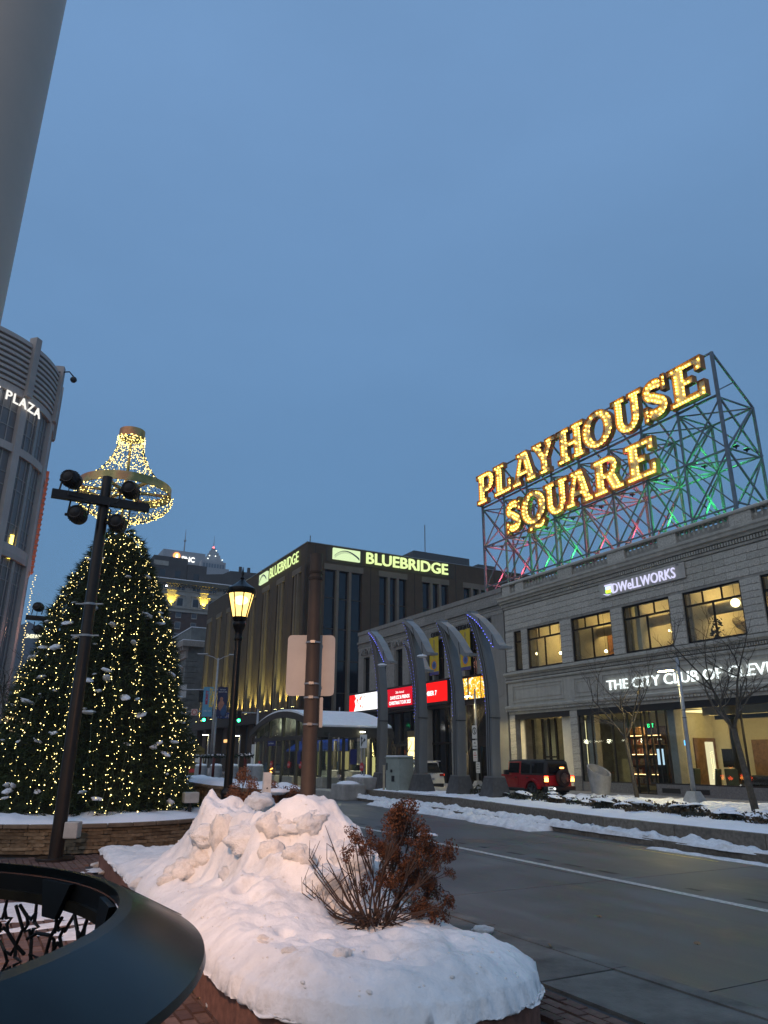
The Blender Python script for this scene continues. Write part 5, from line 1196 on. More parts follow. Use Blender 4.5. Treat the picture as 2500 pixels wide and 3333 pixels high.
# ------------------------------------------------------------------ street lights of the far side
EM('lamp_warm', (1.0,.86,.42), 45)
def arm_light(label, x, y, z, h, arm, rz=0, power=300, group='tall slim street lights with side arm', lit=True):
    t = stthing('street_light', label, 'street light', x, y, z, group, rz)
    mb = MB(); mb.tube([(0,0,.42),(0,0,h)], [.075,.055], 10); mb.build('pole', 'galv', t, True)
    MB().prism([(-.34,-.34),(.34,-.34),(.34,.34),(-.34,.34)], 0, .05).add([(-.30,-.30,.05),(.30,-.30,.05),(.30,.30,.05),(-.30,.30,.05),(-.15,-.15,.45),(.15,-.15,.45),(.15,.15,.45),(-.15,.15,.45)], [(4,5,6,7),(0,1,5,4),(1,2,6,5),(2,3,7,6),(3,0,4,7)]).build('base_cover', 'galv', t)
    MB().tube([(0,0,h-.35),(-arm*.5,0,h-.35)], .025, 6).build('arm', 'galv', t); hd = MB().box(-arm-.28,-arm+.32,-.14,.14,h-.40,h-.33).build('lamp_head', 'galv', t, False, .02)
    if lit:
        MB().box(-arm-.24,-arm+.26,-.11,.11,h-.415,h-.401).build('lens', 'lamp_warm', hd); lamp('light', 'SPOT', (-arm, 0, h-.45), power, (1,.80,.36), t, .12, (-arm*.6, 0, 0), 150, .4)
    for zz in (3.0,2.75): MB().tube([(0,0,zz-.01),(0,0,zz+.01)], .085, 10).build('band', 'dark_metal', t)
    return t
arm_light('lit grey street light in front of the glowing frieze letters', -17.3, 20.9, .42, 4.75, .55, 0, 520)
sp = arm_light('lit grey street light with parking signs before the college entrance', -38.5, 27.5, .15, 5.9, .85, 0, 1000)
arm_light('lit grey street light beyond the bus shelter roof', -58.5, 27.5, .15, 5.9, .85, 0, 260)
M('sign_white', (.62,.62,.60), .5, var=.05); M('sign_red', (.45,.03,.03), .5); M('sign_black', (.01,.01,.01), .5)
def plate(label, x, y, z, w, h, rows, group=None, ext=0.0, back='sign_white', ink='sign_black'):
    t = stthing('street_sign', label, 'sign', x, y, z, group, ext); MB().box(-w/2,w/2,-.015,0,0,h).build('plate', back, t, False, .01)
    for (txt, z0, hh, ww, m_) in rows: textblock(t, txt, -ww/2, ww/2, hh, m_ or ink, lambda a, b, c, z0=z0: Vector((a, -.017-c, z0+b)))
    return t
px, py = -38.5, 27.38
ns = plate('no-pedestrians sign high on the light pole by the entrance', px, py, 3.05, .5, .78, [])
MB().prism(arc(0,.45,.22,.22,0,345,23)+[(.22,.45)]+[(.17*cos(R(-a)), .45+.17*sin(R(-a))) for a in range(0,361,15)], -.02, -.016, lambda p, q, c: (p, c, q)).build('ring', 'sign_black', ns)
MB().bar((-.15,-.02,.60),(.15,-.02,.30),.03,.006).box(-.03,.03,-.021,-.017,.3,.55).ball((0,-.02,.6),.035,6,4).build('walker', 'sign_black', ns)
plate('small arrow sign below the no-pedestrians sign', px, py, 2.45, .5, .5, [('USE', .28, .1, .2, None), ('CROSSING', .1, .09, .4, None), ('<', .3, .14, .12, None)])
plate('red-lettered no parking sign on the entrance light pole', px, py, 1.72, .42, .62, [('NO', .44, .1, .16, 'sign_red'), ('PARKING', .3, .1, .36, 'sign_red'), ('ANY TIME', .17, .07, .3, 'sign_red'), ('<->', .05, .07, .25, 'sign_red')])
plate('black-lettered parking meter sign lowest on the entrance light pole', px+.25, py, 1.05, .4, .62, [('3 HOUR', .47, .08, .3, None), ('ONLY', .34, .08, .25, None), ('AM-PM', .2, .08, .3, None), ('<->', .06, .07, .25, None)])
# ================================================================== BUS SHELTER
plat = stz(MB().prism([(-58,15.6),(-40,15.3),(-32.6,15.75),(-32.4,16.2),(-32.4,24),(-58,24)], -.05, .33).build('station_platform', 'concrete')); tag(plat, kind='structure')
M('shelter_metal', (.065,.06,.052), .5, .4, var=.1, scale=2); M('shelter_block', (.27,.26,.22), .85, var=.15, bump=.3)
bsn = stthing('bus_shelter', 'glazed bus station shelter with arched snowy roof behind the brown pole', 'bus shelter', 0, 0, .33)
SX0, SX1, SY0, SY1 = -49.6, -38.2, 17.0, 20.6
XC = (SX0+SX1)/2; HALF = (SX1-SX0)/2; ZE = 3.42; ZA = 4.50; 
def rz_(x): u = (x-XC)/HALF; return ZE+(ZA-ZE)*(1-u*u)
ks = 24; xs_ = [SX0+(SX1-SX0)*i/ks for i in range(ks+1)]
def roofshell(name, mat, y0, y1, d0, d1, grow=0):
    poly = [(x+grow*(x-XC)/HALF, rz_(x)-.33+d1) for x in xs_] + [(x+grow*(x-XC)/HALF, rz_(x)-.33+d0) for x in reversed(xs_)]
    mb = MB()
    for i in range(ks):
        a = poly[i]; b = poly[i+1]; c = poly[len(poly)-2-i]; d_ = poly[len(poly)-1-i]
        mb.prism([a, b, c, d_], y0, y1, lambda p, q, c_: (p, c_, q))
    return mb.build(name, mat, bsn)
roofshell('roof', 'shelter_metal', SY0-.35, SY1+.8, -.16, .06); roofshell('roof_snow', 'snow', SY0-.33, SY1+.78, .061, .20, -.12)
roofshell('fascia', 'shelter_metal', SY0-.41, SY0-.351, -.30, .075, .05)
MB().box(SX1-.1,SX1+.15,SY0-.35,SY1+.8,2.62,3.0).build('eave_beam', 'shelter_metal', bsn); MB().box(SX0,SX1,SY0-.1,SY0+.1,2.55,2.78).build('front_beam', 'shelter_metal', bsn)
M('shelter_ceiling', (.45,.45,.38), .7)
cols_ = [SX0+.6+i*2.35 for i in range(6)]
for x in cols_:
    for y in (SY0, SY1): MB().box(x-.09,x+.09,y-.09,y+.09,.0,2.6).build('post', 'shelter_metal', bsn); MB().box(x-.11,x+.11,y-.09,y+.09,2.78,rz_(x)-.42).build('clerestory_post', 'shelter_metal', bsn)
GLASS('shelter_glass', (.80,.86,.84))
for a, b in zip(cols_, cols_[1:]):
    for f in (0, .5):
        p = a+.12+(b-a)*f; q = a-.12+(b-a)*(f+.5) if f else a+(b-a)*.5-.03
        MB().box(p,q,SY0-.01,SY0,.55,2.5).build('pane', 'shelter_glass', bsn); MB().box(p,q,SY1,SY1+.01,.55,2.5).build('pane', 'shelter_glass', bsn)
        MB().prism([(p,2.82),(q,2.82),(q,rz_(q)-.52),(p,rz_(p)-.52)], SY0-.01, SY0, lambda u, v, c: (u, c, v)).build('clerestory_pane', 'shelter_glass', bsn)
    MB().box((a+b)/2-.03,(a+b)/2+.03,SY0-.03,SY0+.03,.5,2.55).build('glazing_bar', 'shelter_metal', bsn)
for y in (18.3, 20.0): MB().box(SX1-.14,SX1-.04,y-.08,y+.08,0,2.6).build('post', 'shelter_metal', bsn)
EM('shelter_light', (1,.98,.72), 12)
for x in cols_[:-1]: MB().box(x+.6,x+1.8,19.2,19.4,2.9,2.95).build('strip_light', 'shelter_light', bsn)
for x in (-48,-44,-40): lamp('shelter_lamp', 'AREA', (x, 19.6, 2.85), 90, (1,.95,.65), bsn, 1.2)
for x in (-48.5,-46,-43.5,-41): lamp('ceiling_wash', 'POINT', (x, 18.6, 2.9), 38, (1,.97,.66), bsn, .15)
for i, (x, y) in enumerate([(-46.6,17.3),(-43.6,17.3),(-39.6,17.2)]): MB().box(x-1.1,x+1.1,y-.3,y+.35,0,.5).build('seat_block', 'shelter_block', bsn, False, .03)
for y in (17.4,19.8): MB().box(SX1-.4,SX1+.25,y-.5,y+.5,0,.55).build('seat_block', 'shelter_block', bsn, False, .03)
M('rta_red', (.42,.03,.03), .5); M('sign_navy', (.02,.025,.12), .5); EM('awning_blue', (.02,.12,.6), .6)
for x in (-48.3,-46.0,-43.0,-41.2): 
    dsc = MB().prism(arc(x,1.15,.2,.2,0,345,23), 16.93, 16.95, lambda p, q, c: (p, c, q)).build('door_emblem', 'rta_red', bsn); textblock(dsc, 'RTA', x-.15, x+.15, .12, 'sign_white', lambda a, b, c: Vector((a, 16.925-c, 1.09+b)))
e14 = MB().box(-40.6,-38.4,16.7,16.76,2.3,2.62).build('name_board', 'sign_navy', bsn, False, .02); textblock(e14, 'E. 14th Street', -40.2, -38.8, .16, 'sign_white', lambda a, b, c: Vector((a, 16.69-c, 2.39+b)))
e15 = MB().box(-46.2,-44.9,16.7,16.76,2.25,2.55).build('name_board', 'sign_navy', bsn); textblock(e15, 'East 14th Street', -46.0, -45.1, .09, 'sign_white', lambda a, b, c: Vector((a, 16.69-c, 2.36+b)))
MB().box(-49.6,-48.9,16.8,16.86,.5,2.4).build('map_panel', 'sign_white', bsn); MB().box(-41.6,-41.2,16.9,16.95,1.2,1.9).build('notice', 'sign_navy', bsn); MB().box(-38.3,-38.24,18.7,19.1,1.2,2.0).build('notice', 'sign_navy', bsn)
for k, x in enumerate((-44.2,-41.0)): 
    MB().tube([(x,19.6,.45),(x+1.4,19.6,.45)], .04, 6).tube([(x,20.0,.45),(x+1.4,20.0,.45)], .04, 6).tube([(x,20.1,.8),(x+1.4,20.1,.8)], .04, 6).box(x+.1,x+.16,19.6,20.1,0,.8).box(x+1.2,x+1.26,19.6,20.1,0,.8).build('bench', 'galv', bsn)
EM('ticket_glow', (1,.85,.35), .9); MB().box(-40.0,-39.6,20.6,21.0,0,1.6).build('ticket_machine', 'ticket_glow', bsn)
# shop seen through the shelter: blue awning, warm window
aw = stthing('lit_shop_front', 'warm lit shop window with blue awning seen through the bus shelter', 'shop front', 0, YB, 0)
M('awning', (.03,.10,.50), .7); EM('shop_glow', (1,.78,.32), .45)
MB().prism([(-.2,3.6),(-1.6,2.7),(-1.6,2.55),(-.2,2.55)], -75.5, -63.5, lambda p, q, c: (c, p, q)).build('awning', 'awning', aw); [MB().box(a_,a_+w_,.2,.25,z_,2.5).build('shop_window', 'shop_glow', aw) for a_, w_, z_ in ((-75,1.6,.9),(-73,1.2,.3),(-71.3,.7,.3),(-69.4,1.5,.8),(-67.4,1.0,.3),(-65.8,1.6,.9))]
for i_ in range(8): MB().box(-74.5+i_*1.35,-74.1+i_*1.35,-.1,.0,.2,1.2+.7*random.random()).build('goods', rnd_mat('goods', [(.3,.05,.2),(.05,.05,.06),(.05,.12,.3)], .8), aw)
MB().box(-76.2,-62.1,.3,.8,.1,3.7).build('wall', 'black', aw)
# arrow sign, snow-capped kerb blocks at the platform end
asg = plate('white lane arrow sign on a post left of the first fin', -33.1, 16.9, 2.32, .72, .62, [])
MB().bar((-.17,-.02,.1),(-.17,-.02,.45),.06,.006).prism([(-.27,.42),(-.07,.42),(-.17,.57)], -.023, -.017, lambda p, q, c: (p, c, q)).build('arrow', 'sign_black', asg)
MB().bar((-.17,-.02,.14),(-.05,-.02,.30),.06,.006).bar((-.07,-.02,.28),(.10,-.02,.36),.06,.006).prism([(.07,.27),(.07,.47),(.24,.39)], -.023, -.017, lambda p, q, c: (p, c, q)).build('arrow', 'sign_black', asg)
MB().tube([(-.22,.02,.3),(-.22,.02,-1.95)], .03, 6).tube([(.05,.02,.3),(.05,.02,-1.95)], .03, 6).build('post', 'galv', asg)
rts = plate('round red transit emblem low on the arrow sign post', -33.15, 16.85, 1.45, .01, .01, []); MB().prism(arc(0,0,.2,.2,0,345,23), -.02, 0, lambda p, q, c: (p, c, q)).build('disc', 'rta_red', rts); textblock(rts, 'RTA', -.15, .15, .12, 'sign_white', lambda a, b, c: Vector((a, -.022-c, b-.06)))
for (x, y, w, d2, h, l_) in [(-32.9,16.0,1.5,1.1,.72,'low concrete kerb block with domed snow at the platform end'),(-33.6,17.1,1.9,.9,1.0,'taller snow-topped concrete block beside the first fin plinth')]:
    t = stthing('concrete_block', l_, 'block', x, y, -.02); MB().box(-w/2,w/2,-d2/2,d2/2,0,h).build('block', 'concrete', t, False, .06); MB().ball((0,0,h-.03), .5, 14, 8, (w*.95,d2*.95,.34)).build('snow_cover', 'snow', t, True)
# ------------------------------------------------------------------ junction beyond: bollards, traffic signals, banner pole
M('bollard_concrete', (.27,.275,.28), .85, var=.12)
for k, (sx, sy) in enumerate([(655,2488),(704,2488),(757,2486),(812,2488),(838,2488)]):
    p = D(sx, sy, 44); t = thing('bollard', 'broad round concrete bollard with snow cap beyond the garlanded rail, %s from left' % ordw(k), 'bollard', (p.x, p.y, 0), 0, 'concrete bollards at the crossing'); 
    MB().lathe([(.36,0),(.36,1.25),(.32,1.38),(.1,1.42)], 16).build('body', 'bollard_concrete', t, 'auto'); MB().lathe([(.33,1.38),(.34,1.43),(.28,1.50),(.05,1.53)], 14).build('snow_cap', 'snow', t, True)
tp = thing('banner_lamp_pole', 'tall grey twin-arm lamp pole carrying two banners at the junction', 'lamp pole', D(683, 2500, 70).xy.to_3d(), 0)
MB().tube([(0,0,0),(0,0,1.0)], .24, 10).tube([(0,0,1.0),(0,0,10.9)], [.15,.09], 10).build('pole', 'galv', tp, True)
for s_ in (-1, 1): MB().tube([(0,0,10.7),(s_*.5,0,11.0),(s_*1.2,0,11.2)], .04, 6).build('arm', 'galv', tp); MB().box(s_*1.0-.0,s_*2.0,-.16,.16,11.15,11.28).build('lamp_head', 'galv', tp, False, .04) if s_ > 0 else MB().box(-2.0,-1.0,-.16,.16,11.2,11.33).build('lamp_head', 'galv', tp, False, .04)
M('banner_sky', (.10,.28,.42), .8, var=.08); M('banner_navy', (.02,.025,.07), .8)
b1_ = MB().box(-1.15,-.2,-.02,0,5.5,8.2).build('banner', 'banner_sky', tp); b2_ = MB().box(.2,1.15,-.02,0,5.5,8.2).build('banner', 'banner_navy', tp)
def vtext(parent, body, xc, z0, z1, h, mat, y):
    me = text_mesh(body, h/.73, .002, .02); w = mx_(me)
    for v in me.vertices: v.co = Vector((xc-v.co.y, y-v.co.z, z0+v.co.x*(z1-z0)/w))
    return link('lettering', me, mat, parent)
M('ink_yellow', (.6,.42,.03), .7); M('ink_red', (.35,.02,.06), .7)
vtext(b1_, 'SPAMALOT', -.25, 6.35, 8.1, .3, 'ink_yellow', -.022); vtext(b1_, 'MONTY', -.68, 6.6, 7.9, .24, 'ink_red', -.022); textblock(b1_, 'DEC 3-8', -1.0, -.35, .14, 'sign_white', lambda a, b, c: Vector((a, -.022-c, 5.95+b)))
textblock(b2_, 'THE ONLY', .4, .95, .1, 'sign_white', lambda a, b, c: Vector((a, -.022-c, 7.9+b))); textblock(b2_, 'BROADWAY SERIES', .28, 1.08, .1, 'sign_white', lambda a, b, c: Vector((a, -.022-c, 7.7+b)))
MB().ball((.6,-.03,7.1), .16, 8, 6, (1,.15,1.2)).ball((.62,-.03,6.5), .3, 8, 6, (1,.1,1.6)).build('picture', M('ink_flesh', (.30,.14,.10), .8), b2_); MB().ball((.85,-.03,6.1), .3, 8, 6, (1,.1,1.9)).build('picture', M('ink_blue', (.03,.07,.16), .8), b2_)
# signal arms
EM('signal_green', (.02,1.0,.30), 30); EM('signal_white', (1,1,.95), 15); EM('hand_orange', (1,.25,.02), 9)
def sig_pole(label, sx, Y, h, arms):
    b = D(sx, 2500, Y); t = thing('traffic_signal', label, 'traffic signal', (b.x, b.y, 0), 0)
    MB().tube([(0,0,0),(0,0,h)], [.16,.11], 10).build('pole', 'galv', t, True)
    for z, L in arms: MB().tube([(0,0,z),(L,0,z+.05)], [.09,.06], 8).build('mast_arm', 'galv', t, True)
    return t, b
def head(t, x, z, mat=None, back=False):
    hd_ = MB().box(x-.19,x+.19,-.22,0,z-.55,z+.55).build('signal_head', 'black', t, False, .03)
    if mat: MB().prism(arc(x,z-.35,.13,.13,0,345,23), -.245, -.225, lambda p, q, c: (p, c, q)).build('signal_lens', mat, hd_)
    for k in range(3): MB().tube([(x,-.2,z+.35-.35*k),(x,-.36,z+.35-.35*k)], .15, 10, False).build('visor', 'black', hd_)
    return hd_
t1, b1p = sig_pole('signal pole with mast arm and green light right of the lamp post', 829, 72, 6.3, [(5.95,-2.9)])
head(t1, -1.75, 5.6, 'signal_green'); MB().box(-4.6,-2.6,-.05,0,5.45,6.0).build('street_name', M('name_blue', (.015,.05,.25), .5), t1); textblock(t1.children[-1], 'E. 13 St', -4.5, -2.7, .36, 'sign_white', lambda a, b, c: Vector((a, -.06-c, 5.55+b)))
EM('ped_hand', (1,.22,.03), 8); MB().box(-.3,.1,-.4,-.2,2.3,2.75).build('pedestrian_head', 'black', t1); MB().box(-.22,.0,-.42,-.401,2.38,2.68).build('hand_symbol', 'ped_hand', t1)
t2, b2p = sig_pole('signal mast with green light, bus lane and no-left-turn plates by the banners', 690, 71, 6.2, [(6.0,-5.6),(8.0,-5.5)])
head(t2, -1.05, 5.6, 'signal_green'); head(t2, -1.55, 7.4); head(t2, -4.0, 5.95); MB().box(-4.12,-3.98,-.25,-.2,5.0,5.5).build('bus_signal', 'signal_white', t2)
pb = MB().box(-3.45,-2.75,-.1,-.06,5.55,6.4).build('bus_plate', 'sign_white', t2); textblock(pb, 'BUS', -3.35, -2.85, .16, 'sign_black', lambda a, b, c: Vector((a, -.11-c, 6.12+b))); textblock(pb, 'ONLY', -3.38, -2.82, .16, 'sign_black', lambda a, b, c: Vector((a, -.11-c, 5.88+b))); MB().prism([(-3.3,5.72),(-2.9,5.72),(-3.1,5.58)], -.12, -.105, lambda p, q, c: (p, c, q)).build('arrow', 'sign_black', pb)
pn = MB().box(-2.35,-1.75,-.1,-.06,5.65,6.25).build('turn_plate', M('plate_pink', (.55,.40,.36), .5), t2); MB().prism(arc(-2.05,5.95,.24,.24,0,345,23)+[(-1.81,5.95)]+[(-2.05+.18*cos(R(-a)), 5.95+.18*sin(R(-a))) for a in range(0,361,15)], -.125, -.105, lambda p, q, c: (p, c, q)).build('ring', 'rta_red', pn)
for x in (-3.9,-3.3): MB().box(x-.28,x+.28,.02,.06,7.3,8.5).build('sign_back', 'galv', t2)
# sidewalk post lights (unlit pair) and notice board by the corner building
for sx, Y, l_ in [(672,78,'short lit pedestrian lamp left of the banner pole'),(775,80,'short lit pedestrian lamp right of the banner pole')]:
    b = D(sx, 2500, Y); t = thing('pedestrian_lamp', l_, 'lamp post', (b.x, b.y, 0), 0); MB().tube([(0,0,0),(0,0,4.1)], .09, 8).build('pole', 'galv', t); MB().box(-.7,.1,-.15,.15,4.1,4.2).build('lamp_head', 'galv', t); MB().box(-.65,-.1,-.12,.12,4.08,4.099).build('lens', 'lamp_warm', t); lamp('light', 'SPOT', (-.4,0,4.0), 160, (1,.85,.4), t, .1, (-.4,0,0), 140)
nbp = D(632, 2500, 64); nbd = thing('notice_board', 'gold-framed notice board with arched top beyond the lit conifer', 'notice board', (nbp.x, nbp.y, 0), .2)
M('gold_paint', (.13,.10,.025), .5, .3); MB().box(-.75,-.65,-.1,.1,0,2.5).box(.65,.75,-.1,.1,0,2.5).box(-.75,.75,-.1,.1,2.35,2.6).box(-.65,.65,-.03,.0,.5,2.35).prism(arc(0,2.6,.6,.25,0,180,10), -.06, .06, lambda p, q, c: (p, c, q)).build('frame', 'gold_paint', nbd); MB().box(-.3,.45,-.06,-.031,1.5,2.1).build('notice', 'sign_white', nbd).rotation_euler = (0,.2,0); MB().box(-.4,.4,-.06,-.031,.7,1.0).build('notice', 'sign_red', nbd)
# ================================================================== VEHICLES
M('red_paint', (.33,.012,.018), .28, .2, var=.04, coat=.6); M('white_car', (.62,.63,.65), .3, .1, var=.03, coat=.6); M('rubber', (.012,.012,.012), .75, var=.1); M('car_glass', (.008,.009,.011), .06, var=0, spec=.6); M('trim', (.018,.018,.019), .55, var=.1); M('rim_metal', (.16,.16,.165), .35, .8); M('dark_car', (.03,.032,.036), .3, .3, coat=.6)
EM('tail_red', (1,.06,.02), 14); EM('tail_amber', (1,.30,.05), 14); M('tail_off', (.25,.01,.01), .25); EM('plate_lit', (.75,.80,.8), .55)
def wheel(parent, x, y, r, w, side_):
    o = bpy.data.objects.new('wheel', None); COL.objects.link(o); o.parent = parent; o.location = (x, y, r)
    mb = MB(); prof = [(r*.62,-w/2),(r*.93,-w/2),(r,-w*.32),(r,w*.32),(r*.93,w/2),(r*.62,w/2)]
    k = 24
    for (rr, c) in prof:
        for i in range(k): a = 2*pi*i/k; mb.v.append((rr*cos(a), c, rr*sin(a)))
    for j in range(len(prof)-1):
        for i in range(k): a0 = j*k+i; a1 = j*k+(i+1) % k; mb.f.append((a0, a1, a1+k, a0+k))
    mb.build('tyre', 'rubber', o, 'auto'); s_ = -1 if side_ < 0 else 1
    rm = MB(); rm.tube([(0,-w*.3*1,0),(0,w*.3,0)], r*.63, 20)
    for i in range(5): a = 2*pi*i/5; rm.bar((0,s_*w*.42,0), (r*.6*cos(a),s_*w*.40,r*.6*sin(a)), .09, .05)
    rm.build('rim', 'rim_metal', o); return o
def loftx(name, mat, parent, secs, smooth='auto', bevel=0):
    """closed cross-sections (list of (y,z)) along x"""
    k = len(secs[0][1]); mb = MB(); vs = []; fs = []
    for x, q in secs: vs += [(x, y, z) for y, z in q]
    for i in range(len(secs)-1):
        for j in range(k): fs.append((i*k+j, i*k+(j+1) % k, (i+1)*k+(j+1) % k, (i+1)*k+j))
    fs += [tuple(range(k)), tuple((len(secs)-1)*k+j for j in reversed(range(k)))]
    mb.add(vs, fs); return mb.build(name, mat, parent, smooth, bevel)
# red boxy off-roader: local +x is the rear (towards the camera), nose at -x
jp = stthing('off_roader', 'red boxy off-roader with spare wheel and glowing tail lights, seen from behind', 'car', -28.2, 24.9, 0)
def jbox(name, mat, *b, bevel=.03, par=None): return part(name, mat, *b, parent=par or jp, bevel=bevel)
# side profile body with wheel arches
def side_poly():
    p = [(-.1,.62),(-.1,1.12),(-3.05,1.12),(-3.2,1.14),(-4.35,1.08),(-4.42,.95),(-4.42,.62)]
    p += [(-4.2,.62)] + [(-3.78+.46*cos(R(a)), .42+.46*sin(R(a))) for a in range(155,24,-14)] + [(-3.3,.50),(-1.48,.50)] + [(-.98+.46*cos(R(a)), .42+.46*sin(R(a))) for a in range(168,20,-14)] + [(-.52,.62)]
    return p
mb = MB(); mb.prism(side_poly(), -.80, .80, lambda p, q, c: (p, c, q)); mb.build('body', 'red_paint', jp, False, .03)
jbox('sill', 'trim', (-3.4,-1.4,-.86,.86,.40,.52))
loftx('cabin', 'red_paint', jp, [(-3.02,[(-.72,1.12),(.72,1.12),(.64,1.72),(-.64,1.72)]) , (-2.7,[(-.74,1.12),(.74,1.12),(.64,1.74),(-.64,1.74)]), (-2.0,[(-.74,1.12),(.74,1.12),(.65,1.75),(-.65,1.75)])], False)
loftx('hard_top', 'trim', jp, [(-2.0,[(-.745,1.121),(.745,1.121),(.66,1.76),(-.66,1.76)]),(-.22,[(-.745,1.121),(.745,1.121),(.66,1.76),(-.66,1.76)]),(-.10,[(-.73,1.121),(.73,1.121),(.60,1.70),(-.60,1.70)])], False, .03)
loftx('roof', 'trim', jp, [(-3.0,[(-.66,1.72),(.66,1.72),(.60,1.80),(-.60,1.80)]),(-2.2,[(-.67,1.75),(.67,1.75),(.60,1.84),(-.60,1.84)]),(-.25,[(-.67,1.75),(.67,1.75),(.58,1.83),(-.58,1.83)])], False, .02)
def sidewin(par, x0, x1, z0, z1, s_, mat, name, off=.0):
    def yy(z): return s_*(.745-(z-1.12)/.64*.09+.012+off)
    mb = MB(); mb.add([(x0,yy(z0),z0),(x1,yy(z0),z0),(x1,yy(z1),z1),(x0,yy(z1),z1),(x0,yy(z0)-s_*.01,z0),(x1,yy(z0)-s_*.01,z0),(x1,yy(z1)-s_*.01,z1),(x0,yy(z1)-s_*.01,z1)], [(0,1,2,3),(4,7,6,5),(0,4,5,1),(1,5,6,2),(2,6,7,3),(3,7,4,0)]); return mb.build(name, mat, par)
for s_ in (-1, 1):
    for (a, b) in ((-2.92,-2.12),(-1.98,-1.30),(-1.14,-.30)): sidewin(jp, a, b, 1.2, 1.68, s_, 'car_glass', 'window')
    for a, b in ((-3.04,-2.08),(-2.04,-1.22)):
        dr = jbox('door', 'red_paint', (a,b,s_*.80 if s_ > 0 else -.825,.825 if s_ > 0 else -.80,.55,1.10), bevel=.015); MB().box(b-.22,b-.08,s_*.86-.02,s_*.86+.02,.98,1.02).build('handle', 'trim', dr)
    MB().box(-2.9,-2.72,s_*.98-.12,s_*.98+.12,1.12,1.34).build('mirror', 'trim', jp, False, .02)
    for cx_ in (-.98,-3.78):
        mb = MB(); pts = [(cx_+.56*cos(R(a)), .42+.54*sin(R(a))) for a in range(170,9,-16)]; inn = [(cx_+.45*cos(R(a)), .42+.45*sin(R(a))) for a in range(10,171,16)]
        mb.prism(pts+inn, s_*.79, s_*.96, lambda p, q, c: (p, c, q)); mb.build('wheel_arch', 'red_paint' if cx_ > -2 else 'trim', jp)
    for cx_ in (-.98,-3.78): wheel(jp, cx_, s_*.80, .40, .26, s_)
    tl = jbox('tail_light', 'trim', (-.13,-.02,s_*.80-.13 if s_ < 0 else .67,-.67 if s_ < 0 else .93,.80,1.12), bevel=.015); yq = (-.92,-.69) if s_ < 0 else (.69,.91)
    MB().box(-.02,-.008,*yq,.84,1.0).build('lens', 'tail_amber', tl); MB().box(-.02,-.01,*yq,1.005,1.09).build('lens', 'tail_red', tl)
tg = jbox('tailgate', 'red_paint', (-.10,-.05,-.64,.64,.66,1.10)); MB().box(-.1,-.075,-.55,.55,1.2,1.62).build('rear_window', 'car_glass', jp).rotation_euler = (0,-.0,0)
jbox('rear_bumper', 'trim', (-.20,.12,-.86,.86,.44,.64), bevel=.04); jbox('front_bumper', 'trim', (-4.62,-4.40,-.8,.8,.45,.65)); 
sw_w = wheel(jp, .14, .10, .39, .25, 1); sw_w.location = (.12, .12, 1.0); sw_w.rotation_euler = (0,0,-pi/2); sw_w.name = 'spare_wheel'
sp_ = MB()
for i in range(24): a = 2*pi*i/24; sp_.bar((.03*cos(a),.14,.03*sin(a)), (.22*cos(a),.13,.22*sin(a)), .012, .02)
sp_.build('spokes', 'rim_metal', sw_w)
bl_ = jbox('brake_light', 'trim', (-.02,.06,-.02,.26,1.42,1.50), bevel=.01); MB().box(.061,.066,0,.24,1.43,1.49).build('lens', 'tail_amber', bl_)
npl = jbox('number_plate', 'plate_lit', (.121,.13,-.84,-.52,.47,.62), bevel=.0); MB().box(.13,.132,-.79,-.57,.52,.57).build('plate_marks', 'sign_navy', npl)
jbox('reversing_lamp', 'signal_white', (.121,.14,-.48,-.42,.5,.56), bevel=0)
jbox('underbody', 'black', (-4.3,-.15,-.7,.7,.35,.5))
lamp('tail_glow', 'POINT', (.5,-.85,.92), 5, (1,.1,.03), jp, .1); lamp('tail_glow', 'POINT', (.5,.85,.92), 5, (1,.1,.03), jp, .1)
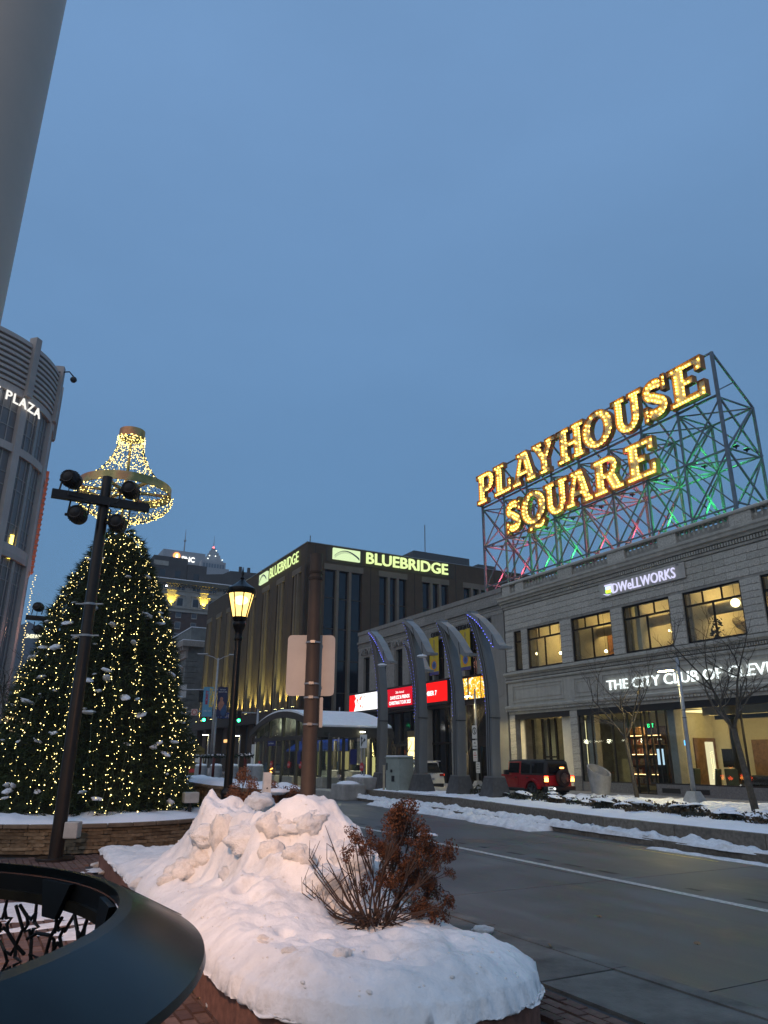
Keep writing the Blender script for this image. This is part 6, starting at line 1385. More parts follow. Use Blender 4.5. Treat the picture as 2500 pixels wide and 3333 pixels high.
# rounded cars
def carbody(t, L, W_, H, paint, belt=.95):
    h = W_/2
    def sec(x, zl, zb, ib, zr=None, ir=.0):
        q = [(-h*.9,.22),(h*.9,.22),(h,.42),(h*(1-ib*.2),zl),(h*(1-ib*.5),zb),(-h*(1-ib*.5),zb),(-h*(1-ib*.2),zl),(-h,.42)]
        return (x, q)
    loftx('body', paint, t, [sec(0.0,.62,.78,.25), sec(-.06,.75,belt+.02,.12), sec(-.5,.8,belt+.03,.06), sec(-1.6,.78,belt,.04), sec(-L*.62,.76,belt-.03,.05), sec(-L*.80,.72,belt-.08,.08), sec(-L*.96,.62,belt-.2,.2), sec(-L,.5,.66,.35)])
    g = lambda z, i: [(-h*(1-i),belt-.02),(h*(1-i),belt-.02),(h*(1-i-.14),z),(-h*(1-i-.14),z)]
    loftx('greenhouse', 'car_glass', t, [(-.18,[(-h*.88,belt-.02),(h*.88,belt-.02),(h*.80,belt+.08),(-h*.80,belt+.08)]), (-.55,g(H-.10,.06)), (-1.4,g(H-.05,.05)), (-L*.50,g(H-.06,.05)), (-L*.60,g(H-.22,.06)), (-L*.72,[(-h*.86,belt-.05),(h*.86,belt-.05),(h*.80,belt+.02),(-h*.80,belt+.02)])])
    loftx('roof', paint, t, [(-.42,[(-h*.80,H-.13),(h*.80,H-.13),(h*.72,H-.07),(-h*.72,H-.07)]), (-1.0,[(-h*.83,H-.09),(h*.83,H-.09),(h*.70,H),(-h*.70,H)]), (-L*.45,[(-h*.83,H-.09),(h*.83,H-.09),(h*.70,H),(-h*.70,H)]), (-L*.58,[(-h*.80,H-.20),(h*.80,H-.20),(h*.70,H-.12),(-h*.70,H-.12)])])
    for s_ in (-1, 1):
        for (a, b) in ((-.62,-.75),(-1.75,-1.85),(-L*.62,-L*.655)): MB().bar((a, s_*h*.955, belt), (b+.25, s_*h*.83, H-.12), .09, .03).build('pillar', paint, t)
        wheel(t, -.85, s_*(h-.12), .36, .24, s_); wheel(t, -L+.95, s_*(h-.12), .36, .24, s_)
        MB().box(-L*.63,-L*.60,s_*(h+.10)-.1,s_*(h+.10)+.1,belt,belt+.17).build('mirror', paint, t, False, .03)
        MB().box(-2.5,-2.3,s_*h-.012,s_*h+.012,.78,.81).build('handle', 'trim', t)
kia = stthing('white_suv', 'white sport utility car half hidden behind the second fin, seen from the rear', 'car', -39.2, 24.6, 0)
carbody(kia, 4.8, 1.92, 1.74, 'white_car', 1.02)
for s_ in (-1, 1): MB().box(-.10,.02,s_*.62-.2 if s_ < 0 else .62,-.62 if s_ < 0 else .92,.86,1.0).build('tail_light', 'tail_off', kia, False, .02)
MB().box(.0,.012,.78,.92,.88,.97).build('tail_lens', 'tail_red', kia)
k_p = MB().box(.0,.03,-.28,.28,.62,.80).build('number_plate', 'sign_white', kia); [MB().box(.03,.032,y_,y_+.05,.66,.76).build('plate_marks', 'sign_navy', k_p) for y_ in (-.2,-.12,-.04,.06,.14)]
textblock(kia, 'TELLURIDE', -.45, .45, .07, 'trim', lambda a, b, c: Vector((.012+c, a, .99+b))); MB().box(-.03,.035,-.88,.88,.25,.45).build('rear_bumper', 'trim', kia, False, .03); MB().box(-.14,-.02,-.7,.7,1.70,1.74).build('spoiler', 'white_car', kia, False, .01)
dk = stthing('dark_car', 'dark car with one red tail light showing left of the third fin', 'car', -36.2, 29.0, .0); dk.location = ST(-46.5, 25.0, 0)
carbody(dk, 4.6, 1.85, 1.5, 'dark_car', .92); MB().box(-.02,.02,.5,.9,.85,.93).build('tail_light', 'tail_red', dk)
tx = stthing('grey_sedan', 'grey car with hooked orange tail light seen through the bus shelter glass', 'car', -66.0, 25.0, 0); carbody(tx, 4.5, 1.82, 1.48, 'dark_car', .92)
MB().tube([(.03,-.55,1.0),(.05,-.92,.82),(.03,-.60,.62)], .045, 6).build('tail_light', 'tail_amber', tx); MB().box(.0,.03,-.25,.25,.62,.76).build('number_plate', 'sign_white', tx)
# ================================================================== CONIFER PLANTER
TC = Vector((-6.63, 17.5, 0)); TRAD = 3.22
rnd_mat('ledge_stone', [(.10,.065,.035), (.23,.165,.10), (.15,.105,.06)], .9, .7, 22)
M('coping_stone', (.17,.125,.085), .85, var=.2, scale=6, bump=.4)
pw_ = thing('tree_planter', 'round planter of stacked brown ledge stone around the lit conifer', 'planter', TC, 0)
mb = MB(); mb.lathe([(TRAD-.06,.1),(TRAD-.06,.56)], 64); mb.build('core', 'soil', pw_)
smesh = {}
def stone_mesh(L, h, d_, seed):
    rn = random.Random(seed); mb = MB(); k = 5; vs = []
    for i in range(k+1):
        x = -L/2+L*i/k; t = h/2*(1+rn.uniform(-.18,.12)); b = -h/2*(1+rn.uniform(-.18,.12)); e = 0 if 0 < i < k else .5
        vs += [(x, rn.uniform(-.02,.012), t*(1-.25*e)), (x, rn.uniform(-.02,.012), b*(1-.25*e)), (x, d_, b), (x, d_, t)]
    fs = []
    for i in range(k):
        for j in range(4): fs.append((i*4+j, i*4+4+j, i*4+4+(j+1) % 4, i*4+(j+1) % 4))
    fs += [(0,1,2,3), tuple(k*4+j for j in (3,2,1,0))]
    mb.add(vs, fs); me = mb.mesh('stone'); me.materials.append(MATS['ledge_stone']); return me
SM = [(L, h, stone_mesh(L, h, .12, 100+i*7+j)) for i, L in enumerate((.20,.30,.42,.55)) for j, h in enumerate((.045,.06,.08))]
cnt = 0
def stone_course(parent, pos_fn, total, z, h, yaw_fn, lim):
    global cnt
    l = random.random()*.1
    while l < total and cnt < lim:
        L, hh, me = random.choice(SM); o = bpy.data.objects.new('stone', me); COL.objects.link(o); o.parent = parent
        o.location = (*pos_fn(l+L/2), z); o.rotation_euler = (jit(.03), jit(.03), yaw_fn(l+L/2)+jit(.03)); o.scale = (1, 1, h/hh*.93); l += L+.008; cnt += 1
a0 = R(-135); arcL = R(120)*TRAD
for c in range(7):
    h = (.43)/7
    stone_course(pw_, lambda l: (cos(a0+l/TRAD)*TRAD, sin(a0+l/TRAD)*TRAD), arcL, .15+(c+.5)*h, h, lambda l: a0+l/TRAD+pi/2, 300)
for i in range(22):
    a = R(-150+i*8); mb = MB(); b = a+R(8)-.004
    mb.prism([((TRAD+.07)*cos(a),(TRAD+.07)*sin(a)),((TRAD+.07)*cos((a+b)/2),(TRAD+.07)*sin((a+b)/2)),((TRAD+.07)*cos(b),(TRAD+.07)*sin(b)),((TRAD-.32)*cos(b),(TRAD-.32)*sin(b)),((TRAD-.32)*cos(a),(TRAD-.32)*sin(a))], .58, .65); mb.build('coping_stone', 'coping_stone', pw_, False, .012)
# snow on planter
vs = []; fs = []; nr, na = 22, 120
for j in range(nr+1):
    for i in range(na):
        r = .3+(TRAD+.02-.3)*j/nr; a = 2*pi*i/na; x, y = r*cos(a), r*sin(a); e = min(1, (TRAD+.02-r)/.25)
        vs.append((x, y, .62+.12*e**.6+.07*fbm(x*1.1, y*1.1)*e+.025*fbm(x*5, y*5)*e+.03*e*sin(x*9+y*3)*fbm(x, y)))
for j in range(nr):
    for i in range(na): fs.append((j*na+i, j*na+(i+1) % na, (j+1)*na+(i+1) % na, (j+1)*na+i))
mb = MB(); mb.add(vs, fs); o = mb.build('planter_snow', 'snow', None, True); o.location = TC; tag(o, 'blanket of snow on the round stone planter at the foot of the conifer', 'snow')
# second, higher wall with garlanded rail
W3 = [(-2.35,15.3),(-3.05,16.2),(-3.9,17.6),(-5.0,20.0),(-6.1,22.6)]
w3 = thing('terrace_wall', 'higher ledge-stone terrace wall right of the conifer, snow on top', 'wall', (0,0,0), 0)
def along(path):
    L = [0]
    for a, b in zip(path, path[1:]): L.append(L[-1]+math.hypot(b[0]-a[0], b[1]-a[1]))
    def f(l):
        l = min(max(l, 0), L[-1]-1e-4); k = 0
        while l > L[k+1]: k += 1
        t = (l-L[k])/(L[k+1]-L[k]); a, b = path[k], path[k+1]; return (a[0]+(b[0]-a[0])*t, a[1]+(b[1]-a[1])*t), math.atan2(b[1]-a[1], b[0]-a[0])
    return f, L[-1]
f3, L3 = along(W3)
mb = MB(); pts = [f3(L3*i/16) for i in range(17)]
off = lambda p, a, d_: (p[0]+sin(a)*d_, p[1]-cos(a)*d_)
outl = [off(p, a, .03) for p, a in pts] + [off(p, a, 1.0) for p, a in reversed(pts)]
for i in range(16): mb.prism([outl[i], outl[i+1], outl[32-i], outl[33-i]], .12, 1.16)
mb.build('core', 'soil', w3)
cnt = 0
for c in range(8):
    stone_course(w3, lambda l: f3(l)[0], 6.0, .56+(c+.5)*.075, .075, lambda l: f3(l)[1]+pi, 170)
for i in range(9):
    p, a = f3(L3*(i+.03)/9); q, b = f3(L3*(i+.97)/9); mb = MB(); mb.prism([off(p,a,-.06), off(q,b,-.06), off(q,b,.3), off(p,a,.3)], 1.16, 1.23); mb.build('coping_stone', 'coping_stone', w3, False, .01)
mb = MB(); vs = []; fs = []; ns = 50
for i in range(ns+1):
    p, a = f3(L3*i/ns)
    for j in range(9):
        d_ = -.03+1.0*j/8; q = off(p, a, d_); e = min(1, j/1.5, (8-j)/1.5, i/2, (ns-i)/2); vs.append((*q, 1.22+.11*e+.04*e*fbm(q[0]*2, q[1]*2)))
for i in range(ns):
    for j in range(8): k = i*9+j; fs.append((k, k+1, k+10, k+9))
mb.add(vs, fs); tag(mb.build('wall_snow', 'snow', None, True), 'snow lying along the terrace wall top in front of the rail', 'snow')
M('rail_red', (.075,.012,.010), .35, .3, var=.1)
rl_ = thing('garland_rail', 'railing of dark red posts carrying a snow-dusted garland', 'railing', (0,0,0), 0)
rp_ = []
for sx, sy in [(610,2514),(650,2518),(692,2527),(795,2542)]: rp_.append(G(sx, sy, 1.30))
for p in rp_: MB().tube([(p.x,p.y,1.2),(p.x,p.y,1.86)], .042, 8).build('post', 'rail_red', rl_, True)
gl_ = MB(); gs_ = MB()
ext = rp_[0]+(rp_[0]-rp_[1])*.6; rr_ = [ext]+rp_+[rp_[-1]+(rp_[-1]-rp_[-2])*.18]
MB().tube([(p.x,p.y,1.87) for p in rr_], .02, 6).build('rail_bar', 'dark_metal', rl_)
for a, b in zip(rr_, rr_[1:]):
    k = int((b-a).length/.012)
    for i in range(k):
        p = a.lerp(b, random.random()); c = Vector((p.x, p.y, 1.87)); u = Vector((jit(1),jit(1),jit(1))).normalized()*.07; w = u.cross(Vector((jit(1),jit(1),jit(1)))).normalized()*.012
        (gl_ if random.random() < .72 or u.z < 0 else gs_).quad(c-w, c+w, c+u+w, c+u-w)
tag(gl_.build('garland', M('garland_green', (.02,.03,.018), .8), rl_), kind='stuff'); tag(gs_.build('garland_snow', 'snow', rl_), kind='stuff')
# small floodlight box at the wall foot
fl = thing('ground_floodlight', 'pale boxy floodlight on the snow right of the conifer', 'floodlight', D(620, 2602, 17.0)-Vector((0,0,.12)), .5); MB().box(-.16,.16,-.12,.12,.05,.27).build('housing', M('flood_grey', (.42,.40,.36), .6), fl, False, .02); MB().box(-.03,.03,-.03,.03,-.25,.05).build('bracket', 'dark_metal', fl)
# ================================================================== THE CONIFER
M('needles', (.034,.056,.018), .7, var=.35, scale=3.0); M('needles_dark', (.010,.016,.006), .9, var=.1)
EM('tree_bulb', (1.0,.78,.27), 9.0)
tree = thing('lit_conifer', 'tall conifer strung with warm white lights and dotted with snow', 'tree', TC+Vector((0,0,.62)), 0)
TH_ = 6.75
def trad(z):      # crown radius at height z (0..TH_)
    q = [(0,2.22),(1.0,2.10),(2.4,1.85),(3.6,1.51),(4.5,1.28),(5.3,.96),(6.2,.58),(6.75,.20)]
    for (a, ra), (b, rb) in zip(q, q[1:]):
        if z <= b: return ra+(rb-ra)*max(0, z-a)/(b-a)
    return .2
MB().tube([(0,0,-.2),(0,0,TH_)], [.16,.03], 8).build('trunk', 'bark', tree)
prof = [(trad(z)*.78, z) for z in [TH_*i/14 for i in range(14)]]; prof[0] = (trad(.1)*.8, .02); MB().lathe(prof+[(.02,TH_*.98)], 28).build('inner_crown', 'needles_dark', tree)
nd = MB(); rnd = random.Random(5); tips = []
for i in range(8200):
    z = TH_*(1-(rnd.random())**.58); a = rnd.random()*2*pi; rr = trad(z)*(1+.11*noise.noise(Vector((cos(a)*2.2, sin(a)*2.2, z*1.7)))+.05*noise.noise(Vector((a*5, z*6, 1))))
    r = rr*(.80+.22*rnd.random()**.7); base = Vector((r*cos(a), r*sin(a), z)); out = Vector((cos(a), sin(a), rnd.uniform(-.55,.35))).normalized()
    if rnd.random() < .02: r *= 1.06
    tips.append((base, a, r/rr))
    for k in range(11):
        d_ = (out*.9+Vector((rnd.uniform(-1,1), rnd.uniform(-1,1), rnd.uniform(-1,1)))*.75).normalized(); L = rnd.uniform(.10,.21); w = d_.cross(Vector((rnd.uniform(-1,1), rnd.uniform(-1,1), rnd.uniform(-1,1)))).normalized()*.011
        p = base+out*rnd.uniform(-.05,.05); nd.add([p-w, p+w, p+d_*L], [(0,1,2)])
crown = nd.build('crown', 'needles', tree)
bb_ = MB(); cord = MB()
def surf(a, z, k=1.02): return (trad(z)*k*(1+.11*noise.noise(Vector((cos(a)*2.2, sin(a)*2.2, z*1.7)))))
for s_ in range(92):
    a = 2*pi*s_/92+jit(.07); zt = TH_*(.97 if s_ % 2 else rnd.uniform(.6,.9)); z = zt; pts = []
    while z > .12:
        z -= rnd.uniform(.08,.36); a += rnd.uniform(-.035,.035)
        if z < .1: break
        r = surf(a, z, 1.0+rnd.uniform(-.03,.05)); p = Vector((r*cos(a), r*sin(a), z)); bb_.octa(p, .0078 if rnd.random() < .8 else .0125); pts.append(p)
        if rnd.random() < .25: bb_.octa(p+Vector((jit(.05),jit(.05),jit(.05))), .008)
    if len(pts) > 3: cord.tube(pts, .005, 3, False)
for i in range(60):   # denser ring of lights at the top
    a = rnd.random()*6.28; z = TH_*rnd.uniform(.86,1.0); r = surf(a, z); bb_.octa((r*cos(a), r*sin(a), z), .013)
tag(bb_.build('light_bulbs', 'tree_bulb', tree), kind='stuff'); tag(cord.build('light_cords', M('cord_green', (.03,.05,.02), .6), tree), kind='stuff')
def lump_mesh(seed, sq=(1,1,.6), nu=16, nv=10, amp=.3, fr=1.6):
    mb = MB(); mb.ball((0,0,0), 1.0, nu, nv, (1,1,1)); vs = []
    for v in mb.v:
        p = Vector(v); k = 1+amp*noise.fractal(p*fr+Vector((seed*3.1, seed, 0)), .8, 2.0, 4); vs.append((p.x*k*sq[0], p.y*k*sq[1], p.z*k*sq[2]))
    mb.v = vs; me = mb.mesh('lump')
    for p in me.polygons: p.use_smooth = True
    return me
LM = [lump_mesh(s, (1.3,.9,.55), 12, 8, .5, 1.8) for s in range(5)]
for m_ in LM: m_.materials.append(MATS['snow'])
for i in range(80):
    z = TH_*(1-rnd.random()**.62)*.93; a = R(rnd.uniform(-190,20)); r = surf(a, z, 1.0); o = bpy.data.objects.new('snow_clump', LM[i % 5]); COL.objects.link(o); o.parent = tree
    o.location = (r*cos(a), r*sin(a), z+.04); s_ = rnd.uniform(.035,.095); o.scale = (s_*1.2, s_, s_*.8); o.rotation_euler = (rnd.uniform(-.5,.5), rnd.uniform(-.5,.5), rnd.random()*6)
# chandelier topper
ch_ = thing('chandelier_topper', 'gold ringed chandelier of light strands crowning the conifer', 'chandelier', TC+Vector((-.06,0,0)), 0)
def glit():
    m = M('glitter_gold', (.26,.20,.09), .45, .6, var=.0); t = m.node_tree; b = t.nodes['Principled BSDF']; tcn = nn(t, 'TexCoord'); n1 = nn(t, 'TexNoise'); n1.inputs['Scale'].default_value = 160; n2 = nn(t, 'TexNoise'); n2.inputs['Scale'].default_value = 1.6
    t.links.new(tcn.outputs['Object'], n1.inputs['Vector']); t.links.new(tcn.outputs['Object'], n2.inputs['Vector']); rp = nn(t, 'ValToRGB'); t.links.new(n2.outputs['Fac'], rp.inputs[0]); c = rp.color_ramp
    c.elements[0].position = .38; c.elements[0].color = (.22,.21,.085,1); c.elements[1].position = .66; c.elements[1].color = (.55,.24,.11,1); e = c.elements.new(.5); e.color = (.48,.36,.15,1)
    mr = nn(t, 'MapRange'); mr.inputs[1].default_value = .35; mr.inputs[2].default_value = .65; mr.inputs[3].default_value = .5; mr.inputs[4].default_value = 1.7; t.links.new(n1.outputs['Fac'], mr.inputs[0])
    vm = nn(t, 'VectorMath'); vm.operation = 'SCALE'; t.links.new(rp.outputs[0], vm.inputs[0]); t.links.new(mr.outputs[0], vm.inputs['Scale']); t.links.new(vm.outputs[0], b.inputs['Base Color'])
glit()
def ring(name, r, z0, z1, th, n_=48):
    mb = MB(); mb.lathe([(r,z0),(r,z1),(r-th,z1),(r-th,z0),(r,z0)], n_, cap=False); return mb.build(name, 'glitter_gold', ch_, 'auto')
RZc = 8.33; ring('crown_ring', .325, 9.80, 10.02, .03); ring('main_ring', 1.15, RZc-.10, RZc+.12, .04, 64)
MB().tube([(0,0,7.2),(0,0,9.95)], .035, 8).build('centre_pole', 'glitter_gold', ch_)
for k in range(3): a = pi*k/3+.35; MB().bar((1.12*cos(a),1.12*sin(a),RZc-.02), (-1.12*cos(a),-1.12*sin(a),RZc-.02), .10, .05).build('spoke', 'glitter_gold', ch_)
EM('topper_bulb', (1.0,.74,.20), 6.0); M('strand_wire', (.006,.012,.02), .6)
bu = MB(); wi = MB()
def strand(fn, n_, pb):
    pts = [fn(i/n_) for i in range(n_+1)]; wi.tube(pts, .006, 3, False)
    for i in range(int(n_*pb)):
        p = Vector(fn(rnd.random())); bu.octa(p+Vector((jit(.02),jit(.02),jit(.02))), .0125)
for k in range(44):
    a = 2*pi*k/44
    def f(t, a=a):
        r = .31+.80*t**2.1; return (r*cos(a), r*sin(a), 9.86-(9.86-RZc-.05)*t**.92)
    strand(f, 9, 1.7)
for k in range(38):
    a = 2*pi*k/38
    def f(t, a=a):
        r = 1.12*(1-t**2.2)+.08; w = .08*sin(t*12+k); return (r*cos(a+w), r*sin(a+w), RZc-.1-(RZc-.12-7.42)*t**.85)
    strand(f, 9, 2.1)
for k in range(16):
    t0 = .1+.8*k/16; r = 1.12*(1-t0**2.2)+.08; z = RZc-.1-(RZc-.12-7.42)*t0**.85; wi.tube([(r*cos(2*pi*i/30), r*sin(2*pi*i/30), z+.03*(i % 2)) for i in range(31)], .006, 3, False)
for k in range(140): a = rnd.random()*6.28; bu.octa((.33*cos(a)*rnd.uniform(.9,1.1), .33*sin(a)*rnd.uniform(.9,1.1), 9.62+rnd.random()*.2), .0135)
tag(bu.build('bulbs', 'topper_bulb', ch_), kind='stuff'); tag(wi.build('light_strands', 'strand_wire', ch_), kind='stuff')
# ================================================================== STAGE-LIGHT POLES
M('pole_brown', (.030,.022,.018), .33, .5, var=.1, scale=4); M('can_body', (.020,.017,.016), .5, .4, var=.15)
def par_can(parent, u, up_, ux):
    c = bpy.data.objects.new('stage_light', None); COL.objects.link(c); c.parent = parent; c.location = (u*ux.x, u*ux.y, up_)
    c.rotation_euler = (R(-12), 0, jit(.25)); c.scale = (1.02,)*3
    MB().lathe([(.0,-.20),(.10,-.19),(.15,-.14),(.165,-.05),(.165,.10),(.15,.16),(.0,.16)], 20).build('housing', 'can_body', c, 'auto').rotation_euler = (R(-80),0,0)
    rb = MB()
    for i in range(22): a = 2*pi*i/22; rb.bar((.17*cos(a),.17*sin(a),-.02), (.112*cos(a),.112*sin(a),-.20), .016, .03)
    rb.build('cooling_ribs', 'pole_brown', c).rotation_euler = (R(-80),0,0)
    s_ = 1 if up_ > 6.6 else -1
    for q in (-1, 1): MB().bar((q*.185,0,0), (q*.185,0,-s_*.30), .018, .03).build('yoke_arm', 'can_body', c)
    MB().tube([(-.23,0,0),(-.17,0,0)], .03, 8).build('knob', 'can_body', c)
    return c
def stage_pole(label, base, zt, cans, arm, rcol=.1):
    t = thing('stage_light_pole', label, 'lamp pole', base, 0, 'dark poles with stage lights'); ux = Vector((SN.x, SN.y, 0))
    MB().tube([(0,0,0),(0,0,zt)], [rcol*1.2,rcol], 20).build('pole', 'pole_brown', t, 'auto'); MB().lathe([(.32,0),(.32,.04),(.30,.05)], 24).build('base_plate', 'pole_brown', t)
    zb = zt-.56; MB().bar(ux*arm[0]+Vector((0,-.14,zb)), ux*arm[1]+Vector((0,-.14,zb)), .12, .17).build('crossbar', 'pole_brown', t)
    for u, dz in cans: par_can(t, u, zb+dz, ux).location.y -= .15
    wi_ = MB()
    for u, dz in cans: wi_.tube([ux*u+Vector((0,-.2,zb+dz)), ux*(u*.8-.1)+Vector((0,-.25,zb+dz*.3-.12)), ux*(u*.5)+Vector((0,-.22,zb-.02))], .012, 5)
    wi_.build('cables', 'black', t)
    for z in (zt*.545, zt*.63): MB().tube([(0,0,z-.02),(0,0,z+.02)], rcol*1.28, 14).bar((-.26,-.05,z),(.26,-.05,z), .03, .025).build('clamp_band', 'galv', t)
    return t
sp1 = stage_pole('tall dark pole with four stage lights in front of the conifer', (-5.63,13.72,.13), 7.08, [(-.60,.34),(-.40,-.36),(.52,.32),(.36,-.42)], (-.92,.92))
jb = MB().box(.12,.36,-.12,.1,.35,.62).build('junction_box', M('box_grey', (.40,.385,.36), .6), sp1, False, .02)
pb_ = D(190, 1980, 27.2); stage_pole('second dark stage-light pole half hidden behind the conifer', (pb_.x, pb_.y, .1), pb_.z, [(-.62,.42),(-.50,-.42)], (-1.0,.8), .13)
# ================================================================== LANTERN STREET LAMP
LB = Vector((-2.90, 14.5, .12))
ln = thing('lantern_lamp', 'black post lamp with glowing tapered glass lantern, left of the brown pole', 'street lamp', LB, 0); zz0 = -.12
M('lamp_black', (.010,.008,.007), .28, .5, var=.1)
def lz(*q): return [(r, z+zz0) for r, z in q]
MB().lathe(lz((.24,.12),(.24,.22),(.20,.26),(.20,.32),(.155,.40),(.15,.85),(.17,.92),(.17,.97),(.125,1.03),(.12,1.13),(.135,1.17),(.135,1.22),(.085,1.28)), 20).build('base', 'lamp_black', ln, 'auto')
MB().lathe(lz((.082,1.25),(.066,4.05)), 16).build('post', 'lamp_black', ln, 'auto')
MB().lathe(lz((.072,4.02),(.085,4.05),(.085,4.09),(.07,4.12),(.075,4.2),(.125,4.30),(.135,4.34),(.135,4.38),(.11,4.41),(.155,4.47),(.155,4.50),(.0,4.50)), 20).build('neck', 'lamp_black', ln, 'auto')
ns_ = 8; r0, r1, za, zb_ = .150, .262, 4.50+zz0, 4.98+zz0
EM('lantern_glow', (1.0,.66,.16), 1.25); EM('lantern_core', (1.0,.80,.40), 20)
fr_ = MB()
for i in range(ns_):
    a = 2*pi*(i+.5)/ns_; b = 2*pi*(i+1.5)/ns_; fr_.bar((r0*cos(a),r0*sin(a),za), (r1*cos(a),r1*sin(a),zb_), .022, .022)
    q = [Vector((r*cos(t), r*sin(t), z)) for r, t, z in ((r0*.97,a,za),(r0*.97,b,za),(r1*.97,b,zb_),(r1*.97,a,zb_))]
    MB().quad(*q).build('pane', 'lantern_glass', ln) if 'lantern_glass' in MATS else None
    if 'lantern_glass' not in MATS:
        m = bpy.data.materials.new('lantern_glass'); m.use_nodes = True; t_ = m.node_tree; t_.nodes.clear()
        tr = nn(t_, 'BsdfTransparent'); tr.inputs[0].default_value = (1,.80,.42,1); em_ = nn(t_, 'Emission'); em_.inputs[0].default_value = (1,.66,.19,1); em_.inputs[1].default_value = 2.9; mx = nn(t_, 'MixShader'); mx.inputs[0].default_value = .80; oo = nn(t_, 'OutputMaterial')
        t_.links.new(tr.outputs[0], mx.inputs[1]); t_.links.new(em_.outputs[0], mx.inputs[2]); t_.links.new(mx.outputs[0], oo.inputs[0]); MATS['lantern_glass'] = m
        MB().quad(*q).build('pane', 'lantern_glass', ln)
fr_.build('lantern_frame', 'lamp_black', ln)
MB().lathe([(.275,zb_-.02),(.29,zb_+.01),(.29,zb_+.10),(.25,zb_+.13),(.14,zb_+.20),(.06,zb_+.27),(.035,zb_+.30),(.045,zb_+.33),(.02,zb_+.37),(.028,zb_+.42),(.006,zb_+.56),(.0,zb_+.57)], 24, cap=False).build('roof_cap', 'lamp_black', ln, 'auto')
MB().ball((0,0,zb_-.13), .15, 14, 8, (1,1,.62)).build('bulb', 'lantern_core', ln, True)
lamp('lantern_light', 'POINT', (0,0,zb_-.14), 170, (1.0,.62,.20), ln, .1)
# ================================================================== BROWN POLE WITH SIGN BACKS
M('pole_wood', (.085,.052,.034), .6, .1, var=.2, scale=4, streak=.5); M('sign_alu', (.34,.32,.305), .45, .3, var=.06, scale=2)
BPY = 11.3; bb0 = D(1002, 2590, BPY)
bp = thing('brown_pole', 'cut-off brown utility pole rising behind the snow pile', 'pole', (bb0.x, bb0.y, .1), 0)
ztop = D(1027, 1805, BPY).z-.1; MB().tube([(0,0,0),(0,0,ztop)], [.118,.098], 20).build('shaft', 'pole_wood', bp, 'auto')
for sy in (2092, 2226, 2271, 2358): z = D(1015, sy, BPY).z-.1; b_ = MB().tube([(0,0,z-.012),(0,0,z+.012)], .118, 20).build('band_clamp', 'galv', bp); MB().box(-.03,.04,-.15,-.1,z-.02,z+.02).build('buckle', 'rim_metal', b_)
for sy in (1865, 1885): z = D(1020, sy, BPY).z-.1; MB().tube([(0,0,z-.02),(0,0,z+.02)], .112, 20).build('scuff_band', M('scuff', (.045,.028,.018), .8), bp)
def rsign(label, sx0, sx1, sy0, sy1, Y, mat='sign_alu', rad=.07, rot=0.0):
    a = D(sx0, sy1, Y); b = D(sx1, sy0, Y); cx_ = (a.x+b.x)/2; w = b.x-a.x; h = b.z-a.z; t = thing('sign_back', label, 'sign', (cx_, Y, a.z), rot)
    pts = []
    for (px_, pz_, s0) in ((w/2-rad, rad, -90), (w/2-rad, h-rad, 0), (-w/2+rad, h-rad, 90), (-w/2+rad, rad, 180)): pts += arc(px_, pz_, rad, rad, s0, s0+90, 5)
    MB().prism(pts, -.004, .004, lambda p, q, c: (p, c, q)).build('plate', mat, t); return t, w, h
rsign('large blank back of a rounded sign plate behind the brown pole', 929, 1092, 2068, 2265, BPY+.17)
t, w, h = rsign('small narrow sign back edge-on below the large plate', 1038, 1052, 2270, 2368, BPY+.02, rad=.015)
MB().box(-w/2-.02,-w/2-.004,-.005,.25,0,h).build('face_edge', 'sign_black', t)
wp_ = D(866, 2600, 11.2); st_ = thing('white_stake', 'short square white wooden post among dry shrubs', 'post', (wp_.x, wp_.y, .1), .3); MB().box(-.055,.055,-.055,.055,0,D(866,2514,11.2).z-.1).build('post', M('white_wood', (.60,.56,.51), .7, var=.12, scale=8), st_); MB().ball((.0,-.06,1.3), .012, 6, 4).build('bolt', 'dark_metal', st_)
# ================================================================== LEFT EDGE: round clock sign and bare trees
cb = D(48, 2350, 27); ck = thing('round_clock_sign', 'round lit street clock half hidden by the conifer at left edge', 'clock', (cb.x, cb.y, 0), .3)
EM('clock_glow', (1,.72,.42), 1.1); MB().tube([(0,0,0),(0,0,cb.z-.4)], .06, 8).build('post', 'dark_metal', ck); mb = MB(); mb.lathe([(.42,-.08),(.42,.08),(.35,.08),(.35,-.08),(.42,-.08)], 28, cap=False); rg = mb.build('rim', 'dark_metal', ck); rg.rotation_euler = (R(90),0,0); rg.location = (0,0,cb.z)
fc = MB().lathe([(.35,-.02),(.35,.02)], 28).build('face', 'clock_glow', ck); fc.rotation_euler = (R(90),0,0); fc.location = (0,0,cb.z)
p = D(-40, 2500, 30); bare_tree('bare tree before the curved tower at the left picture edge', (p.x, p.y, .1), 6.5, .9, 77, .12, (.2,0), .35, 5)
p = D(30, 2500, 34); bare_tree('thin bare tree between curved tower and conifer', (p.x, p.y, .1), 5.6, .9, 91, .09, (.1,0), .35, 5)
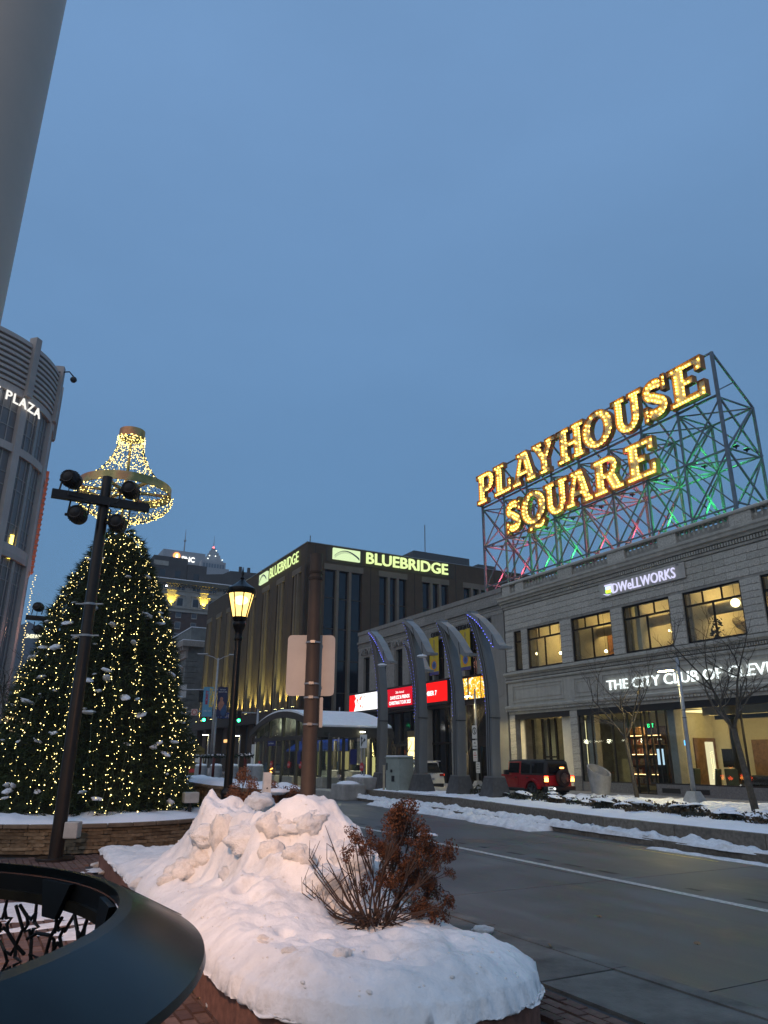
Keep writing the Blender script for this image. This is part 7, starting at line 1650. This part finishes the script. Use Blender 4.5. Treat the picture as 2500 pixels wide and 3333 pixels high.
# ================================================================== FOREGROUND SNOW BED
rnd_mat('red_kerb', [(.15,.068,.047), (.21,.098,.068), (.18,.083,.058)], .8, .5, 30)
M('snow_pile', (.79,.78,.77), .7, var=.09, scale=2.2, bump=1.0, bscale=13, spec=.25); M('snow_dirty', (.74,.70,.655), .85, var=.09, scale=6, bump=.6, bscale=9, spec=.15)
def dirt():
    t = MATS['snow_pile'].node_tree; b = t.nodes['Principled BSDF']; src = b.inputs['Base Color'].links[0].from_socket; tcn = nn(t, 'TexCoord'); n1 = nn(t, 'TexNoise'); n1.inputs['Scale'].default_value = 2.6; n1.inputs['Detail'].default_value = 9; n1.inputs['Roughness'].default_value = .72; t.links.new(tcn.outputs['Object'], n1.inputs['Vector'])
    mr = nn(t, 'MapRange'); mr.inputs[1].default_value = .55; mr.inputs[2].default_value = .75; mr.inputs[3].default_value = 0; mr.inputs[4].default_value = .75; t.links.new(n1.outputs['Fac'], mr.inputs[0])
    mx = nn(t, 'Mix'); mx.data_type = 'RGBA'; t.links.new(mr.outputs[0], mx.inputs[0]); t.links.new(src, mx.inputs[6]); mx.inputs[7].default_value = (.50,.455,.40,1); t.links.new(mx.outputs[2], b.inputs['Base Color'])
dirt()
YC, YR, XE = 2.80, 1.06, -5.12
def ylim(x): f = min(1, max(0, (-5.1-x)/8.5)); return 1.70+.45*f, 3.90
def clampb(x, y, grow=0.0):
    if x > XE:
        dx, dy = x-XE, y-YC; r = math.hypot(dx, dy); m_ = YR+grow
        return (XE+dx/r*m_, YC+dy/r*m_) if r > m_ else (x, y)
    a, b = ylim(x); return (x, min(max(y, a-grow), b+grow))
def bdist(x, y):
    if x > XE: return YR-math.hypot(x-XE, y-YC)
    a, b = ylim(x); return min(y-a, b-y)
kb_ = stthing('bed_kerb', 'rounded red-brown concrete edging around the foreground snow bed', 'kerb', 0, 0, 0)
outl = [(-13.7, 3.9), (-13.7, 2.15)] + [(x, ylim(x)[0]) for x in (-12,-10.2,-8.4,-6.7)] + [(XE+YR*cos(R(a)), YC+YR*sin(R(a))) for a in range(-90,91,12)] + [(x, 3.9) for x in (-6.7,-8.4,-10.2,-12,-13.7)]
ctr = Vector((-8, 2.8))
def inw(i):
    p = Vector(outl[i]); q = Vector(outl[min(i+1, len(outl)-1)]); r = Vector(outl[max(i-1, 0)]); t_ = (q-r).normalized(); return Vector((-t_.y, t_.x))
nrm = [inw(i) for i in range(len(outl))]
for i in range(len(outl)-1):
    grp = 1
    p, q = Vector(outl[i]), Vector(outl[i+1]); a_, b_ = nrm[i]*.20, nrm[i+1]*.20
    if (q-p).length < .01: continue
    mb = MB(); mb.prism([tuple(p), tuple(q), tuple(q+b_), tuple(p+a_)], .08, .365); mb.build('kerb_segment', 'red_kerb', kb_)
CP = [(-8.8,2.72,1.30),(-7.45,3.12,1.40),(-8.1,2.92,1.24),(-10.0,2.9,.80),(-11.3,2.9,.47),(-13,2.9,.42),(-12,2.3,.42),(-12,3.6,.42),(-9.0,2.2,.62),(-8.1,2.15,.58),(-7.4,2.15,.62),(-7.7,3.75,.75),(-9.2,3.75,.7),(-7.0,2.75,1.02),(-6.75,2.4,.80),(-5.95,2.98,.50),(-6.25,3.45,.55),(-6.3,2.15,.64),(-5.8,2.3,.66),(-5.3,2.2,.62),(-4.85,2.9,.64),(-4.6,2.5,.58),(-4.6,3.2,.60),(-5.45,3.15,.52),(-5.6,3.65,.50),(-6.6,3.8,.52),(-5.2,2.65,.64),(-6.2,2.65,.66),(-10.4,2.2,.5),(-7.25,3.55,1.22),(-6.75,3.25,1.02),(-8.3,3.45,1.22),(-9.2,3.15,1.12),(-7.0,3.72,.95),(-7.51,2.94,1.42),(-7.29,3.33,1.38),(-7.6,3.3,1.40),(-8.85,2.6,1.30),(-8.0,3.3,1.28)]
rd_ = random.Random(4); DENT = [(-4.75,2.55,.09,.06),(-4.95,2.75,.07,.04),(-4.55,3.05,.06,.05),(-5.35,2.05,.12,.05),(-5.25,2.35,.09,.05),(-5.5,2.2,.07,.05),(-4.45,2.7,.05,.03)]+[(rd_.uniform(-9.2,-6.4), rd_.uniform(2.2,3.6), rd_.uniform(.05,.16), rd_.uniform(.04,.12)) for _ in range(30)]
def SH(x, y):
    n_ = 0; d_ = 0
    for (a, b, c) in CP:
        w = 1/(((x-a)**2*.8+(y-b)**2*1.6)+.04)**2.2; n_ += w*c; d_ += w
    h = n_/d_; e = max(0, min(1, bdist(x, y)/.30)); e = e*e*(3-2*e)
    big = max(0, (h-.6)); h += (.045+.10*big)*fbm(x*1.7, y*1.7)+.024*fbm(x*6, y*6)+.009*fbm(x*15, y*15, 1, 3)+.09*big*fbm(x*3.3+4, y*3.3)
    for (a, b, r_, dp) in DENT:
        q = ((x-a)**2+(y-b)**2)/(r_*r_)
        if q < 6: h -= dp*math.exp(-q*q*.8)-.25*dp*math.exp(-(q-1.6)**2*2)
    return .40+(h-.40)*(.30+.70*e**.7) if e > 0 else .40
vs = []; fs = []; NX, NY = 300, 80; x0, x1, y0, y1 = -13.66, -3.94, 1.64, 3.98
for i in range(NX+1):
    for j in range(NY+1):
        x = x0+(x1-x0)*i/NX; y = y0+(y1-y0)*j/NY; X_, Y_ = clampb(x, y, .02+.03*fbm(x*4, y*4)); ins = bdist(X_, Y_)
        z = SH(X_, Y_) if ins > -.005 else .38+.02*fbm(x*7, y*7)
        if ins < .02 and (X_, Y_) != (x, y) and math.hypot(X_-x, Y_-y) > .012: z = .36+.025*fbm(x*5, y*5)
        vs.append((X_, Y_, z))
for i in range(NX):
    for j in range(NY): a = i*(NY+1)+j; fs.append((a, a+NY+1, a+NY+2, a+1))
mb = MB(); mb.add(vs, fs); me_ = mb.mesh('snow_pile'); bm = bmesh.new(); bm.from_mesh(me_); bmesh.ops.remove_doubles(bm, verts=bm.verts, dist=.0005); bmesh.ops.recalc_face_normals(bm, faces=bm.faces); bm.to_mesh(me_); bm.free()
so2 = stz(link('snow_pile', me_, 'snow_pile', None, True)); tag(so2, 'big ploughed snow pile filling the foreground bed', 'snow pile')
def hit(sx, sy, near=4.0, far=14.0):
    r = ray(sx, sy); t = near/r.y
    while t*r.y < far:
        p = EYE+r*t; q = tost(p)
        if bdist(q.x, q.y) > -.05 and q.z < SH(q.x, q.y): return p
        t += .02/r.y
    return G(sx, sy, .14)
CH = [lump_mesh(20+s, (1,1,.85), 28, 18, .42, 1.25) for s in range(6)]
for m_ in CH: m_.materials.append(MATS['snow_dirty'])
CH2 = []
for s in range(3): q = lump_mesh(40+s, (1,1,.85), 28, 18, .30, 1.5); q.materials.append(MATS['snow_pile']); CH2.append(q)
chunks = [(729,2712,.17,1.5,0,'tall hollowed chunk of grey snow high on the left of the pile'),(590,2835,.15,1.0,0,'long grimy slab of snow with a dark hole, left foot of the pile'),(548,2862,.12,.8,0,'grimy snow lump at the lower end of the long slab'),(655,2790,.13,.9,0,'grimy snow lump joining the long slab to the pile'),
 (747,2835,.105,.9,1,'round fist-like snow lump alone on the open slope'),(890,2690,.15,1.2,0,'broken grey snow chunk left of the pile summit'),(880,2775,.13,1.1,0,'lower grey snow chunk on the middle slope'),(965,2785,.15,.9,0,'angular snow chunk in the middle slope'),(1008,2668,.13,1.2,1,'snow knob just below the pile summit'),
 (1089,2945,.165,.95,1,'big smooth snowball lump left of the dry bush stems'),(1045,2850,.20,.95,1,'large rounded snow block behind the dry bush'),(1150,2775,.16,1.1,1,'rounded snow block upper left of the dry bush'),(1215,2800,.15,.9,1,'snow lump showing through the dry bush'),(1110,2700,.22,.8,1,'smooth shoulder of snow right of the pile summit'),
 (955,2632,.20,.7,1,'rounded snow cap forming the pile summit'),(1010,2620,.17,.7,1,'second snow cap on the summit, in front of the brown pole'),(830,2665,.22,.8,1,'smooth hump of snow between the two summits'),(700,2665,.18,.9,1,'smooth snow crest above the tall hollow chunk'),
 (455,2862,.10,.8,1,'small snow lump on the kerb at the left foot of the pile'),(1110,3110,.07,.7,0,'broken snow crust patch at the front left of the bed'),(860,3060,.10,.5,0,'crumbled snow crust on the near left slope'),(935,3100,.08,.5,0,'small crumbled crust beside the crumbled patch')]
for k, (sx, sy, r, vz, m_, l_) in enumerate(chunks):
    p = hit(sx, sy); o = bpy.data.objects.new('snow_chunk', (CH2 if m_ else CH)[k % (3 if m_ else 6)]); COL.objects.link(o); o.location = p+Vector((0,.06,(-r*.95 if 13 <= k <= 17 else -r*.5) if m_ else -r*.25)); r *= 1.25 if m_ and k not in (4, 9) else 1.0; o.scale = (r*(1.25 if k == 1 else 1.1), r, r*vz*(.8 if m_ and k not in (4, 9) else 1)); o.rotation_euler = (jit(.3), jit(.3), random.random()*6); tag(o, l_, 'snow chunk')
for k, (sx, sy, r, l_) in enumerate([(1572,3030,.085,'larger lump of crusty snow on the kerb by the road'),(1610,3075,.06,'flat crumb of crusty snow nearest the road slab joint'),(1545,3055,.06,'crusty snow crumb against the bed edge'),(690,3272,.035,'small snow crumb on the bricks before the bed'),(315,2815,.07,'snow crumbs by the pole base'),(330,2840,.05,'smaller snow crumb by the bed corner')]):
    p = G(sx, sy, .15); o = bpy.data.objects.new('snow_chunk', CH2[k % 3]); COL.objects.link(o); o.location = p; o.scale = (r*1.3, r, r*.7); o.rotation_euler = (0,0,k); tag(o, l_, 'snow chunk')
# thin snow patches on the bricks
def patch(label, sx, sy, rx, ry, rz):
    c = G(sx, sy, .138); mb = MB(); k = 40; vs = [(0,0,.012)]
    for j in (1,2,3):
        for i in range(k): a = 2*pi*i/k; q = (j/3)*(1+.45*noise.fractal(Vector((cos(a)*2+sx, sin(a)*2, 1.3)), .8, 2, 4)*(j/3)); vs.append((rx*q*cos(a), ry*q*sin(a), .012*(1-(j/3)**3)+.004*noise.noise(Vector((q*9, a*4, 2)))-.004*(j == 3)))
    fs = [(0,1+i,1+(i+1) % k) for i in range(k)]+[(1+j*k+i,1+j*k+k+i,1+j*k+k+(i+1) % k,1+j*k+(i+1) % k) for j in range(2) for i in range(k)]
    mb.add(vs, fs); o = mb.build('snow_patch', 'snow_rough', None, True); o.location = c; o.rotation_euler = (0,0,rz); tag(o, label, 'snow')
for a in [('thin snow film seen through the star lattice, far left',60,2960,1.3,.5,.4),('thin snow film seen through the star lattice, middle',190,2975,.9,.35,.2),('narrow snow streak on the bricks behind the lattice',255,3000,1.0,.12,.7),('snow heap edge behind the right end of the lattice',330,3030,.55,.35,.5),('thin snow film at the kerb corner below the stone wall',420,2830,.7,.3,.3)]: patch(*a)
# ------------------------------------------------------------------ dry hydrangea
M('dry_stem', (.060,.036,.026), .8, var=.2, scale=10); rnd_mat('dry_petal', [(.040,.014,.007), (.17,.065,.026), (.088,.030,.012)], .85, .1, 20, island=True)
def head_mesh(seed, n_=120):
    rn = random.Random(seed); mb = MB()
    for i in range(n_):
        a = rn.random()*2*pi; z = rn.uniform(-1,1); r = math.sqrt(1-z*z); k = rn.uniform(.65,1.05); c = Vector((r*cos(a)*k, r*sin(a)*k, z*k*1.15)); n1 = (c.normalized()+Vector((rn.uniform(-.6,.6), rn.uniform(-.6,.6), rn.uniform(-.6,.6)))).normalized(); u = n1.orthogonal().normalized()*.15; w = n1.cross(u).normalized()*.15
        mb.add([c+u, c+w*.8+n1*.06, c-u, c-w*.8+n1*.06], [(0,1,2,3)])
    for i in range(14): a = rn.random()*2*pi; mb.tube([(0,0,-1.2),(.7*cos(a)*rn.random(),.7*sin(a)*rn.random(),rn.uniform(-.2,.8))], .025, 3, False)
    me = mb.mesh('flower_head'); me.materials.append(MATS['dry_petal']); return me
HM = [head_mesh(s) for s in range(5)]
rnd_mat('dry_petal_light', [(.10,.04,.02), (.26,.11,.055), (.18,.075,.035)], .85, .1, 20, island=True)
HL = [m.copy() for m in HM]
for m in HL: m.materials.clear(); m.materials.append(MATS['dry_petal_light'])
def hydrangea(label, base, H, spread, nst, hr, seed, bias=(0,0), bare=0.15, lo=.25):
    rn = random.Random(seed); t = thing('dry_shrub', label, 'shrub', base, 0, None); st = MB()
    for i in range(nst):
        a = rn.random()*2*pi; out = rn.random()**.6; tx = cos(a)*spread*out+bias[0]*H; ty = sin(a)*spread*out*.8+bias[1]; tz = H*(lo+(1-lo)*rn.random())*(1-.35*out**2)
        p0 = Vector((rn.uniform(-.1,.1), rn.uniform(-.1,.1), -.1)); p3 = Vector((tx, ty, tz)); m1 = p0.lerp(p3, .35)+Vector((rn.uniform(-.10,.10), rn.uniform(-.10,.10), rn.uniform(-.06,.05))); m2 = p0.lerp(p3, .7)+Vector((rn.uniform(-.08,.08), rn.uniform(-.08,.08), rn.uniform(-.02,.07)))
        st.tube([p0, m1, m2, p3], [.010,.007,.005,.003], 5, False)
        for q in range(2): b0 = m1.lerp(m2, rn.random()); b1_ = b0+Vector((rn.uniform(-.16,.16), rn.uniform(-.16,.16), rn.uniform(.02,.18))); st.tube([b0, b0.lerp(b1_, .5)+Vector((0,0,.015)), b1_], [.005,.004,.002], 4, False)
        if rn.random() > bare:
            o = bpy.data.objects.new('flower_head', (HL if H > 1.1 else HM)[i % 5]); COL.objects.link(o); o.parent = t; o.location = p3; s_ = hr*rn.uniform(.65,1.25); o.scale = (s_, s_, s_*rn.uniform(.9,1.5)); o.rotation_euler = (rn.uniform(-.7,.7), rn.uniform(-.7,.7), rn.random()*6)
    tag(st.build('stems', 'dry_stem', t), kind='stuff'); return t
bbase = hit(1190, 3000); bbase = Vector((-.05, 6.75, .45))
bush = thing('dry_shrub', 'dry rust-brown hydrangea bush bent over the snow bed beside the road', 'shrub', bbase, 0); rn = random.Random(31); stm = MB()
for (sx, sy, nh) in [(1306,2655,9),(1290,2690,8),(1255,2730,7),(1330,2725,8),(1385,2735,7),(1420,2780,7),(1435,2835,6),(1375,2810,7),(1300,2790,8),(1240,2800,5),(1330,2865,7),(1405,2890,6),(1270,2870,5),(1380,2945,6),(1345,2990,5),(1400,3005,3),(1175,2715,4),(1165,2745,3),(1190,2880,2),(1455,2965,3),(1130,2770,2)]:
    cc_ = D(sx, sy, 6.75+rn.uniform(-.18,.25))-bbase; hub = cc_*.55+Vector((rn.uniform(-.06,.06), rn.uniform(-.06,.06), rn.uniform(-.06,.04)))
    stm.tube([(rn.uniform(-.08,.08), rn.uniform(-.08,.08), -.1), hub*.5+Vector((rn.uniform(-.06,.06), rn.uniform(-.06,.06), -.03)), hub, cc_], [.011,.009,.007,.004], 5, False)
    for q in range(nh):
        p3 = cc_+Vector((rn.gauss(0,.055), rn.gauss(0,.075), rn.gauss(0,.05))); stm.tube([hub, hub.lerp(p3, .5)+Vector((rn.uniform(-.04,.04), rn.uniform(-.04,.04), rn.uniform(-.03,.03))), p3], [.006,.004,.002], 4, False)
        o = bpy.data.objects.new('flower_head', HM[(q+sx) % 5]); COL.objects.link(o); o.parent = bush; o.location = p3; s_ = rn.uniform(.032,.075); o.scale = (s_, s_*rn.uniform(.8,1.1), s_*rn.uniform(.8,1.5)); o.rotation_euler = (rn.uniform(-.9,.9), rn.uniform(-.9,.9), rn.random()*6)
tag(stm.build('stems', 'dry_stem', bush), kind='stuff')
# a few bare reaching twigs on its left
rn = random.Random(8); tt = MB()
for i in range(16):
    p0 = bbase+Vector((-.05,-.05,.05)); p3 = bbase+Vector((-.62+rn.random()*.45, -.1+rn.random()*.2, .15+rn.random()*.55)); m1 = p0.lerp(p3, .5)+Vector((0,0,-.06)); tt.tube([p0, m1, p3, p3+Vector((rn.uniform(-.06,.06),0,.12))], [.009,.007,.004,.002], 5, False)
    for q in range(3): a = m1.lerp(p3, rn.random()); tt.tube([a, a+Vector((rn.uniform(-.12,.12), rn.uniform(-.1,.1), rn.uniform(.03,.14)))], [.004,.002], 4, False)
for i in range(46):
    p0 = bbase+Vector((rn.uniform(-.1,.1), 0, .02)); p3 = bbase+Vector((rn.uniform(-.35,.55), rn.uniform(-.5,-.05), rn.uniform(-.02,.28))); m1 = p0.lerp(p3, .5)+Vector((0,0,rn.uniform(-.03,.1))); tt.tube([p0, m1, p3], [.008,.006,.003], 4, False)
tag(tt.build('dry_twigs', 'dry_stem', None), 'tangle of bare brown twigs at the left of the dry bush', 'twigs', kind='stuff')
p = D(790, 2640, 12.6); hydrangea('small dry hydrangea with rusty heads left of the white stake', (p.x, p.y, .35), 1.22, .34, 60, .085, 9, (0,0), .1, .4)
p = D(895, 2640, 12.4); hydrangea('small dry hydrangea with a snow cap right of the white stake', (p.x, p.y, .35), 1.15, .24, 40, .085, 12, (0,0), .1, .4)
p = D(962, 2640, 13.2); hydrangea('sparse dry hydrangea half behind the brown pole', (p.x, p.y, .3), 1.11, .18, 22, .075, 14, (0,0), .2, .4)
sc_ = bpy.data.objects.new('snow_lump', LM[2]); COL.objects.link(sc_); sc_.location = D(898, 2577, 12.2); sc_.scale = (.16,.12,.09); tag(sc_, 'cap of snow on the dry shrub right of the white stake', 'snow')
sc_ = bpy.data.objects.new('snow_lump', LM[3]); COL.objects.link(sc_); sc_.location = D(1390, 2720, 6.80); sc_.scale = (.07,.06,.035); tag(sc_, 'small snow cap on the top right of the dry hydrangea', 'snow')
sc_ = bpy.data.objects.new('snow_chunk', CH2[1]); COL.objects.link(sc_); sc_.location = D(845, 2600, 10.6)-Vector((0,0,.05)); sc_.scale = (.2,.2,.16); tag(sc_, 'round snow lump below the white stake behind the pile', 'snow chunk')
# ------------------------------------------------------------------ star-lattice drum with sloping collar
M('collar_green', (.009,.0145,.0135), .24, .7, var=.45, scale=3, spec=.5, bump=.06, bscale=3); M('drum_dark', (.010,.009,.008), .45, .5, var=.2); M('drum_bronze', (.035,.026,.014), .4, .6, var=.3, scale=8)
dr_ = thing('star_lattice_drum', 'dark green metal ring drum with star-pattern lattice sides, close at left', 'drum', (-2.0, 1.96, .13), 0)
ZT = 1.40-.13
MB().lathe([(1.335,ZT),(1.545,ZT-.105),(1.55,ZT-.125),(1.535,ZT-.135),(1.32,ZT-.03),(1.30,ZT-.025),(1.30,ZT+.004),(1.335,ZT)], 128, cap=False).build('collar', 'collar_green', dr_, 'auto')
MB().lathe([(1.30,ZT-.03),(1.30,ZT-.085)], 96, cap=False).build('inner_band', 'drum_dark', dr_, 'auto')
MB().lathe([(1.315,ZT-.085),(1.315,ZT-.118),(1.285,ZT-.118),(1.285,ZT-.085),(1.315,ZT-.085)], 96, cap=False).build('lower_ring', 'drum_bronze', dr_, 'auto')
MB().lathe([(1.315,.0),(1.315,.06),(1.27,.06),(1.27,.0),(1.315,.0)], 96, cap=False).build('foot_ring', 'drum_dark', dr_, 'auto')
for k in range(16):
    a = 2*pi*k/16+.1; mb = MB(); c, s_ = cos(a), sin(a); t_ = Vector((-s_, c, 0)); 
    for r, w, z in ((1.295,.10,ZT-.03),(1.285,.045,ZT-.165)): pass
    v = [Vector((1.293*c,1.293*s_,ZT-.03))+t_*.10, Vector((1.293*c,1.293*s_,ZT-.03))-t_*.10, Vector((1.28*c,1.28*s_,ZT-.145))-t_*.045, Vector((1.28*c,1.28*s_,ZT-.145))+t_*.045]
    w_ = [q*1.0+Vector((-c,-s_,0))*.02 for q in v]; mb.add(v+w_, [(0,1,2,3),(4,7,6,5),(0,4,5,1),(1,5,6,2),(2,6,7,3),(3,7,4,0)]); mb.build('bracket', 'drum_dark', dr_)
for k in range(5):
    a = 2*pi*k/5+.55; c, s_ = cos(a), sin(a); MB().bar((1.337*c,1.337*s_,ZT+.002), (1.547*c,1.547*s_,ZT-.103), .0025, .003).build('seam', 'drum_dark', dr_)
# lattice: stars and random struts wrapped on the cylinder
rn = random.Random(21); LR = 1.293; lat = []
def cyl(a, z): return Vector((LR*cos(a), LR*sin(a), z))
for rows, nc, rr0 in (((1.065, .95, .83), 44, .046), ((.68, .48, .28, .10), 24, .085)):
    for lvl, zc in enumerate(rows):
        for k in range(nc):
            ac = 2*pi*(k+.5*(lvl % 2))/nc+rn.uniform(-.02,.02); zc_ = zc+rn.uniform(-.018,.018); ro = rr0*rn.uniform(.85,1.2); ph = pi/2+rn.uniform(-.4,.4); tr_ = .0068
            pts = [(ac+(ro if q % 2 == 0 else ro*.40)*cos(pi*q/5+ph)/LR, zc_+(ro if q % 2 == 0 else ro*.40)*sin(pi*q/5+ph)) for q in range(10)]
            mb = MB(); mb.tube([cyl(*q) for q in pts+pts[:2]], tr_, 5)
            for q, f in ((0, 1.1), (4, 1.5), (8, 1.25)):
                p_ = pts[q]; e_ = (p_[0]+(p_[0]-ac)*f+rn.uniform(-.02,.02), min(ZT-.11, max(.03, p_[1]+(p_[1]-zc_)*f+rn.uniform(-.015,.015)))); g_ = (e_[0]+rn.choice((-1,1))*rr0*1.3/LR, min(ZT-.11, max(.03, e_[1]-rr0*rn.uniform(.4,1.6)*(1 if q else -1))))
                mb.tube([cyl(*p_), cyl(*e_), cyl(*g_)], tr_, 5)
            mb.build('lattice_star', 'drum_dark', dr_)
# ------------------------------------------------------------------ white lamp pole beside the camera
wpole = thing('white_lamp_pole', 'pale round lamp pole out of focus at the upper left corner', 'lamp pole', (-.571,.763,.1), 0)
MB().tube([(0,0,0),(0,0,5.6)], [.088,.084], 32).build('shaft', M('pole_white', (.68,.52,.41), .5, var=.05, scale=3), wpole, 'auto'); MB().lathe([(.2,0),(.2,.04)], 24).build('base_plate', 'pole_white', wpole)
MB().tube([(0,0,5.55),(-.6,-.2,5.8),(-1.6,-.6,5.85)], .04, 10).build('arm', 'pole_white', wpole); hd_ = MB().box(-2.3,-1.6,-.9,-.58,5.78,5.9).build('lamp_head', 'pole_white', wpole, False, .03)
EM('lamp_peach', (1.0,.62,.38), 20); MB().box(-2.25,-1.65,-.87,-.61,5.765,5.779).build('lens', 'lamp_peach', hd_)
lamp('lamp_light', 'SPOT', (-1.95,-.75,5.66), 3600, (1.0,.55,.32), wpole, .25, (-1.7,8.0,.8), 54, 1.0)

# crumbs of snow and grit over the pile, dead leaves on the ground
cr_ = MB(); gr_ = MB(); rq = random.Random(15)
for i in range(700):
    x = rq.uniform(-9.8,-4.2); y = rq.uniform(1.75,3.85)
    if bdist(x, y) < .02: continue
    z = SH(x, y); r = rq.uniform(.003,.010)*(1.8 if rq.random() < .05 else 1)
    if rq.random() < .9: cr_.ball((x, y, z), r, 6, 4, (1.5*rq.random()+.6, 1, .7))
    else: gr_.ball((x, y, z), r*.32, 5, 3)
tag(stz(cr_.build('snow_crumbs', 'snow_dirty')), 'crumbs of frozen snow scattered over the pile', 'snow', kind='stuff'); tag(stz(gr_.build('grit', M('grit', (.03,.025,.02), .9))), 'dark grit specks on the snow pile', 'grit', kind='stuff')
M('leaf_tan', (.24,.16,.09), .8, var=.2)
lf = MB(); pts_ = [(0,-.07),(.02,-.04),(.05,-.035),(.035,-.01),(.06,.01),(.035,.025),(.04,.05),(.01,.045),(0,.075),(-.015,.045),(-.045,.05),(-.035,.02),(-.06,.005),(-.035,-.015),(-.045,-.04),(-.02,-.045)]
lf.add([(a*.55, b*.55, .012*math.sin(a*60)+.01) for a, b in pts_], [tuple(range(len(pts_)))]); lfm = lf.mesh('leaf'); lfm.materials.append(MATS['leaf_tan'])
for k, (sx, sy, z, l_) in enumerate([(72,3008,.14,'tan oak leaf on the bricks seen through the lattice'),(2270,3073,.004,'pale leaf on the near lane right of the bed'),(1790,3080,.14,'dead leaf on the kerb right of the bed'),(620,3230,.14,'dead leaf on bricks between drum and kerb'),(655,3250,.14,'second dead leaf at the foot of the kerb'),(2330,3250,.004,'dead leaf near the lower right road edge'),(1950,2985,.004,'dead leaf lying mid lane')]):
    o = bpy.data.objects.new('fallen_leaf', lfm); COL.objects.link(o); o.location = G(sx, sy, z); o.rotation_euler = (jit(.2), jit(.2), k*1.3); tag(o, l_, 'leaf')
# ================================================================== thin winter haze
hz = MB().box(-700, 500, -60, 900, -1.2, 150).build('haze', None); tag(hz, 'thin blue-grey winter haze over the whole street', 'haze', kind='stuff')
hm = bpy.data.materials.new('haze_air'); hm.use_nodes = True; t_ = hm.node_tree; t_.nodes.clear(); pv = nn(t_, 'VolumePrincipled'); oo = nn(t_, 'OutputMaterial')
pv.inputs['Color'].default_value = (.86,.91,1,1); pv.inputs['Density'].default_value = 0.00042; pv.inputs['Anisotropy'].default_value = 0.2
t_.links.new(pv.outputs[0], oo.inputs['Volume']); hz.data.materials.append(hm)
